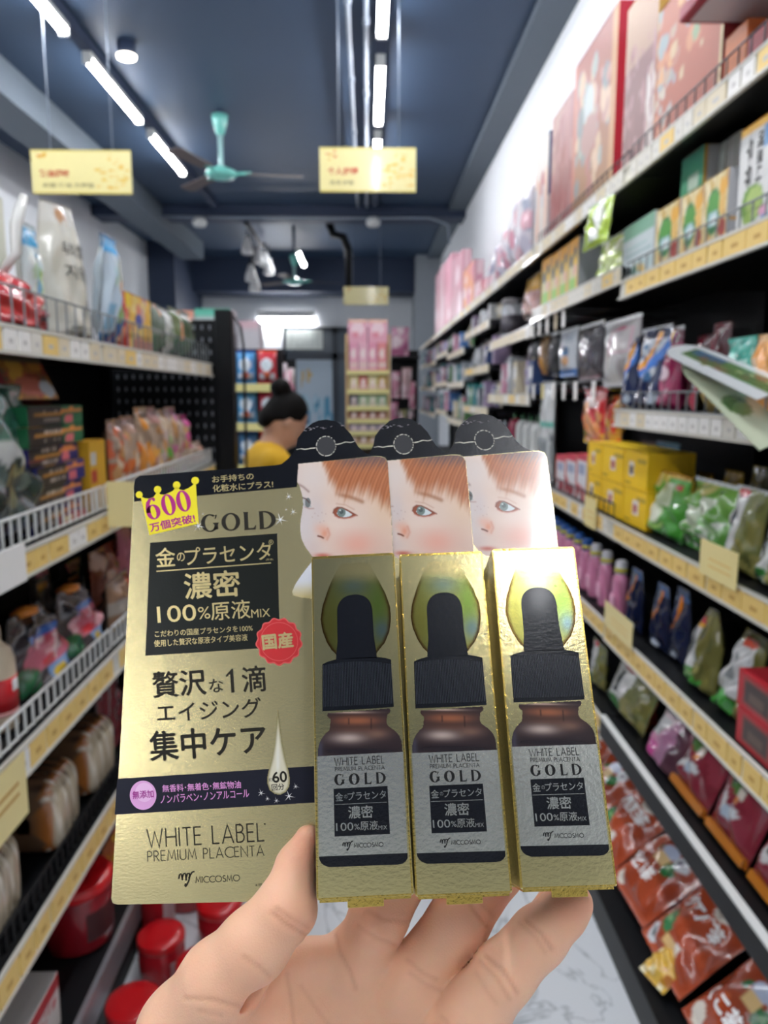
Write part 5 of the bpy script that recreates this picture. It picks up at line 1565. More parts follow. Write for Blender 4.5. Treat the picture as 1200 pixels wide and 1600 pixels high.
# ================================================================== pink display rack in the middle distance
Yr = 8.5
zl = [atY(575, py, Yr).z for py in (579, 609, 635, 655, 674, 694)]
dr = empty('display_rack', (atY(575, 600, Yr).x, Yr, 0))
tag(dr, 'narrow wooden display rack with pink packs facing the aisle', 'shelf')
hw = (atY(608, 600, Yr).x - atY(542, 600, Yr).x) / 2
WOODP = mat('pale_wood', '#c7a878', .5, var=.1, vscale=8, stretch=(1, 1, 6))
zt = atY(575, 522, Yr).z
for s in (-1, 1):
    MB().box(s * hw - .012, s * hw + .012, 0, .32, 0, zt, WOODP).build('side_post', dr)
MB().box(-hw, hw, .3, .32, 0, zt, mat('rack_back', '#4c4444', .6)).build('back_panel', dr)
for z in zl + [.6, .3, .08]:
    so = MB().box(-hw, hw, .0, .3, z - .02, z, WOODP).build('shelf', dr)
    MB().box(-hw, hw, -.006, 0, z - .045, z + .002, mat('yellow_rail', '#d6cf8e', .4)).build('price_rail', so)
rowcol = [[('pink', '#d99aae'), ('rose', '#dcaab8'), ('pink', '#d994a8'), ('coral', '#d98a8a')], [('cream', '#d3c88c'), ('red', '#c46a5c'), ('cream', '#d6cb94'), ('ochre', '#c9a85c')], [('grey', '#6c6c70'), ('green', '#9ab48c'), ('pale green', '#a8b894'), ('green', '#8fae88')],
          [('brown', '#8d5a48'), ('rust', '#a06048'), ('brown', '#94604c'), ('rust', '#a86a50')], [('lilac', '#a898ac'), ('mauve', '#b4a4b0'), ('grey', '#948c9c'), ('lilac', '#b0a0b4')], [('amber', '#b08a54'), ('tan', '#a88a6c'), ('amber', '#b8904c'), ('tan', '#a07c5c')]]
zr = zl
for r_, row in enumerate(rowcol):
    hh = (zl[r_ - 1] - zl[r_]) - .06 if r_ else .30
    for i, (nm, c) in enumerate(row):
        o = carton('rack_pack', hw * .42, .2, hh, [('base', c), ('ell', .5, .6, .3, .2, '#e6d9d4'), ('rect', .1, .1, .9, .3, '#d9c0b8')], [('base', c)], None, .02, flap=False)
        o.location = (dr.location.x + (i - 1.5) * hw * .45, Yr + .12, zl[r_] + .001)
        tag(o, f'{nm} pack, {ORD[i]} from the left on the {["top", "second", "third", "fourth", "fifth", "sixth"][r_]} shelf of the display rack', 'pack', 'packs on the display rack')
for i in range(2):
    o = carton('rack_pack', hw * .9, .2, .24, [('base', '#dba2b2'), ('ell', .5, .6, .34, .3, '#e9cfd4'), ('ell', .4, .35, .2, .14, '#d98a96'), ('rect', .0, .9, 1, 1, '#e0b49c')], [('base', '#d994a8')], None, .02, flap=False)
    o.location = (dr.location.x + (i - .5) * hw * .95, Yr + .12, zl[0] + .302)
    tag(o, f'large pink box atop the display rack, {["left", "right"][i]} one', 'box', 'large pink boxes atop the display rack')
# pink hanging goods right of the rack
Yh = 9.6
rk = empty('hanging_rack', (atY(632, 600, Yh).x, Yh, 0))
tag(rk, 'dark hanging rack with pink packs right of the display rack', 'rack')
zt = atY(632, 545, Yh).z
MB().box(-.16, .19, .3, .34, 0, zt, BLACK).build('back_panel', rk)
MB().box(-.16, .19, .0, .3, atY(632, 556, Yh).z - .03, atY(632, 556, Yh).z, BLACK).build('top_shelf', rk)
MB().box(-.16, .19, .0, .3, .0, .06, BLACK).build('base', rk)
for i, (a, b_, t, bt, c) in enumerate(((611, 640, 506, 552, '#b4688c'), (612, 626, 580, 622, '#c88a9c'), (628, 644, 574, 622, '#c4a4a4'), (640, 650, 596, 640, '#c97c94'), (610, 622, 628, 668, '#c97a98'), (624, 636, 640, 690, '#8d8a5c'), (636, 648, 636, 680, '#4a5048'))):
    p0, p1 = atY(a, bt, Yh), atY(b_, t, Yh)
    o = pouch('hanging_pack', p1.x - p0.x, .08, p1.z - p0.z, [('base', c), ('blobs', 330 + i, 10, 0, 0, 1, 1, .08, .2, ['#dcb4c2', c, '#e6d0d4'])], None, 'pillow', 130 + i, .004, 10, 12)
    o.location = ((p0.x + p1.x) / 2, Yh + .1 if i else Yh + .12, p0.z if i else atY(632, 556, Yh).z + .001)
    tag(o, f'{["plum pink pack on top of", "pink pack hanging highest left on", "pale rose pack hanging highest right on", "small rose pack at the right edge of", "rose pack hanging low left on", "olive pack hanging low middle on", "dark green pack hanging low right on"][i]} the dark hanging rack', 'pack', 'packs on the dark hanging rack')

# ================================================================== end display behind the end panel: blue and red packs
Ye = 4.6
er = empty('end_display', (-.70, Ye, 0))
tag(er, 'black end display stocked with blue packs behind the end panel', 'shelf')
MB().box(-.22, .17, .32, .35, 0, 1.78, BLACK).build('back_panel', er)
zs = [1.56, 1.33, 1.08, .8, .5, .12]
for z in zs:
    so = MB().box(-.22, .17, 0, .32, z - .02, z, BLACK).build('shelf', er)
    MB().box(-.22, .17, -.006, 0, z - .045, z + .002, mat('yellow_rail', '#d6cf8e', .4)).build('price_rail', so)
n = 0
for r_, z in enumerate(zs[:4]):
    for i in range(3):
        c = [['#3f86c4', '#4a94cc', '#c43440'], ['#3a7cb8', '#5aa0cc', '#b83040'], ['#5a94b8', '#4a7ca8', '#b84a44'], ['#c9a050', '#b98a4c', '#c06048']][r_][i]
        nm = [['bright blue', 'sky blue', 'red'], ['mid blue', 'light blue', 'deep red'], ['steel blue', 'slate blue', 'brick red'], ['ochre', 'tan', 'rust']][r_][i]
        o = pouch('blue_pack', .115, .1, .2, [('base', c), ('ell', .5, .55, .35, .18, '#d4dfe6'), ('rect', .1, .15, .9, .32, '#c9d6e0'), ('rect', 0, .9, 1, 1, '#2c3c7c' if i < 2 else '#d4503c'), ('ell', .5, .25, .2, .1, '#d96a4a')], None, 'pillow', 140 + n, .004, 14, 18)
        o.location = (-.70 - .15 + i * .127, Ye + .08, z + .001)
        tag(o, f'{nm} pack on the {["top", "second", "third", "fourth"][r_]} shelf of the black end display', 'pack', 'packs on the black end display')
        n += 1
# teal topped box, orange and pink goods showing above the end panel
for i, (a, b_, t, bt, c, nm) in enumerate(((268, 300, 484, 500, '#d99a84', 'peach pink'), (302, 358, 481, 500, '#5fb49c', 'teal topped'), (372, 402, 500, 540, '#c8a8b0', 'dusty pink'))):
    Yq = 6.2
    p0, p1 = atY(a, bt, Yq), atY(b_, t, Yq)
    o = carton('stock_box', p1.x - p0.x, .3, p1.z, [('base', '#b9b6ba'), ('rect', 0, .96, 1, 1, c)], [('base', '#b9b6ba')], [('base', c)], .03)
    o.location = ((p0.x + p1.x) / 2, Yq + .2, .0005)
    tag(o, f'{nm} stock box standing far behind the end panel', 'box', 'stock boxes behind the end panel')
# red and white-pink bags hanging on a far post
Yp = 7.2
pp = empty('bag_stand', (atY(425, 600, Yp).x, Yp, 0))
tag(pp, 'black stand with red and white bags beyond the person', 'rack')
MB().box(-.3, .2, .25, .28, 0, atY(425, 560, Yp).z, BLACK).build('back_panel', pp)
MB().box(-.3, .2, -.05, .25, 0, .05, BLACK).build('base', pp)
for i, (a, b_, t, bt, c) in enumerate(((404, 424, 553, 598, '#b8303c'), (409, 420, 600, 660, '#a82c38'), (424, 446, 566, 600, '#d3c4cc'), (440, 458, 574, 624, '#cfcac4'), (424, 442, 600, 640, '#c9a4b0'))):
    p0, p1 = atY(a, bt, Yp), atY(b_, t, Yp)
    o = pouch('hanging_bag', p1.x - p0.x, .14, p1.z - p0.z, [('base', c), ('blobs', 350 + i, 12, 0, 0, 1, 1, .1, .2, [c, '#e0d8da', '#c98a9c' if i > 1 else '#c4444c'])], None, 'pillow', 150 + i, .006, 12, 14)
    o.location = ((p0.x + p1.x) / 2, Yp + .15, p0.z)
    tag(o, f'{["bright red bag at the top left of", "deep red bag low on the left of", "white and pink bag at the top right of", "cream bag at the right edge of", "dusty pink bag low on the right of"][i]} the black bag stand', 'bag', 'bags on the black bag stand')
# blue water jug on the floor stack beyond
Yj = 9.2
p0 = atY(528, 700, Yj)
e = empty('water_jug', (p0.x, Yj, 0))
tag(e, 'blue water jug on a stool beside the display rack', 'jug')
BJ = mat('blue_jug_plastic', '#3c74a8', .2, coat=.5)
zj = atY(528, 665, Yj).z
MB().lathe([(0, .55), (.13, .55), (.14, .58), (.14, zj - .12), (.1, zj - .05), (.03, zj - .02), (.03, zj), (0, zj)], BJ, 24).build('jug_body', e)
MB().lathe([(0, zj - .01), (.034, zj - .01), (.034, zj + .02), (0, zj + .02)], mat('jug_cap', '#d3dfe6', .4), 16).build('cap', e)
b = MB().box(-.15, .15, -.15, .15, .5, .549, DGREY)
for sx in (-1, 1):
    for sy in (-1, 1):
        b.box(sx * .13 - .015, sx * .13 + .015, sy * .13 - .015, sy * .13 + .015, 0, .5, DGREY)
so = b.build('stool', None, (p0.x, Yj, 0))
tag(so, 'dark stool under the blue water jug', 'stool')

# ================================================================== smooth solid modelling for the person and the hand
def smin(a, b, k):
    h = np.clip(.5 + .5 * (b - a) / k, 0, 1)
    return b * (1 - h) + a * h - k * h * (1 - h)


def sd_cone(P, a, b, ra, rb):
    a, b = np.array(a, float), np.array(b, float)
    ab = b - a
    t = np.clip(((P - a) @ ab) / (ab @ ab), 0, 1)
    return np.linalg.norm(P - a - t[..., None] * ab, axis=-1) - (ra + (rb - ra) * t)


def sd_chain(P, pts, k):
    d = None
    for (a, ra), (b, rb) in zip(pts[:-1], pts[1:]):
        e = sd_cone(P, a, b, ra, rb)
        d = e if d is None else smin(d, e, k)
    return d


def sd_ell(P, c, r, rot=None):
    q = P - np.array(c, float)
    if rot is not None:
        q = q @ rot
    r = np.array(r, float)
    k0 = np.linalg.norm(q / r, axis=-1)
    k1 = np.linalg.norm(q / (r * r), axis=-1) + 1e-9
    return k0 * (k0 - 1) / k1


def grid_pts(lo, hi, h):
    ax = [np.arange(lo[i], hi[i] + h, h) for i in range(3)]
    return np.stack(np.meshgrid(*ax, indexing='ij'), -1)


def surface(D, lo, h):
    """surface nets over a sampled signed distance field"""
    S = D < 0
    n = D.shape
    acc = np.zeros((n[0] - 1, n[1] - 1, n[2] - 1, 3), np.float32)
    cnt = np.zeros((n[0] - 1, n[1] - 1, n[2] - 1), np.float32)
    corner = lambda A, o: A[o[0]:n[0] - 1 + o[0], o[1]:n[1] - 1 + o[1], o[2]:n[2] - 1 + o[2]]
    for ax in range(3):
        for o1 in (0, 1):
            for o2 in (0, 1):
                o = [o1, o2]
                o.insert(ax, 0)
                p = list(o)
                p[ax] = 1
                a, b = corner(D, o), corner(D, p)
                m = corner(S, o) != corner(S, p)
                t = np.where(m, a / np.where(np.abs(a - b) < 1e-12, 1, a - b), 0)
                v = np.array(o, np.float32)[None, None, None] * np.ones(a.shape + (1,), np.float32)
                v[..., ax] = t
                acc += v * m[..., None]
                cnt += m
    act = cnt > 0
    idx = -np.ones(act.shape, np.int64)
    idx[act] = np.arange(act.sum())
    cells = np.argwhere(act)
    V = (cells + acc[act] / cnt[act][:, None]) * h + np.array(lo)
    Fs = []
    for ax in range(3):
        o1, o2 = [i for i in range(3) if i != ax]
        sl0 = [slice(1, -1)] * 3
        a = [slice(1, n[i] - 1) for i in range(3)]
        a[ax] = slice(0, n[ax] - 1)
        b = list(a)
        b[ax] = slice(1, n[ax])
        A, B = S[tuple(a)], S[tuple(b)]
        e = np.argwhere(A != B)
        flip = A[A != B]
        base = e.copy()
        for i in range(3):
            if i != ax:
                base[:, i] += 1
        def cid(d1, d2):
            q = base.copy()
            q[:, o1] += d1
            q[:, o2] += d2
            return idx[q[:, 0], q[:, 1], q[:, 2]]
        Q = np.stack([cid(-1, -1), cid(0, -1), cid(0, 0), cid(-1, 0)], 1)
        if ax == 1:
            flip = ~flip
        Q[~flip] = Q[~flip][:, ::-1]
        Fs.append(Q)
    Fq = np.concatenate(Fs)
    return V, Fq[(Fq >= 0).all(1)]


def relax(V, Q, it=2, lam=.5):
    n = len(V)
    for _ in range(it):
        s = np.zeros_like(V)
        c = np.zeros(n)
        for k in range(4):
            a, b = Q[:, k], Q[:, (k + 1) % 4]
            np.add.at(s, a, V[b]); np.add.at(c, a, 1)
            np.add.at(s, b, V[a]); np.add.at(c, b, 1)
        V = V + lam * (s / np.maximum(c, 1)[:, None] - V)
    return V


# ================================================================== the person in the aisle
PX, PY = atY(430, 650, 3.55).x, 3.55
SKIN2 = mat('skin_person', '#c79a80', .5, var=.06, sss=.15)
HAIR = mat('hair_black', '#0b0908', .6, spec=.12, var=.3, vscale=90, stretch=(1, 1, .2), bump=.002, bscale=160)
SHIRT = mat('yellow_tshirt', '#d9a81e', .8, var=.08, vscale=12, bump=.004, bscale=18)
TROUS = mat('dark_trousers', '#23262e', .8, var=.1)
SHOE = mat('dark_shoe', '#1b1b1d', .5)
person = empty('person', (PX, PY, 0), (0, 0, R(22)))
tag(person, 'person in a yellow t-shirt with dark hair in a bun, head bent to the shelves', 'person')
# local frame: +x is where the person faces, head bent forward and down
h = .009
lo, hi = (-.32, -.36, 0.0), (.5, .36, 1.6)
G = grid_pts(lo, hi, h)
hc = np.array((.05, 0, 1.385))
a = R(28)
RH = np.array(((math.cos(a), 0, -math.sin(a)), (0, 1, 0), (math.sin(a), 0, math.cos(a)))).T
hp = lambda x, y, z: tuple(hc + np.array((x * math.cos(a) + z * math.sin(a), y, -x * math.sin(a) + z * math.cos(a))))
head = sd_ell(G, hc, (.098, .076, .118), RH)
head = smin(head, sd_ell(G, hp(.035, 0, -.07), (.06, .052, .055), RH), .03)
head = smin(head, sd_cone(G, hp(.09, 0, .01), hp(.112, 0, -.028), .008, .013), .012)
head = smin(head, sd_cone(G, hp(.088, -.018, -.062), hp(.088, .018, -.062), .008, .008), .012)
for s in (-1, 1):
    head = smin(head, sd_ell(G, hp(-.005, s * .077, -.01), (.02, .012, .032), RH), .008)
neck = sd_cone(G, (-.03, 0, 1.2), hp(-.02, 0, -.06), .056, .05)
tor = sd_ell(G, (-.04, 0, 1.02), (.105, .165, .27))
tor = smin(tor, sd_cone(G, (-.04, -.13, 1.19), (-.04, .13, 1.19), .055, .055), .06)
tor = smin(tor, sd_ell(G, (-.04, 0, .8), (.11, .16, .14)), .08)
limbs = None
arms = None
for s in (-1, 1):
    arm = sd_chain(G, [((-.04, s * .165, 1.19), .05), ((.0, s * .2, .93), .04), ((.24, s * .13, .88), .03)], .02)
    hnd = sd_ell(G, (.29, s * .12, .885), (.045, .02, .032))
    for k_ in range(4):
        hnd = smin(hnd, sd_chain(G, [((.31, s * .12 - s * .012 * (k_ - 1.5), .9 - .011 * k_), .0095), ((.35 - .004 * k_, s * .1, .9 - .013 * k_), .0085), ((.365 - .006 * k_, s * .08, .895 - .013 * k_), .0075)], .006), .006)
    hnd = smin(hnd, sd_chain(G, [((.28, s * .11, .905), .011), ((.315, s * .085, .92), .0095), ((.34, s * .075, .918), .008)], .006), .008)
    arm = smin(arm, hnd, .02)
    leg = sd_chain(G, [((-.04, s * .08, .78), .085), ((-.03, s * .085, .45), .058), ((-.045, s * .085, .08), .04)], .02)
    foot = sd_cone(G, (-.05, s * .085, .045), (.1, s * .095, .03), .038, .03)
    leg = smin(leg, foot, .03)
    arms = arm if arms is None else np.minimum(arms, arm)
    limbs = leg if limbs is None else np.minimum(limbs, leg)
body = smin(smin(smin(head, neck, .025), tor, .04), arms, .03)
body = smin(body, limbs, .03)
body = np.maximum(body, .004 - G[..., 2])
V, Q = surface(body, lo, h)
V = relax(V, Q, 2)
obj_from('body', V, Q.tolist(), SKIN2, person, smooth=True, fix=True)
# clothing follows the body
sh = smin(tor, arms, .04) - .012
sh = np.maximum(sh, np.maximum(.70 - G[..., 2], G[..., 2] - 1.262 + .25 * np.abs(G[..., 1]) - 0.05))
sh = np.maximum(sh, G[..., 0] * .9 - (G[..., 2] - .93) * .4 - .075)
sh = np.maximum(sh, -(neck - .012))
V, Q = surface(sh, lo, h)
shirt = obj_from('t_shirt', relax(V, Q, 2), Q.tolist(), SHIRT, person, smooth=True, fix=True)
cl = MB()
ring = [(-.028 + .064 * math.cos(t), .064 * math.sin(t), 1.235 - .018 * math.cos(t)) for t in np.linspace(0, 2 * PI, 25)]
cl.tube(ring, .007, mat('shirt_collar_brown', '#a8801c', .8), 6, False)
cl.build('collar', shirt)
tr_ = smin(sd_ell(G, (-.04, 0, .8), (.112, .162, .14)), limbs, .03) - .01
tr_ = np.maximum(tr_, np.maximum(.075 - G[..., 2], G[..., 2] - .86))
V, Q = surface(tr_, lo, h)
obj_from('trousers', relax(V, Q, 1), Q.tolist(), TROUS, person, smooth=True, fix=True)
ft = None
for s in (-1, 1):
    foot = sd_cone(G, (-.05, s * .085, .05), (.1, s * .095, .035), .044, .036)
    V, Q = surface(np.maximum(foot, np.maximum(.002 - G[..., 2], G[..., 2] - .085)), lo, h)
    obj_from('shoe', relax(V, Q, 1), Q.tolist(), SHOE, person, smooth=True, fix=True)
qh = (G - hc) @ RH
hair = sd_ell(G, hp(-.008, 0, .008), (.108, .086, .126), RH)
cut = np.maximum(qh[..., 0] - .045 - .35 * np.maximum(qh[..., 2], 0), -.005 - qh[..., 2] - .45 * (-qh[..., 0]))
hair = np.maximum(hair, cut)
hair = smin(hair, sd_ell(G, hp(-.085, 0, -.035), (.04, .062, .05), RH), .02)
bun = sd_ell(G, hp(-.085, 0, .115), (.05, .052, .046), RH)
hair = smin(hair, bun, .012)
V, Q = surface(hair, lo, h)
obj_from('hair', relax(V, Q, 1), Q.tolist(), HAIR, person, smooth=True, fix=True)
for s in (-1, 1):
    e = MB().lathe([(0, -.007), (.006, -.004), (.007, 0), (.006, .004), (0, .007)], mat('eye_dark', '#2a1d18', .2), 10)
    e.build('eye', person, hp(.086, s * .03, .005))
    b = MB().tube([hp(.09, s * .016, .03), hp(.088, s * .034, .034), hp(.076, s * .05, .028)], .003, HAIR, 6)
    b.build('eyebrow', person)

# ================================================================== the three serum packages held up in front
def foil(name, c, rough, bump, scale, metal=1.0, stretch=(1, 1, 1), attr=False, var=.04):
    return mat(name, c, rough, metal=metal, var=var, vscale=60, bump=bump, bscale=scale, attr=attr, stretch=stretch)


GOLD = foil('gold_foil_card', '#d6c896', .27, .00003, 800, stretch=(1, 1.6, 1))
GOLDB = foil('gold_foil_carton', '#e4d69c', .20, .00004, 600, stretch=(1, 1.5, 1))
GOLDE = foil('gold_foil_edge', '#e6c566', .2, .0001, 900)
SILV = foil('silver_foil_label', '#d6d6cc', .25, .00006, 650)
BLK = mat('gloss_black_print', '#101218', .22, coat=.1, spec=.4, bump=.00006, bscale=900, var=.1)
BLKB = mat('black_print_panel', '#151813', .28, metal=.0, coat=.0, spec=.4, bump=.00004, bscale=900, var=.1)
BLKN = mat('navy_black_band', '#121424', .38, var=.06, spec=.3)
TXTD = mat('dark_olive_print', '#1e1b11', .4, var=.06, spec=.3)
INKL = mat('label_black_ink', '#0e0f10', .4, var=.06, spec=.3)
GTXT = foil('gold_foil_lettering', '#e6d296', .3, .0001, 700)
WTX = mat('white_print', '#f2f2f0', .4)
YEL = mat('crown_yellow_print', '#f4e21a', .4, var=.02)
MAG = mat('crown_magenta_print', '#b0127a', .4)
PNK = mat('pink_print', '#e39ad6', .4)
PNKC = mat('pink_disc_print', '#e3a6d9', .4)
MAGD = mat('pink_disc_lettering', '#a0288a', .4)
REDS = mat('red_seal_print', '#d2262a', .38, var=.03)
REDL = mat('red_seal_rim_print', '#e2605c', .38)
PAPER = mat('paper_edge', '#e9e2d0', .6)
PR = GLOSS

P1R = np.array([[0.9987, -0.049, -0.0134], [0.0505, 0.9296, 0.3652], [-0.0055, -0.3654, 0.9308]])
P1T = np.array([-20.82, -119.78, -236.75])
POSES = [(P1R, P1T), (np.array([[0.9992, -0.038, -0.0134], [0.0403, 0.9301, 0.3652], [-0.0014, -0.3654, 0.9308]]), np.array([9.76, -118.98, -237.37])),
         (np.array([[0.9994, -0.0304, -0.0134], [0.0332, 0.9304, 0.3652], [0.0013, -0.3654, 0.9308]]), np.array([42.5, -117.19, -238.36]))]
CZ = -25.0          # the backing card lies 25 mm behind the carton front


def U(px, py, z):
    """traced outline point -> the package's own millimetres on the plane z"""
    px, py = np.asarray(px, float), np.asarray(py, float)
    d = np.stack([(px - 600) / F, -(py - 800) / F, -np.ones_like(px)], -1)
    n = P1R[:, 2]
    p0 = P1R @ np.array((0, 0, z)) + P1T
    s = (n @ p0) / (d @ n)
    return (d * s[..., None] - P1T) @ P1R


def mm(a):
    return np.asarray(a) * .001


def pkg_matrix(i):
    Rm, t = POSES[i]
    M = Matrix.Identity(4)
    for r in range(3):
        for c_ in range(3):
            M[r][c_] = Rm[r][c_]
        M[r][3] = t[r] * .001
    return CAM @ M


pkg = empty('serum_package')
tag(pkg, 'front gold serum package, the only one showing its whole printed card', 'package', 'gold serum packages in the hand')

# ---- backing card
OUT = [(206, 1000), (209, 760), (211, 749), (218, 743.5), (300, 737), (380, 731), (430, 727), (440, 725), (450, 717), (458, 708), (462.5, 698), (465, 685), (475, 672), (488, 661), (498, 657), (510, 655.5), (523, 658), (537, 666), (548, 678), (555, 690), (560, 698), (570, 707), (582, 712), (595, 712.8), (602, 715), (606, 722), (608, 752), (612, 812), (614.5, 863)]
pts = [tuple(U(x, y, CZ)[:2]) for x, y in OUT[1:]]
pts += [(30.4, 60), (30.3, 0), (29, -1.3), (0, -1.3)] + [tuple(U(x, y, CZ)[:2]) for x, y in ((420, 1408), (300, 1411), (184, 1413.5), (176, 1411), (174, 1404), (190, 1130))]
cm = MB()
n = len(pts)
vs = [(x * .001, y * .001, CZ * .001) for x, y in pts] + [(x * .001, y * .001, (CZ - .42) * .001) for x, y in pts]
cm.add(vs, [tuple(range(n))[::-1]], GOLD)
cm.f[-1] = tuple(range(n))
cm.add(vs[n:], [tuple(range(n))[::-1]], PAPER)
cm.add(vs, [(i, (i + 1) % n, n + (i + 1) % n, n + i) for i in range(n)], PAPER)
card = cm.build('backing_card', pkg)


def face_dir(V2, Fs):
    """keeps every flat print facing the viewer"""
    out = []
    for f in Fs:
        a = 0
        for i in range(len(f)):
            x0, y0 = V2[f[i]][:2]
            x1, y1 = V2[f[(i + 1) % len(f)]][:2]
            a += x0 * y1 - x1 * y0
        out.append(tuple(f) if a > 0 else tuple(f)[::-1])
    return out


class Print:
    """flat printed shapes on one plane of the package, gathered into one part"""

    def __init__(s, z):
        s.z = z
        s.m = MB()

    def poly(s, P, mt, lay=0):
        L = mm(U([p[0] for p in P], [p[1] for p in P], s.z + .05 * (lay + 1)))
        s.m.add(L.tolist(), face_dir(L, [tuple(range(len(P)))]), mt)
        return s

    def mesh(s, V, Fs, mt, lay=0):
        V = np.asarray(V, float)
        L = mm(U(V[:, 0], V[:, 1], s.z + .05 * (lay + 1)))
        s.m.add(L.tolist(), face_dir(L, Fs), mt)
        return s

    def box2quad(s, V, Fs, bl, br, hgt, mt, lay):
        """unit-box shapes to the slanted box with bottom corners bl, br and height hgt"""
        V = np.asarray(V, float)
        bl, br = np.array(bl, float), np.array(br, float)
        e = br - bl
        up = np.array((e[1], -e[0])) / np.linalg.norm(e) * hgt
        W = bl + V[:, :1] * e + V[:, 1:2] * up
        return s.mesh(W, Fs, mt, lay)

    def text(s, t, bl, br, hgt, mt, lay=1, off=.0):
        v, f = text_fit(t, 0, 0, 1, 1)
        if not off:
            return s.box2quad(v, f, bl, br, hgt, mt, lay)
        wd = math.hypot(br[0] - bl[0], br[1] - bl[1])      # heavier weight: the line is struck a few times with a small shift
        o = off * hgt * 1.1
        for i_, (a_, b_) in enumerate(((-o, 0), (o, 0), (0, -o), (0, o))):
            s.box2quad(v + np.array((a_ / wd, b_ / hgt)), f, bl, br, hgt, mt, lay + .04 * i_)
        return s

    def caps(s, t, bl, br, hgt, mt, lay=1, w=.075):
        v, f = stroke_text(t, 0, 0, 1, 1, w * 1.35)
        return s.box2quad(v, f, bl, br, hgt, mt, lay)

    def gold(s, bl, br, hgt, mt, lay=1, spread=0.0):
        v, f = gold_word(1.3 if spread else 1.0)
        v = np.array(v)
        if spread:
            st = [0, .86, 1.9, 2.66]
            o = np.zeros(len(v))
            for k_, x0 in enumerate(st):
                o[v[:, 0] > x0 - .02] = spread * k_
            v[:, 0] += o
        v = (v - v.min(0)) / (v.max(0) - v.min(0))
        return s.box2quad(v, f, bl, br, hgt, mt, lay)

    def disc(s, c, rx, ry, mt, lay=0, n=36, wav=0, wn=16):
        P = [(c[0] + (rx + wav * math.sin(wn * t)) * math.cos(t), c[1] + (ry + wav * math.sin(wn * t)) * math.sin(t)) for t in np.linspace(0, 2 * PI, n, endpoint=False)]
        return s.poly(P, mt, lay)

    def line(s, a, b, w, mt, lay=1):
        a, b = np.array(a, float), np.array(b, float)
        d = (b - a) / np.linalg.norm(b - a)
        nn = np.array((-d[1], d[0])) * w / 2
        return s.poly([tuple(a + nn), tuple(b + nn), tuple(b - nn), tuple(a - nn)], mt, lay)

    def star(s, c, r, mt, lay=1, k=6, rot=.2, thin=.12):
        P = []
        for i in range(2 * k):
            rr = r if i % 2 == 0 else r * thin
            if i % 4 == 2:
                rr = r * .7
            t = rot + PI * i / k
            P.append((c[0] + rr * math.cos(t), c[1] + rr * math.sin(t)))
        cx = len(P)
        return s.mesh(P + [c], [(i, (i + 1) % cx, cx) for i in range(cx)], mt, lay)

    def logo(s, x0, y0, x1, y1, mt, lay=1, w=.1):
        """the flowing m-shaped company mark"""
        st = [[(0, .55), (.06, .85), (.14, .9), (.2, .75), (.22, .45)], [(.22, .62), (.3, .88), (.4, .92), (.45, .75), (.46, .42)],
              [(.46, .62), (.55, .88), (.66, .9), (.7, .72), (.62, .4), (.48, .12), (.4, .0), (.36, .06), (.42, .22)], [(.62, .55), (.74, .8), (.86, .97), (1, 1)]]
        vs_, fs_ = [], []
        for q in st:
            b = len(vs_)
            p = [Vector(a) for a in q]
            for i, a in enumerate(p):
                d = (p[min(i + 1, len(p) - 1)] - p[max(i - 1, 0)]).normalized()
                nn = Vector((-d.y, d.x)) * w / 2
                vs_ += [tuple(a + nn), tuple(a - nn)]
            for i in range(len(p) - 1):
                fs_.append((b + 2 * i, b + 2 * i + 1, b + 2 * i + 3, b + 2 * i + 2))
        return s.box2quad(vs_, fs_, (x0, y1), (x1, y1 - (x1 - x0) * .05), y1 - y0, mt, lay)

    def done(s, name, parent):
        return s.m.build(name, parent, fix=False)


# header and hanging tab
hd = Print(CZ)
hd.poly([(209.8, 783.5), (209, 760), (211, 749), (218, 743.5), (300, 737), (380, 731), (430, 727), (440, 725), (450, 717), (458, 708), (462.5, 698), (465, 685), (475, 672), (488, 661), (498, 657), (510, 655.5), (523, 658), (537, 666), (548, 678), (555, 690), (560, 698), (570, 707), (582, 712), (586, 712.4), (466, 724.5), (464, 761)], BLK)
hd.text('お手持ちの', (332, 754.5), (396.5, 749), 10.5, GTXT, 1, .012)
hd.text('化粧水にプラス!', (333, 769), (427, 761.8), 11, GTXT, 1, .012)
hdr = hd.done('header', card)
hh = Print(CZ)
ringp = [(509.5 + 15.6 * math.cos(t), 697 + 15.8 * math.sin(t)) for t in np.linspace(0, 2 * PI, 49)]
ringq = [(509.5 + 14.7 * math.cos(t), 697 + 14.9 * math.sin(t)) for t in np.linspace(0, 2 * PI, 49)]
rg = random.Random(8)
for i in range(48):
    if rg.random() < .66:
        hh.poly([ringp[i], ringp[i + 1], ringq[i + 1], ringq[i]], PAPER, 1)
hh.disc((509.5, 697), 14.7, 14.9, mat('matte_black_tab', '#1c1d22', .5), 1)
hh.done('hang_hole_tab', card)
cr = Print(CZ)
cp = [(463, 702.5), (470, 701), (477, 702.2), (485, 700.6), (493, 700)]
cq = [(526, 694.5), (533, 693), (540, 690.5), (548, 691.5), (554, 689.5)]
for L_ in (cp, cq):
    for a_, b_ in zip(L_[:-1], L_[1:]):
        cr.line(a_, b_, rg.uniform(.6, 1.3), PAPER, 1)
for _ in range(14):
    x = rg.uniform(472, 535)
    y = 668 + rg.uniform(-2, 4) + (x - 500) * -.02
    cr.line((x, y), (x + rg.uniform(2, 6), y + rg.uniform(-1, 1)), rg.uniform(.4, 1.0), mat('scuffed_grey', '#8d868c', .5), 1)
cr.done('crease_scuffs', card)

# ---- printed photo of a child's face
def smooth(a, b, x):
    t = np.clip((x - a) / (b - a), 0, 1)
    return t * t * (3 - 2 * t)


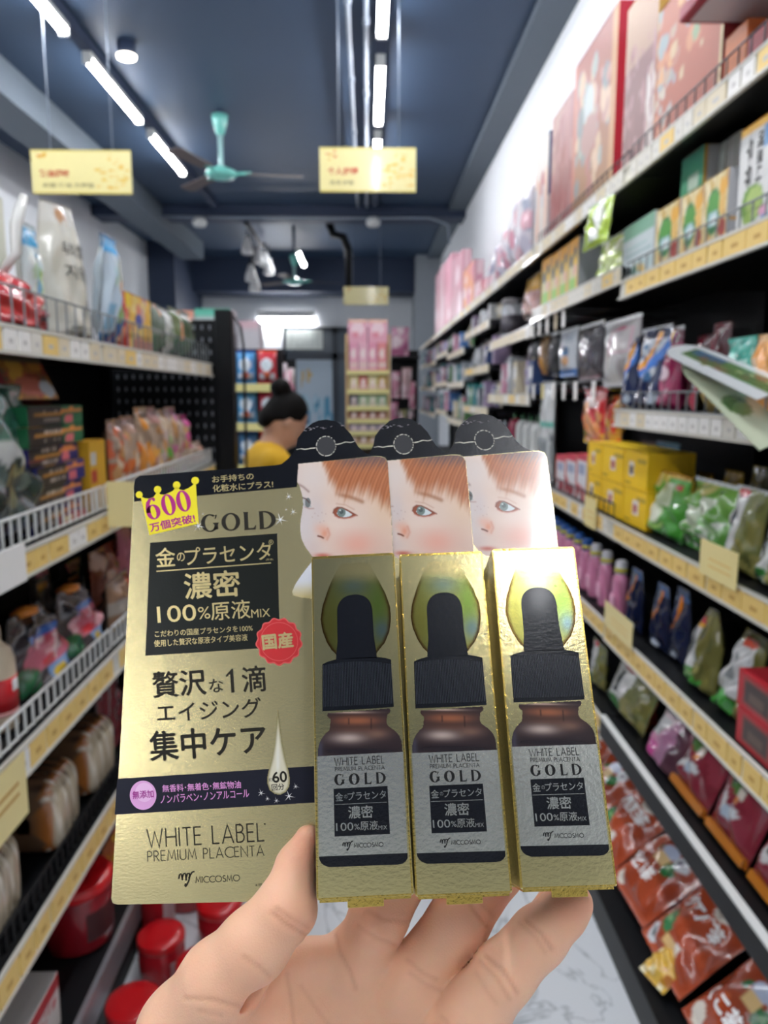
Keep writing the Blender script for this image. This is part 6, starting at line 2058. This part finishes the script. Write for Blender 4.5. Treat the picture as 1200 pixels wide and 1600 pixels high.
def in_poly(x, y, P):
    c_ = np.zeros(x.shape, bool)
    n_ = len(P)
    for i in range(n_):
        x0, y0 = P[i]
        x1, y1 = P[(i + 1) % n_]
        m = ((y0 > y) != (y1 > y)) & (x < (x1 - x0) * (y - y0) / ((y1 - y0) + 1e-12) + x0)
        c_ ^= m
    return c_


def seg_d(x, y, P):
    d = np.full(x.shape, 1e9)
    for (x0, y0), (x1, y1) in zip(P[:-1], P[1:]):
        t = np.clip(((x - x0) * (x1 - x0) + (y - y0) * (y1 - y0)) / ((x1 - x0) ** 2 + (y1 - y0) ** 2), 0, 1)
        d = np.minimum(d, np.hypot(x - x0 - t * (x1 - x0), y - y0 - t * (y1 - y0)))
    return d


FACE = [(466, 724.5), (464.3, 742), (464, 753), (467.5, 760), (470, 768), (472.5, 777), (473.3, 788), (472, 798), (469.5, 812), (468.5, 827), (471, 843), (477, 855), (484, 865), (489, 872), (500, 880), (617, 880), (614.5, 863), (612, 812), (608, 752), (606, 722), (602, 715.4), (595, 713.2), (586, 712.6)]


def face_art(x, y):
    C = np.zeros((len(x), 3)) + np.array((229, 205, 189.))

    def mix(col, w):
        C[:] = C * (1 - w[:, None]) + np.array(col, float) * w[:, None]
    g = lambda cx, cy, sx, sy: np.exp(-((x - cx) / sx) ** 2 - ((y - cy) / sy) ** 2)
    mix((215, 205, 203), .9 * g(476, 815, 22, 60))
    mix((224, 210, 202), .8 * g(488, 745, 26, 26))
    mix((228, 196, 166), .8 * g(602, 795, 30, 50))
    mix((236, 214, 198), .7 * g(535, 822, 30, 12))
    mix((226, 196, 174), .5 * g(545, 778, 40, 12))
    mix((233, 168, 148), .85 * g(560, 850, 32, 21))
    mix((222, 186, 168), .5 * g(596, 855, 22, 30))
    mix((214, 192, 186), .6 * g(490, 858, 12, 14))
    mix((208, 196, 196), .5 * g(497, 800, 10, 26))
    # eyebrows
    d = seg_d(x, y, [(519, 770), (530, 773), (545, 776), (556, 780), (566, 784)])
    w = smooth(519, 540, x) * .75
    mix((166, 116, 88), w * np.exp(-(d / 3.4) ** 2))
    d = seg_d(x, y, [(467, 757), (474, 761), (482, 768)])
    mix((160, 132, 122), .75 * np.exp(-(d / 2.0) ** 2))
    # near eye
    eye = in_poly(x, y, [(520.5, 801.5), (522, 796), (527, 792.6), (534, 793), (542, 796.5), (550, 801), (557, 805), (548, 808.6), (538, 810), (529, 808.6), (523, 805.5)])
    mix((150, 84, 62), eye * 1.0)
    sc = in_poly(x, y, [(526, 802), (530, 795), (537, 796), (545, 800), (551, 804), (545, 807.5), (536, 808.6), (529, 806.5)])
    mix((214, 222, 222), sc * 1.0)
    ir = (((x - 533.5) / 6.6) ** 2 + ((y - 800.8) / 7.2) ** 2 < 1) & eye
    mix((120, 134, 128), ir * 1.0)
    pu = (((x - 533.5) / 3.4) ** 2 + ((y - 799.6) / 3.6) ** 2 < 1) & eye
    mix((82, 92, 90), pu * .9)
    mix((206, 214, 210), (((x - 531.5) / 1.6) ** 2 + ((y - 797.4) / 1.6) ** 2 < 1) * .9)
    d = seg_d(x, y, [(520.5, 801.5), (522, 796), (527, 792.6), (534, 793), (542, 796.5), (550, 801), (558, 805.5)])
    mix((126, 72, 56), .85 * np.exp(-(d / 1.0) ** 2))
    d = seg_d(x, y, [(523, 806), (529, 809.2), (538, 810.6), (548, 809), (557, 805.5)])
    mix((190, 120, 104), .7 * np.exp(-(d / 1.0) ** 2))
    d = seg_d(x, y, [(526, 787), (540, 789), (553, 796)])
    mix((206, 166, 146), .6 * np.exp(-(d / 1.5) ** 2))
    # far eye
    e2 = in_poly(x, y, [(473.3, 777), (478, 779), (483, 785), (487, 792), (480, 794), (473, 790)])
    mix((188, 186, 184), e2 * .9)
    mix((112, 116, 114), ((((x - 481) / 4.6) ** 2 + ((y - 785.5) / 7.5) ** 2 < 1) & (x > 473)) * .95)
    d = seg_d(x, y, [(472.5, 777.5), (478, 779.5), (483, 785)])
    mix((92, 70, 66), .9 * np.exp(-(d / 1.0) ** 2))
    d = seg_d(x, y, [(477, 792.5), (483, 794.8), (490, 794.6)])
    mix((176, 140, 130), .7 * np.exp(-(d / 1.1) ** 2))
    # nose, lips
    mix((226, 152, 122), .9 * g(507, 833, 6.5, 9))
    mix((232, 176, 152), .6 * g(500, 826, 9, 8))
    d = seg_d(x, y, [(497, 837.5), (501, 838.5), (505, 840.5)])
    mix((112, 62, 48), .95 * np.exp(-(d / 1.3) ** 2))
    d = seg_d(x, y, [(512, 826), (515, 835), (511, 843)])
    mix((214, 150, 126), .6 * np.exp(-(d / 2.0) ** 2))
    mix((196, 104, 88), .9 * g(504, 868, 12, 3.5))
    for fx, fy in ((488, 808), (492, 802), (497, 806), (503, 801), (509, 803), (506, 814), (500, 816)):
        mix((176, 140, 128), .5 * g(fx, fy, .9, .9))
    # hair with strands
    hb = np.interp(x, [500, 506, 511, 518, 526, 536, 548, 560, 575, 590, 600, 612], [700, 724, 738, 751, 763, 770, 768, 765, 768, 776, 786, 792])
    q = x * .9 + (y - 712) * .34 + 5 * np.sin((y - 712) / 26)
    st = np.sin(q * 1.3) * .5 + np.sin(q * .61 + 1) * .3 + np.sin(q * 2.9 + 2) * .25
    lw = np.sin(x * .33 + (y - 712) * .12) * .6 + np.sin(x * .71 + (y - 712) * .25 + 1) * .4
    w = smooth(20, -16, y - hb + lw * 5 + st * 2.2)
    hc_ = np.zeros_like(C) + np.array((178, 108, 70.))
    hc_ += (st * 20)[:, None] * np.array((1.0, .8, .6))
    top = smooth(738, 712, y + st * 7) * smooth(512, 545, x) * .75
    hc_ = hc_ * (1 - top[:, None]) + np.array((92, 84, 92.)) * top[:, None]
    C[:] = C * (1 - w[:, None] * .95) + hc_ * (w[:, None] * .95)
    C = np.clip(C, 0, 255) / 255
    return np.where(C <= .04045, C / 12.92, ((C + .055) / 1.055) ** 2.4)


def art_grid(x0, x1, y0, y1, step, mask, art, z, mt, name, parent):
    xs, ys = np.arange(x0, x1 + step, step), np.arange(y0, y1 + step, step)
    X, Y = np.meshgrid(xs, ys)
    x, y = X.ravel(), Y.ravel()
    nx, ny = len(xs), len(ys)
    i = (np.arange(ny - 1)[:, None] * nx + np.arange(nx - 1)[None]).ravel()
    Q = np.stack([i, i + nx, i + nx + 1, i + 1], 1)
    ok = mask(x, y)
    Q = Q[ok[Q].all(1)]
    used = np.unique(Q)
    re = -np.ones(len(x), int)
    re[used] = np.arange(len(used))
    Q = re[Q]
    L = mm(U(x[used], y[used], z))
    return obj_from(name, L, face_dir(L, Q[:1].tolist()) and Q.tolist(), mt, parent, cols=art(x[used], y[used]))


FACEP = mat('face_print_gloss', rough=.2, attr=True, var=.01, coat=.7, bump=.00003, bscale=500)
art_grid(462, 618, 711, 880, .8, lambda x, y: in_poly(x, y, FACE), face_art, CZ + .05, FACEP, 'child_face_print', card)


def cloth_art(x, y):
    t = smooth(905, 936, y + (x - 470) * .1)
    C = np.array((222, 224, 228.)) * (1 - t[:, None]) + np.array((214, 196, 140.)) * t[:, None]
    C = C / 255
    return ((C + .055) / 1.055) ** 2.4


art_grid(452, 489, 874, 938, .8, lambda x, y: in_poly(x, y, [(488, 876), (480, 886), (470, 899), (462, 911), (456, 924), (458, 931), (470, 934), (488, 936)]), cloth_art, CZ + .05, FACEP, 'white_collar_print', card)

# ---- crown badge
cb = Print(CZ)
for c_, r_ in (((217.5, 773), 5.4), ((246.3, 765), 5.8), ((276, 758), 5.9), ((305, 751), 6.0)):
    cb.disc(c_, r_, r_, YEL, 1, 24)
cb.poly([(219.5, 775), (226, 778.5), (233, 779.2), (240, 776.5), (246, 768), (251, 772.5), (257, 773), (263, 770.5), (270, 767), (276, 760), (281, 765), (287, 766), (294, 763), (300, 759), (306, 753), (307.8, 785), (310.5, 818), (272, 827), (233.6, 836), (227, 806)], YEL, 1)
six = merge2([ring_glyph(.43, .34, .43, .35, .16, .29, 0, 360, 36),
              ([(.0, .34), (.02, .6), (.12, .84), (.32, .98), (.62, 1.0), (.62, .955), (.44, .9), (.31, .72), (.27, .5), (.27, .34)], [(0, 1, 8, 9), (1, 2, 7, 8), (2, 3, 6, 7), (3, 4, 5, 6)]),
              ([(.62 + .09 * math.cos(t), .9 + .09 * math.sin(t)) for t in np.linspace(0, 2 * PI, 14, endpoint=False)], [tuple(range(14))])])
zero = ring_glyph(.45, .5, .44, .5, .17, .44, 0, 360, 40)
V6, F6 = merge2([six, ([(x + .98, y) for x, y in zero[0]], zero[1]), ([(x + 1.93, y) for x, y in zero[0]], zero[1])])
V6 = np.array(V6)
V6 = (V6 - V6.min(0)) / (V6.max(0) - V6.min(0))
cb.box2quad(V6, F6, (232, 814), (301.5, 797), 34, MAG, 2)
cb.text('万個突破!', (235.5, 831.5), (305.5, 815.8), 13.5, MAG, 2, .03)
cb.done('crown_badge', card)

# ---- main print of the card
mp = Print(CZ)
mp.gold((314.8, 832), (431.8, 825.5), 28, TXTD, 0)
mp.poly([(234.7, 848), (433, 833.6), (437.5, 1011), (227, 1024.7)], BLKB, 0)
mp.text('金', (244.2, 886), (274.5, 884), 29, GTXT, 1, .012)
mp.text('の', (277, 877.5), (289, 876.6), 13.5, GTXT, 1, .012)
mp.text('プラセンタ', (290, 883.5), (424.5, 873.5), 27, GTXT, 1, .008)
mp.text('®', (420, 851.6), (427.6, 851), 8, GTXT, 1)
mp.line((244.4, 892.8), (423.5, 879.6), 1.8, GTXT)
mp.text('濃密', (289.5, 936.5), (375.5, 931), 40.5, GTXT, 1, .018)
mp.text('100', (246.6, 973.4), (307, 969.4), 25.5, GTXT, 1, .006)
mp.text('%', (310, 967.6), (329, 966.4), 19, GTXT, 1)
mp.text('原液', (330.5, 969.8), (391.8, 965.4), 29, GTXT, 1, .006)
mp.text('MIX', (393, 965.2), (422.3, 963.2), 12.6, GTXT, 1)
mp.text('こだわりの国産プラセンタを100%', (242.3, 995.8), (395, 986), 10, GTXT, 1, .004)
mp.text('使用した贅沢な原液タイプ美容液', (241, 1011), (387, 1001), 10.6, GTXT, 1, .004)
mp.text('(原液)', (415.5, 876.5), (427, 876), 3.6, GTXT, 1)
for c_, r_ in (((451, 776), 7), ((458, 800), 6.5), ((447, 796), 3), ((438, 812), 12), ((310, 822), 10), ((317, 803), 3)):
    mp.star(c_, r_, WTX, 2)
mp.text('贅沢', (240, 1090.5), (322.5, 1085), 40, TXTD, 0, .016)
mp.text('な', (328, 1082.5), (349.5, 1080.6), 20.5, TXTD, 0, .01)
mp.box2quad([(.42, 0), (.42, .8), (.0, .66), (.0, .76), (.62, 1), (.74, 1), (.74, 0)], [(0, 1, 4, 5, 6), (1, 2, 3, 4)], (355, 1082.6), (370.5, 1081.6), 37, TXTD, 0)
mp.text('滴', (380, 1082.2), (416.5, 1079.4), 40, TXTD, 0, .014)
mp.text('エイジング', (246, 1129.5), (408.5, 1120), 30.5, TXTD, 0, .008)
mp.text('集中ケア', (236, 1189.5), (416.5, 1176.5), 46, TXTD, 0, .018)
mp.done('card_print', card)
sl = Print(CZ)
sl.disc((436, 1002.5), 35.5, 36.5, REDL, 1, 90, 1.6, 13)
sl.disc((436, 1002.5), 33.6, 34.4, REDS, 2, 90, 1.6, 13)
rg_ = ring_glyph(436, 1002.5, 29.5, 30.3, 28.6, 29.3, 0, 360, 60)
sl.mesh(rg_[0], rg_[1], REDL, 3)
sl.text('国産', (411.5, 1015.5), (458.5, 1010.6), 23.5, GTXT, 3, .035)
sl.done('red_seal_badge', card)
bd = Print(CZ)
bd.poly([(183.2, 1217), (490.5, 1197), (491.5, 1254), (179.2, 1273)], BLKN, 0)
bd.disc((223.6, 1242.6), 20.8, 22.8, PNKC, 1)
bd.disc((225.5, 1238), 14, 15, mat('pink_disc_light_print', '#eec0e6', .4), 2)
bd.text('無添加', (207.6, 1248.4), (240.2, 1246), 12, MAGD, 3, .02)
bd.text('無香料･無着色･無鉱物油', (254, 1238), (376.5, 1231.4), 11.6, PNK, 1, .008)
bd.text('ノンパラベン･ノンアルコール', (251, 1255.5), (389.5, 1245.4), 13, PNK, 1, .006)
for c_, r_ in (((408, 1239), 7), ((418, 1248), 5), ((432, 1251), 6), ((451.5, 1244), 10), ((462, 1229), 6)):
    bd.star(c_, r_, WTX, 2)
bd.done('black_band_print', card)
DROPO = [(434, 1104), (437, 1130), (441, 1160), (446, 1185), (451.5, 1205), (453.5, 1218), (452.5, 1229), (447, 1238), (438, 1242.6), (429, 1241), (421, 1235), (417.5, 1225), (417, 1215), (419.5, 1203), (424.5, 1185), (429, 1160), (432, 1130)]


def drop_art(x, y):
    d = seg_d(x, y, DROPO + DROPO[:1])
    e = np.exp(-(d / 3.0) ** 2)
    C = np.array((228, 222, 196.)) * (1 - e[:, None] * .75) + np.array((120, 108, 58.)) * e[:, None] * .75
    w = np.exp(-((x - 434) / 3) ** 2) * smooth(1120, 1190, y) * smooth(1215, 1195, y)
    C = C * (1 - .6 * w[:, None]) + np.array((250, 250, 244.)) * .6 * w[:, None]
    C /= 255
    return ((C + .055) / 1.055) ** 2.4


art_grid(416, 455, 1104, 1243, .8, lambda x, y: in_poly(x, y, DROPO), drop_art, CZ + .16, PR, 'drop_print', card)
dt = Print(CZ)
dt.text('60', (426.5, 1223), (448.5, 1221.4), 16.5, TXTD, 3, .03)
dt.text('約', (420, 1221.4), (426, 1221), 6, TXTD, 3)
dt.text('回分', (425, 1235.6), (444.5, 1233.8), 10, TXTD, 3, .015)
dt.done('drop_lettering', card)
br = Print(CZ)
br.caps('WHITE LABEL', (230.8, 1324.8), (413, 1314.4), 29, TXTD, 0, .06)
br.caps('PREMIUM PLACENTA', (231, 1346.4), (412.5, 1337), 16.5, TXTD, 0, .06)
br.logo(280, 1363, 305, 1386, TXTD, 0)
br.caps('MICCOSMO', (306, 1379.6), (374.5, 1376.4), 9.6, TXTD, 0, .09)
br.text('※原液', (399, 1385.5), (417, 1384.4), 5, TXTD, 0)
br.disc((413.6, 1287.5), 1.3, 1.3, TXTD, 0, 12)
br.done('brand_print', card)

# ---- folded carton on the card
ct = MB().box(0, .030, 0, .1115, -.02495, 0, GOLDB, .0004)
ct.mats = [GOLDB]
cart = ct.build('carton', pkg)
eg = MB()
for (x0, x1, y0, y1) in ((.0001, .0006, .0006, .1109), (.0294, .0299, .0006, .1109), (.0006, .0294, .1106, .1114), (.0006, .0294, .0001, .0006)):
    eg.box(x0, x1, y0, y1, -.0004, .00008, GOLDE)
eg.build('foil_edge', cart)
tb_ = MB().box(.0095, .0207, -.0026, .0012, -.0012, -.0007, GOLDE, .0001)
tb_.build('tuck_tab', cart)
MB().box(.0008, .0292, -.0009, .0004, -.0245, -.0016, GOLDE).build('bottom_flap', cart)
FD = Print(0.0)
DRP = [(533, 880), (527.4, 888.7), (519, 904), (512, 920.7), (503, 947.7), (500.4, 968), (503, 985), (509.6, 1003), (517, 1015), (527, 1026), (588, 1022), (594, 1014), (601.6, 1005), (609, 986.5), (611.4, 968), (610, 947.7), (603, 927.5), (591.5, 905.5), (582, 888.7), (577, 878)]


def dome_art(x, y):
    C = np.zeros((len(x), 3)) + np.array((150, 150, 84.))

    def mix(col, w):
        C[:] = C * (1 - w[:, None]) + np.array(col, float) * w[:, None]
    g = lambda cx, cy, sx, sy: np.exp(-((x - cx) / sx) ** 2 - ((y - cy) / sy) ** 2)
    mix((112, 142, 66), .8 * g(590, 945, 16, 40))
    mix((140, 134, 66), .8 * g(515, 975, 14, 40))
    mix((128, 146, 134), .85 * g(553, 915, 24, 18))
    mix((112, 136, 150), .8 * g(597, 985, 14, 18))
    d = seg_d(x, y, DRP[1:-1])
    lo_ = smooth(885, 945, y)
    mix((74, 44, 22), lo_ * .92 * np.exp(-(d / 4.2) ** 2))
    mix((212, 196, 138), smooth(918, 890, y))
    Cc = np.clip(C, 0, 255) / 255
    return ((Cc + .055) / 1.055) ** 2.4


DOME = mat('drop_foil_print', rough=.22, metal=1.0, attr=True, var=.04, bump=.00002, bscale=700)
art_grid(499, 613, 879, 1028, .9, lambda x, y: in_poly(x, y, DRP), dome_art, .05, DOME, 'golden_drop_print', cart)
dp = Print(0.0)
dp.poly([(525, 1030), (526, 1015), (527.4, 1003), (527, 985), (526.5, 954.5), (527.4, 948), (529.5, 942.5), (532.5, 938), (536, 934.6), (541, 931.6), (546, 930), (552, 929), (558, 928.8), (564, 929.8), (569.5, 931.8), (574.5, 935.6), (578, 940), (580.6, 946.5), (582, 954.5), (583, 975), (584, 992), (586.4, 1008.5), (589.2, 1028)], BLK, 1)
dp.poly([(503.7, 1038), (512, 1034), (524, 1030.4), (556, 1027.6), (589.8, 1026.6), (602, 1028), (610.9, 1030.6), (615.4, 1104.6), (560, 1108.4), (503.7, 1111.3)], BLK, 1)
RIDGE = mat('cap_ridge_print', '#2f343c', .3)
for k in range(44):
    x = 505.5 + k * 2.45
    t = (x - 503.7) / 110
    dp.line((x, 1039.5 - 5 * math.sin(t * PI) - t * 2), (x + .4 + t * 3.4, 1104.5 - t * 5.5), .7, RIDGE, 2)
dp.done('dropper_print', cart)
BTL = [(512, 1114), (560, 1110.5), (609, 1106.4), (610.6, 1110), (609.5, 1114), (605.5, 1117), (604.7, 1123), (604.7, 1130), (607, 1134), (611.3, 1137), (616, 1140.4), (620.6, 1144.6), (624.6, 1150), (627.2, 1156), (628.4, 1163), (629.4, 1176), (496, 1182.6), (496.2, 1172), (497.4, 1165), (499.4, 1158.6), (504.4, 1150), (509, 1145), (513.8, 1140.6), (515.6, 1135), (515.8, 1124), (512.4, 1121.4), (510.4, 1118)]


def glass_art(x, y):
    C = np.zeros((len(x), 3)) + np.array((48, 37, 38.))

    def mix(col, w):
        C[:] = C * (1 - w[:, None]) + np.array(col, float) * w[:, None]
    g = lambda cx, cy, sx, sy: np.exp(-((x - cx) / sx) ** 2 - ((y - cy) / sy) ** 2)
    mix((156, 92, 60), .85 * g(558, 1126, 38, 8))
    mix((96, 60, 44), .6 * g(560, 1140, 46, 6))
    mix((206, 178, 160), .8 * g(548, 1113, 34, 1.8))
    mix((192, 172, 160), .85 * g(545, 1153, 28, 8.5))
    mix((128, 96, 80), .7 * g(590, 1147, 20, 8))
    mix((30, 24, 30), .8 * g(560, 1174, 70, 6))
    mix((40, 28, 28), .6 * (np.exp(-((x - 580) / 1.2) ** 2) * smooth(1120, 1124, y) * smooth(1142, 1136, y)))
    mix((40, 28, 28), .6 * (np.exp(-((x - 545) / 1.2) ** 2) * smooth(1120, 1124, y) * smooth(1134, 1130, y)))
    mix((72, 76, 96), .5 * (np.exp(-((x - 500) / 5) ** 2) * smooth(1150, 1165, y)))
    Cc = np.clip(C, 0, 255) / 255
    return ((Cc + .055) / 1.055) ** 2.4


art_grid(495, 631, 1106, 1183, .9, lambda x, y: in_poly(x, y, BTL), glass_art, .06, GLOSS, 'amber_bottle_print', cart)
lbp = Print(0.0)
lbp.poly([(496, 1181.6), (629.6, 1174.8), (636.8, 1333), (498.4, 1338.6)], SILV, 1)
lbp.poly([(498.4, 1338.4), (636.8, 1332.8), (637, 1341), (634, 1346), (629, 1349.4), (622, 1351), (514, 1355), (506, 1352), (501.5, 1348), (499, 1343)], BLK, 1)
lbp.caps('WHITE LABEL', (523, 1196.4), (600.5, 1192.6), 12, INKL, 2, .07)
lbp.caps('PREMIUM PLACENTA', (524, 1205.2), (600.8, 1202), 6.3, INKL, 2, .08)
lbp.gold((522.8, 1227.6), (603, 1224), 18, INKL, 2, .24)
lbp.poly([(521.3, 1232.5), (605.4, 1228), (609.4, 1303), (522.8, 1307.2)], BLK, 2)
lbp.text('金', (524.2, 1252), (536.2, 1251.3), 13, SILV, 3, .01)
lbp.text('の', (537.8, 1247.8), (543, 1247.5), 5.8, SILV, 3)
lbp.text('プラセンタ', (543.6, 1250.6), (603.4, 1247), 12.6, SILV, 3, .006)
lbp.line((522.8, 1257.3), (604.4, 1253.3), .8, SILV, 3)
lbp.text('濃密', (544.7, 1279.4), (583, 1277.6), 19.5, SILV, 3, .014)
lbp.text('100', (525.5, 1298.8), (552.4, 1297.4), 12.6, SILV, 3)
lbp.text('%', (553.7, 1296.4), (562.2, 1296), 9, SILV, 3)
lbp.text('原液', (563.2, 1297.6), (590.8, 1296.4), 14.5, SILV, 3, .004)
lbp.text('MIX', (591.6, 1296.4), (605, 1295.8), 6.4, SILV, 3)
lbp.logo(536, 1315, 552.4, 1329.5, INKL, 2)
lbp.caps('MICCOSMO', (553.4, 1324.4), (598.8, 1322.6), 6.6, INKL, 2, .1)
lbp.done('bottle_label_print', cart)

pkg.matrix_basis = pkg_matrix(0)
for i, lab in ((1, 'middle gold serum package, behind the front one and before the last'), (2, 'rear gold serum package at the right, its card glaring white in the light')):
    c_ = dup(pkg, label=lab)
    c_.matrix_basis = pkg_matrix(i)

# ================================================================== the hand that holds the packages
def HP_(px, py, d):
    return ((px - 600) / F * d, -(py - 800) / F * d, -d)


def HC(*q):
    return [(HP_(a, b, d), r) for a, b, d, r in q]


h = .85
lo, hi = (-100, -236, -318), (92, -104, -228)
G = grid_pts(lo, hi, h).astype(np.float32)
palm = sd_chain(G, HC((470, 1830, 286, 22), (520, 1640, 284, 16), (565, 1500, 279, 10.5)), 6)
palm = smin(palm, sd_chain(G, HC((540, 1830, 286, 22), (600, 1640, 284, 15), (645, 1530, 277, 11)), 6), 8)
palm = smin(palm, sd_chain(G, HC((590, 1830, 284, 22), (660, 1650, 278, 14), (700, 1575, 274, 11.5)), 6), 8)
palm = smin(palm, sd_chain(G, HC((640, 1830, 278, 22), (690, 1680, 268, 17), (735, 1600, 261, 11.5)), 6), 8)
palm = smin(palm, sd_chain(G, HC((400, 1800, 276, 22), (430, 1640, 270, 14), (470, 1560, 272, 10)), 6), 8)
web = sd_chain(G, HC((410, 1545, 264, 9), (480, 1505, 271, 7.5), (548, 1492, 277, 8)), 4)
palm = smin(palm, web, 6)
th = sd_chain(G, HC((481, 1311, 260.5, 4.6), (463, 1352, 258.5, 6.3), (446, 1420, 252.5, 9.8), (396, 1478, 250.5, 11.2), (345, 1535, 252, 13.4), (297, 1618, 258, 17.5), (300, 1760, 268, 22)), 4)
pulp = sd_chain(G, HC((432, 1562, 262, 8), (412, 1590, 259, 10.5), (385, 1640, 260, 14)), 4)
fold = sd_chain(G, HC((436, 1510, 250, 1.6), (398, 1554, 245, 2.6), (372, 1570, 244, 2.2)), 2)
idx_ = sd_chain(G, HC((556, 1505, 278, 10.6), (592, 1432, 275, 10.3), (640, 1355, 282, 9), (682, 1290, 290, 7.4), (706, 1248, 295, 6.4)), 3)
mid_ = sd_chain(G, HC((640, 1540, 274, 11.2), (716, 1440, 273, 10.6), (778, 1358, 280, 9.2), (818, 1288, 288, 7.6), (838, 1248, 293, 6.6)), 3)
rin_ = sd_chain(G, HC((705, 1580, 280, 10), (818, 1478, 288, 8.6), (872, 1416, 292, 7.4), (898, 1350, 296, 6.8), (905, 1310, 299, 6.2)), 3)
pin_ = sd_chain(G, HC((720, 1612, 262, 11.4), (745, 1578, 259, 11), (788, 1520, 258, 10), (842, 1463, 259, 9.3), (880, 1426, 261.5, 7.8), (896, 1411, 262.5, 6.6)), 3)
D = smin(palm, th, 3.2)
D = smin(D, pulp, 5)
D = np.minimum(np.minimum(smin(D, idx_, 5), smin(palm, mid_, 5)), np.minimum(smin(palm, rin_, 5), smin(palm, pin_, 3.5)))
D = -smin(-D, fold, 2.5)
for ax_ in range(3):                                    # the wrist ends closed below the picture
    for e_ in (0, -1):
        sl_ = [slice(None)] * 3
        sl_[ax_] = e_
        D[tuple(sl_)] = np.maximum(D[tuple(sl_)], .3)
V, Q = surface(D, lo, h)
V = relax(V, Q, 2, .45)
# skin creases pressed in along the joints and the palm lines
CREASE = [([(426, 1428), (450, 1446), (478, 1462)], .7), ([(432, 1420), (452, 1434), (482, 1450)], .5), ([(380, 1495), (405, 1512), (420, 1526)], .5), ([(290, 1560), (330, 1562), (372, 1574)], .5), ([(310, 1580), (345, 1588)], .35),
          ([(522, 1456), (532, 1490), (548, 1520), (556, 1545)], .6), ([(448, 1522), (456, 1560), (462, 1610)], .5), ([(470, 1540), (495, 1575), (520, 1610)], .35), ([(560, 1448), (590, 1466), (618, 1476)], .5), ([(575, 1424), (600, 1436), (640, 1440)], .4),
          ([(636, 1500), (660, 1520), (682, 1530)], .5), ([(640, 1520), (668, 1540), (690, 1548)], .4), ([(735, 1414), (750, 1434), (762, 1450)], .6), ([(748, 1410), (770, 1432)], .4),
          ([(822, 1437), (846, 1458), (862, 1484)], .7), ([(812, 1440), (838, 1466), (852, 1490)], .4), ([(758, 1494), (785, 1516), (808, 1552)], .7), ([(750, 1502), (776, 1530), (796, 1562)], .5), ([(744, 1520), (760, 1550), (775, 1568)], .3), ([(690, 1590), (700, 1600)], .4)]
px = 600 + F * V[:, 0] / -V[:, 2]
py = 800 - F * V[:, 1] / -V[:, 2]
P3 = V.copy()
tint = np.zeros(len(V))
e1, e2 = V[Q[:, 1]] - V[Q[:, 0]], V[Q[:, 3]] - V[Q[:, 0]]
fn = np.cross(e1, e2)
vn = np.zeros_like(V)
for k in range(4):
    np.add.at(vn, Q[:, k], fn)
vn /= np.linalg.norm(vn, axis=1)[:, None] + 1e-9
cen = V.mean(0)
if np.mean(np.einsum('ij,ij->i', vn, V - cen)) < 0:
    vn = -vn
front = vn[:, 2] > .1
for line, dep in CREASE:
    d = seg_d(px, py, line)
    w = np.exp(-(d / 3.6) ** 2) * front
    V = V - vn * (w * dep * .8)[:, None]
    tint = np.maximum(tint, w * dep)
# skin colour: palm pale, fingertips, folds and fingers below the cartons redder, creases browner
base_ = np.array((240, 190, 157.))
C = np.tile(base_, (len(V), 1))


def tintmix(col, w):
    C[:] = C * (1 - w[:, None]) + np.array(col, float) * w[:, None]


gg = lambda cx, cy, s_: np.exp(-((px - cx) ** 2 + (py - cy) ** 2) / s_ ** 2)
for cx, cy, s_, a_ in ((480, 1320, 40, .5), (895, 1410, 45, .55), (600, 1420, 60, .35), (745, 1410, 70, .35), (470, 1440, 40, .25), (400, 1570, 40, .35)):
    tintmix((222, 146, 116), a_ * gg(cx, cy, s_))
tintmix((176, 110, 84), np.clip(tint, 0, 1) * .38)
Cl = C / 255
Cl = ((Cl + .055) / 1.055) ** 2.4
SKIN = mat('hand_skin', rough=.42, attr=True, var=.045, vscale=140, sss=.35, bump=.00012, bscale=1500, spec=.4)
SKIN.node_tree.nodes['Principled BSDF'].inputs['Subsurface Scale'].default_value = .0045
SKIN.node_tree.nodes['Principled BSDF'].inputs['Subsurface Radius'].default_value = (1.0, .28, .13)
hand = obj_from('hand', V * .001, Q.tolist(), SKIN, None, smooth=True, cols=Cl, fix=True)
hand.matrix_basis = CAM
tag(hand, 'bare left hand held palm up, thumb on the card, fingers behind the packages', 'hand')
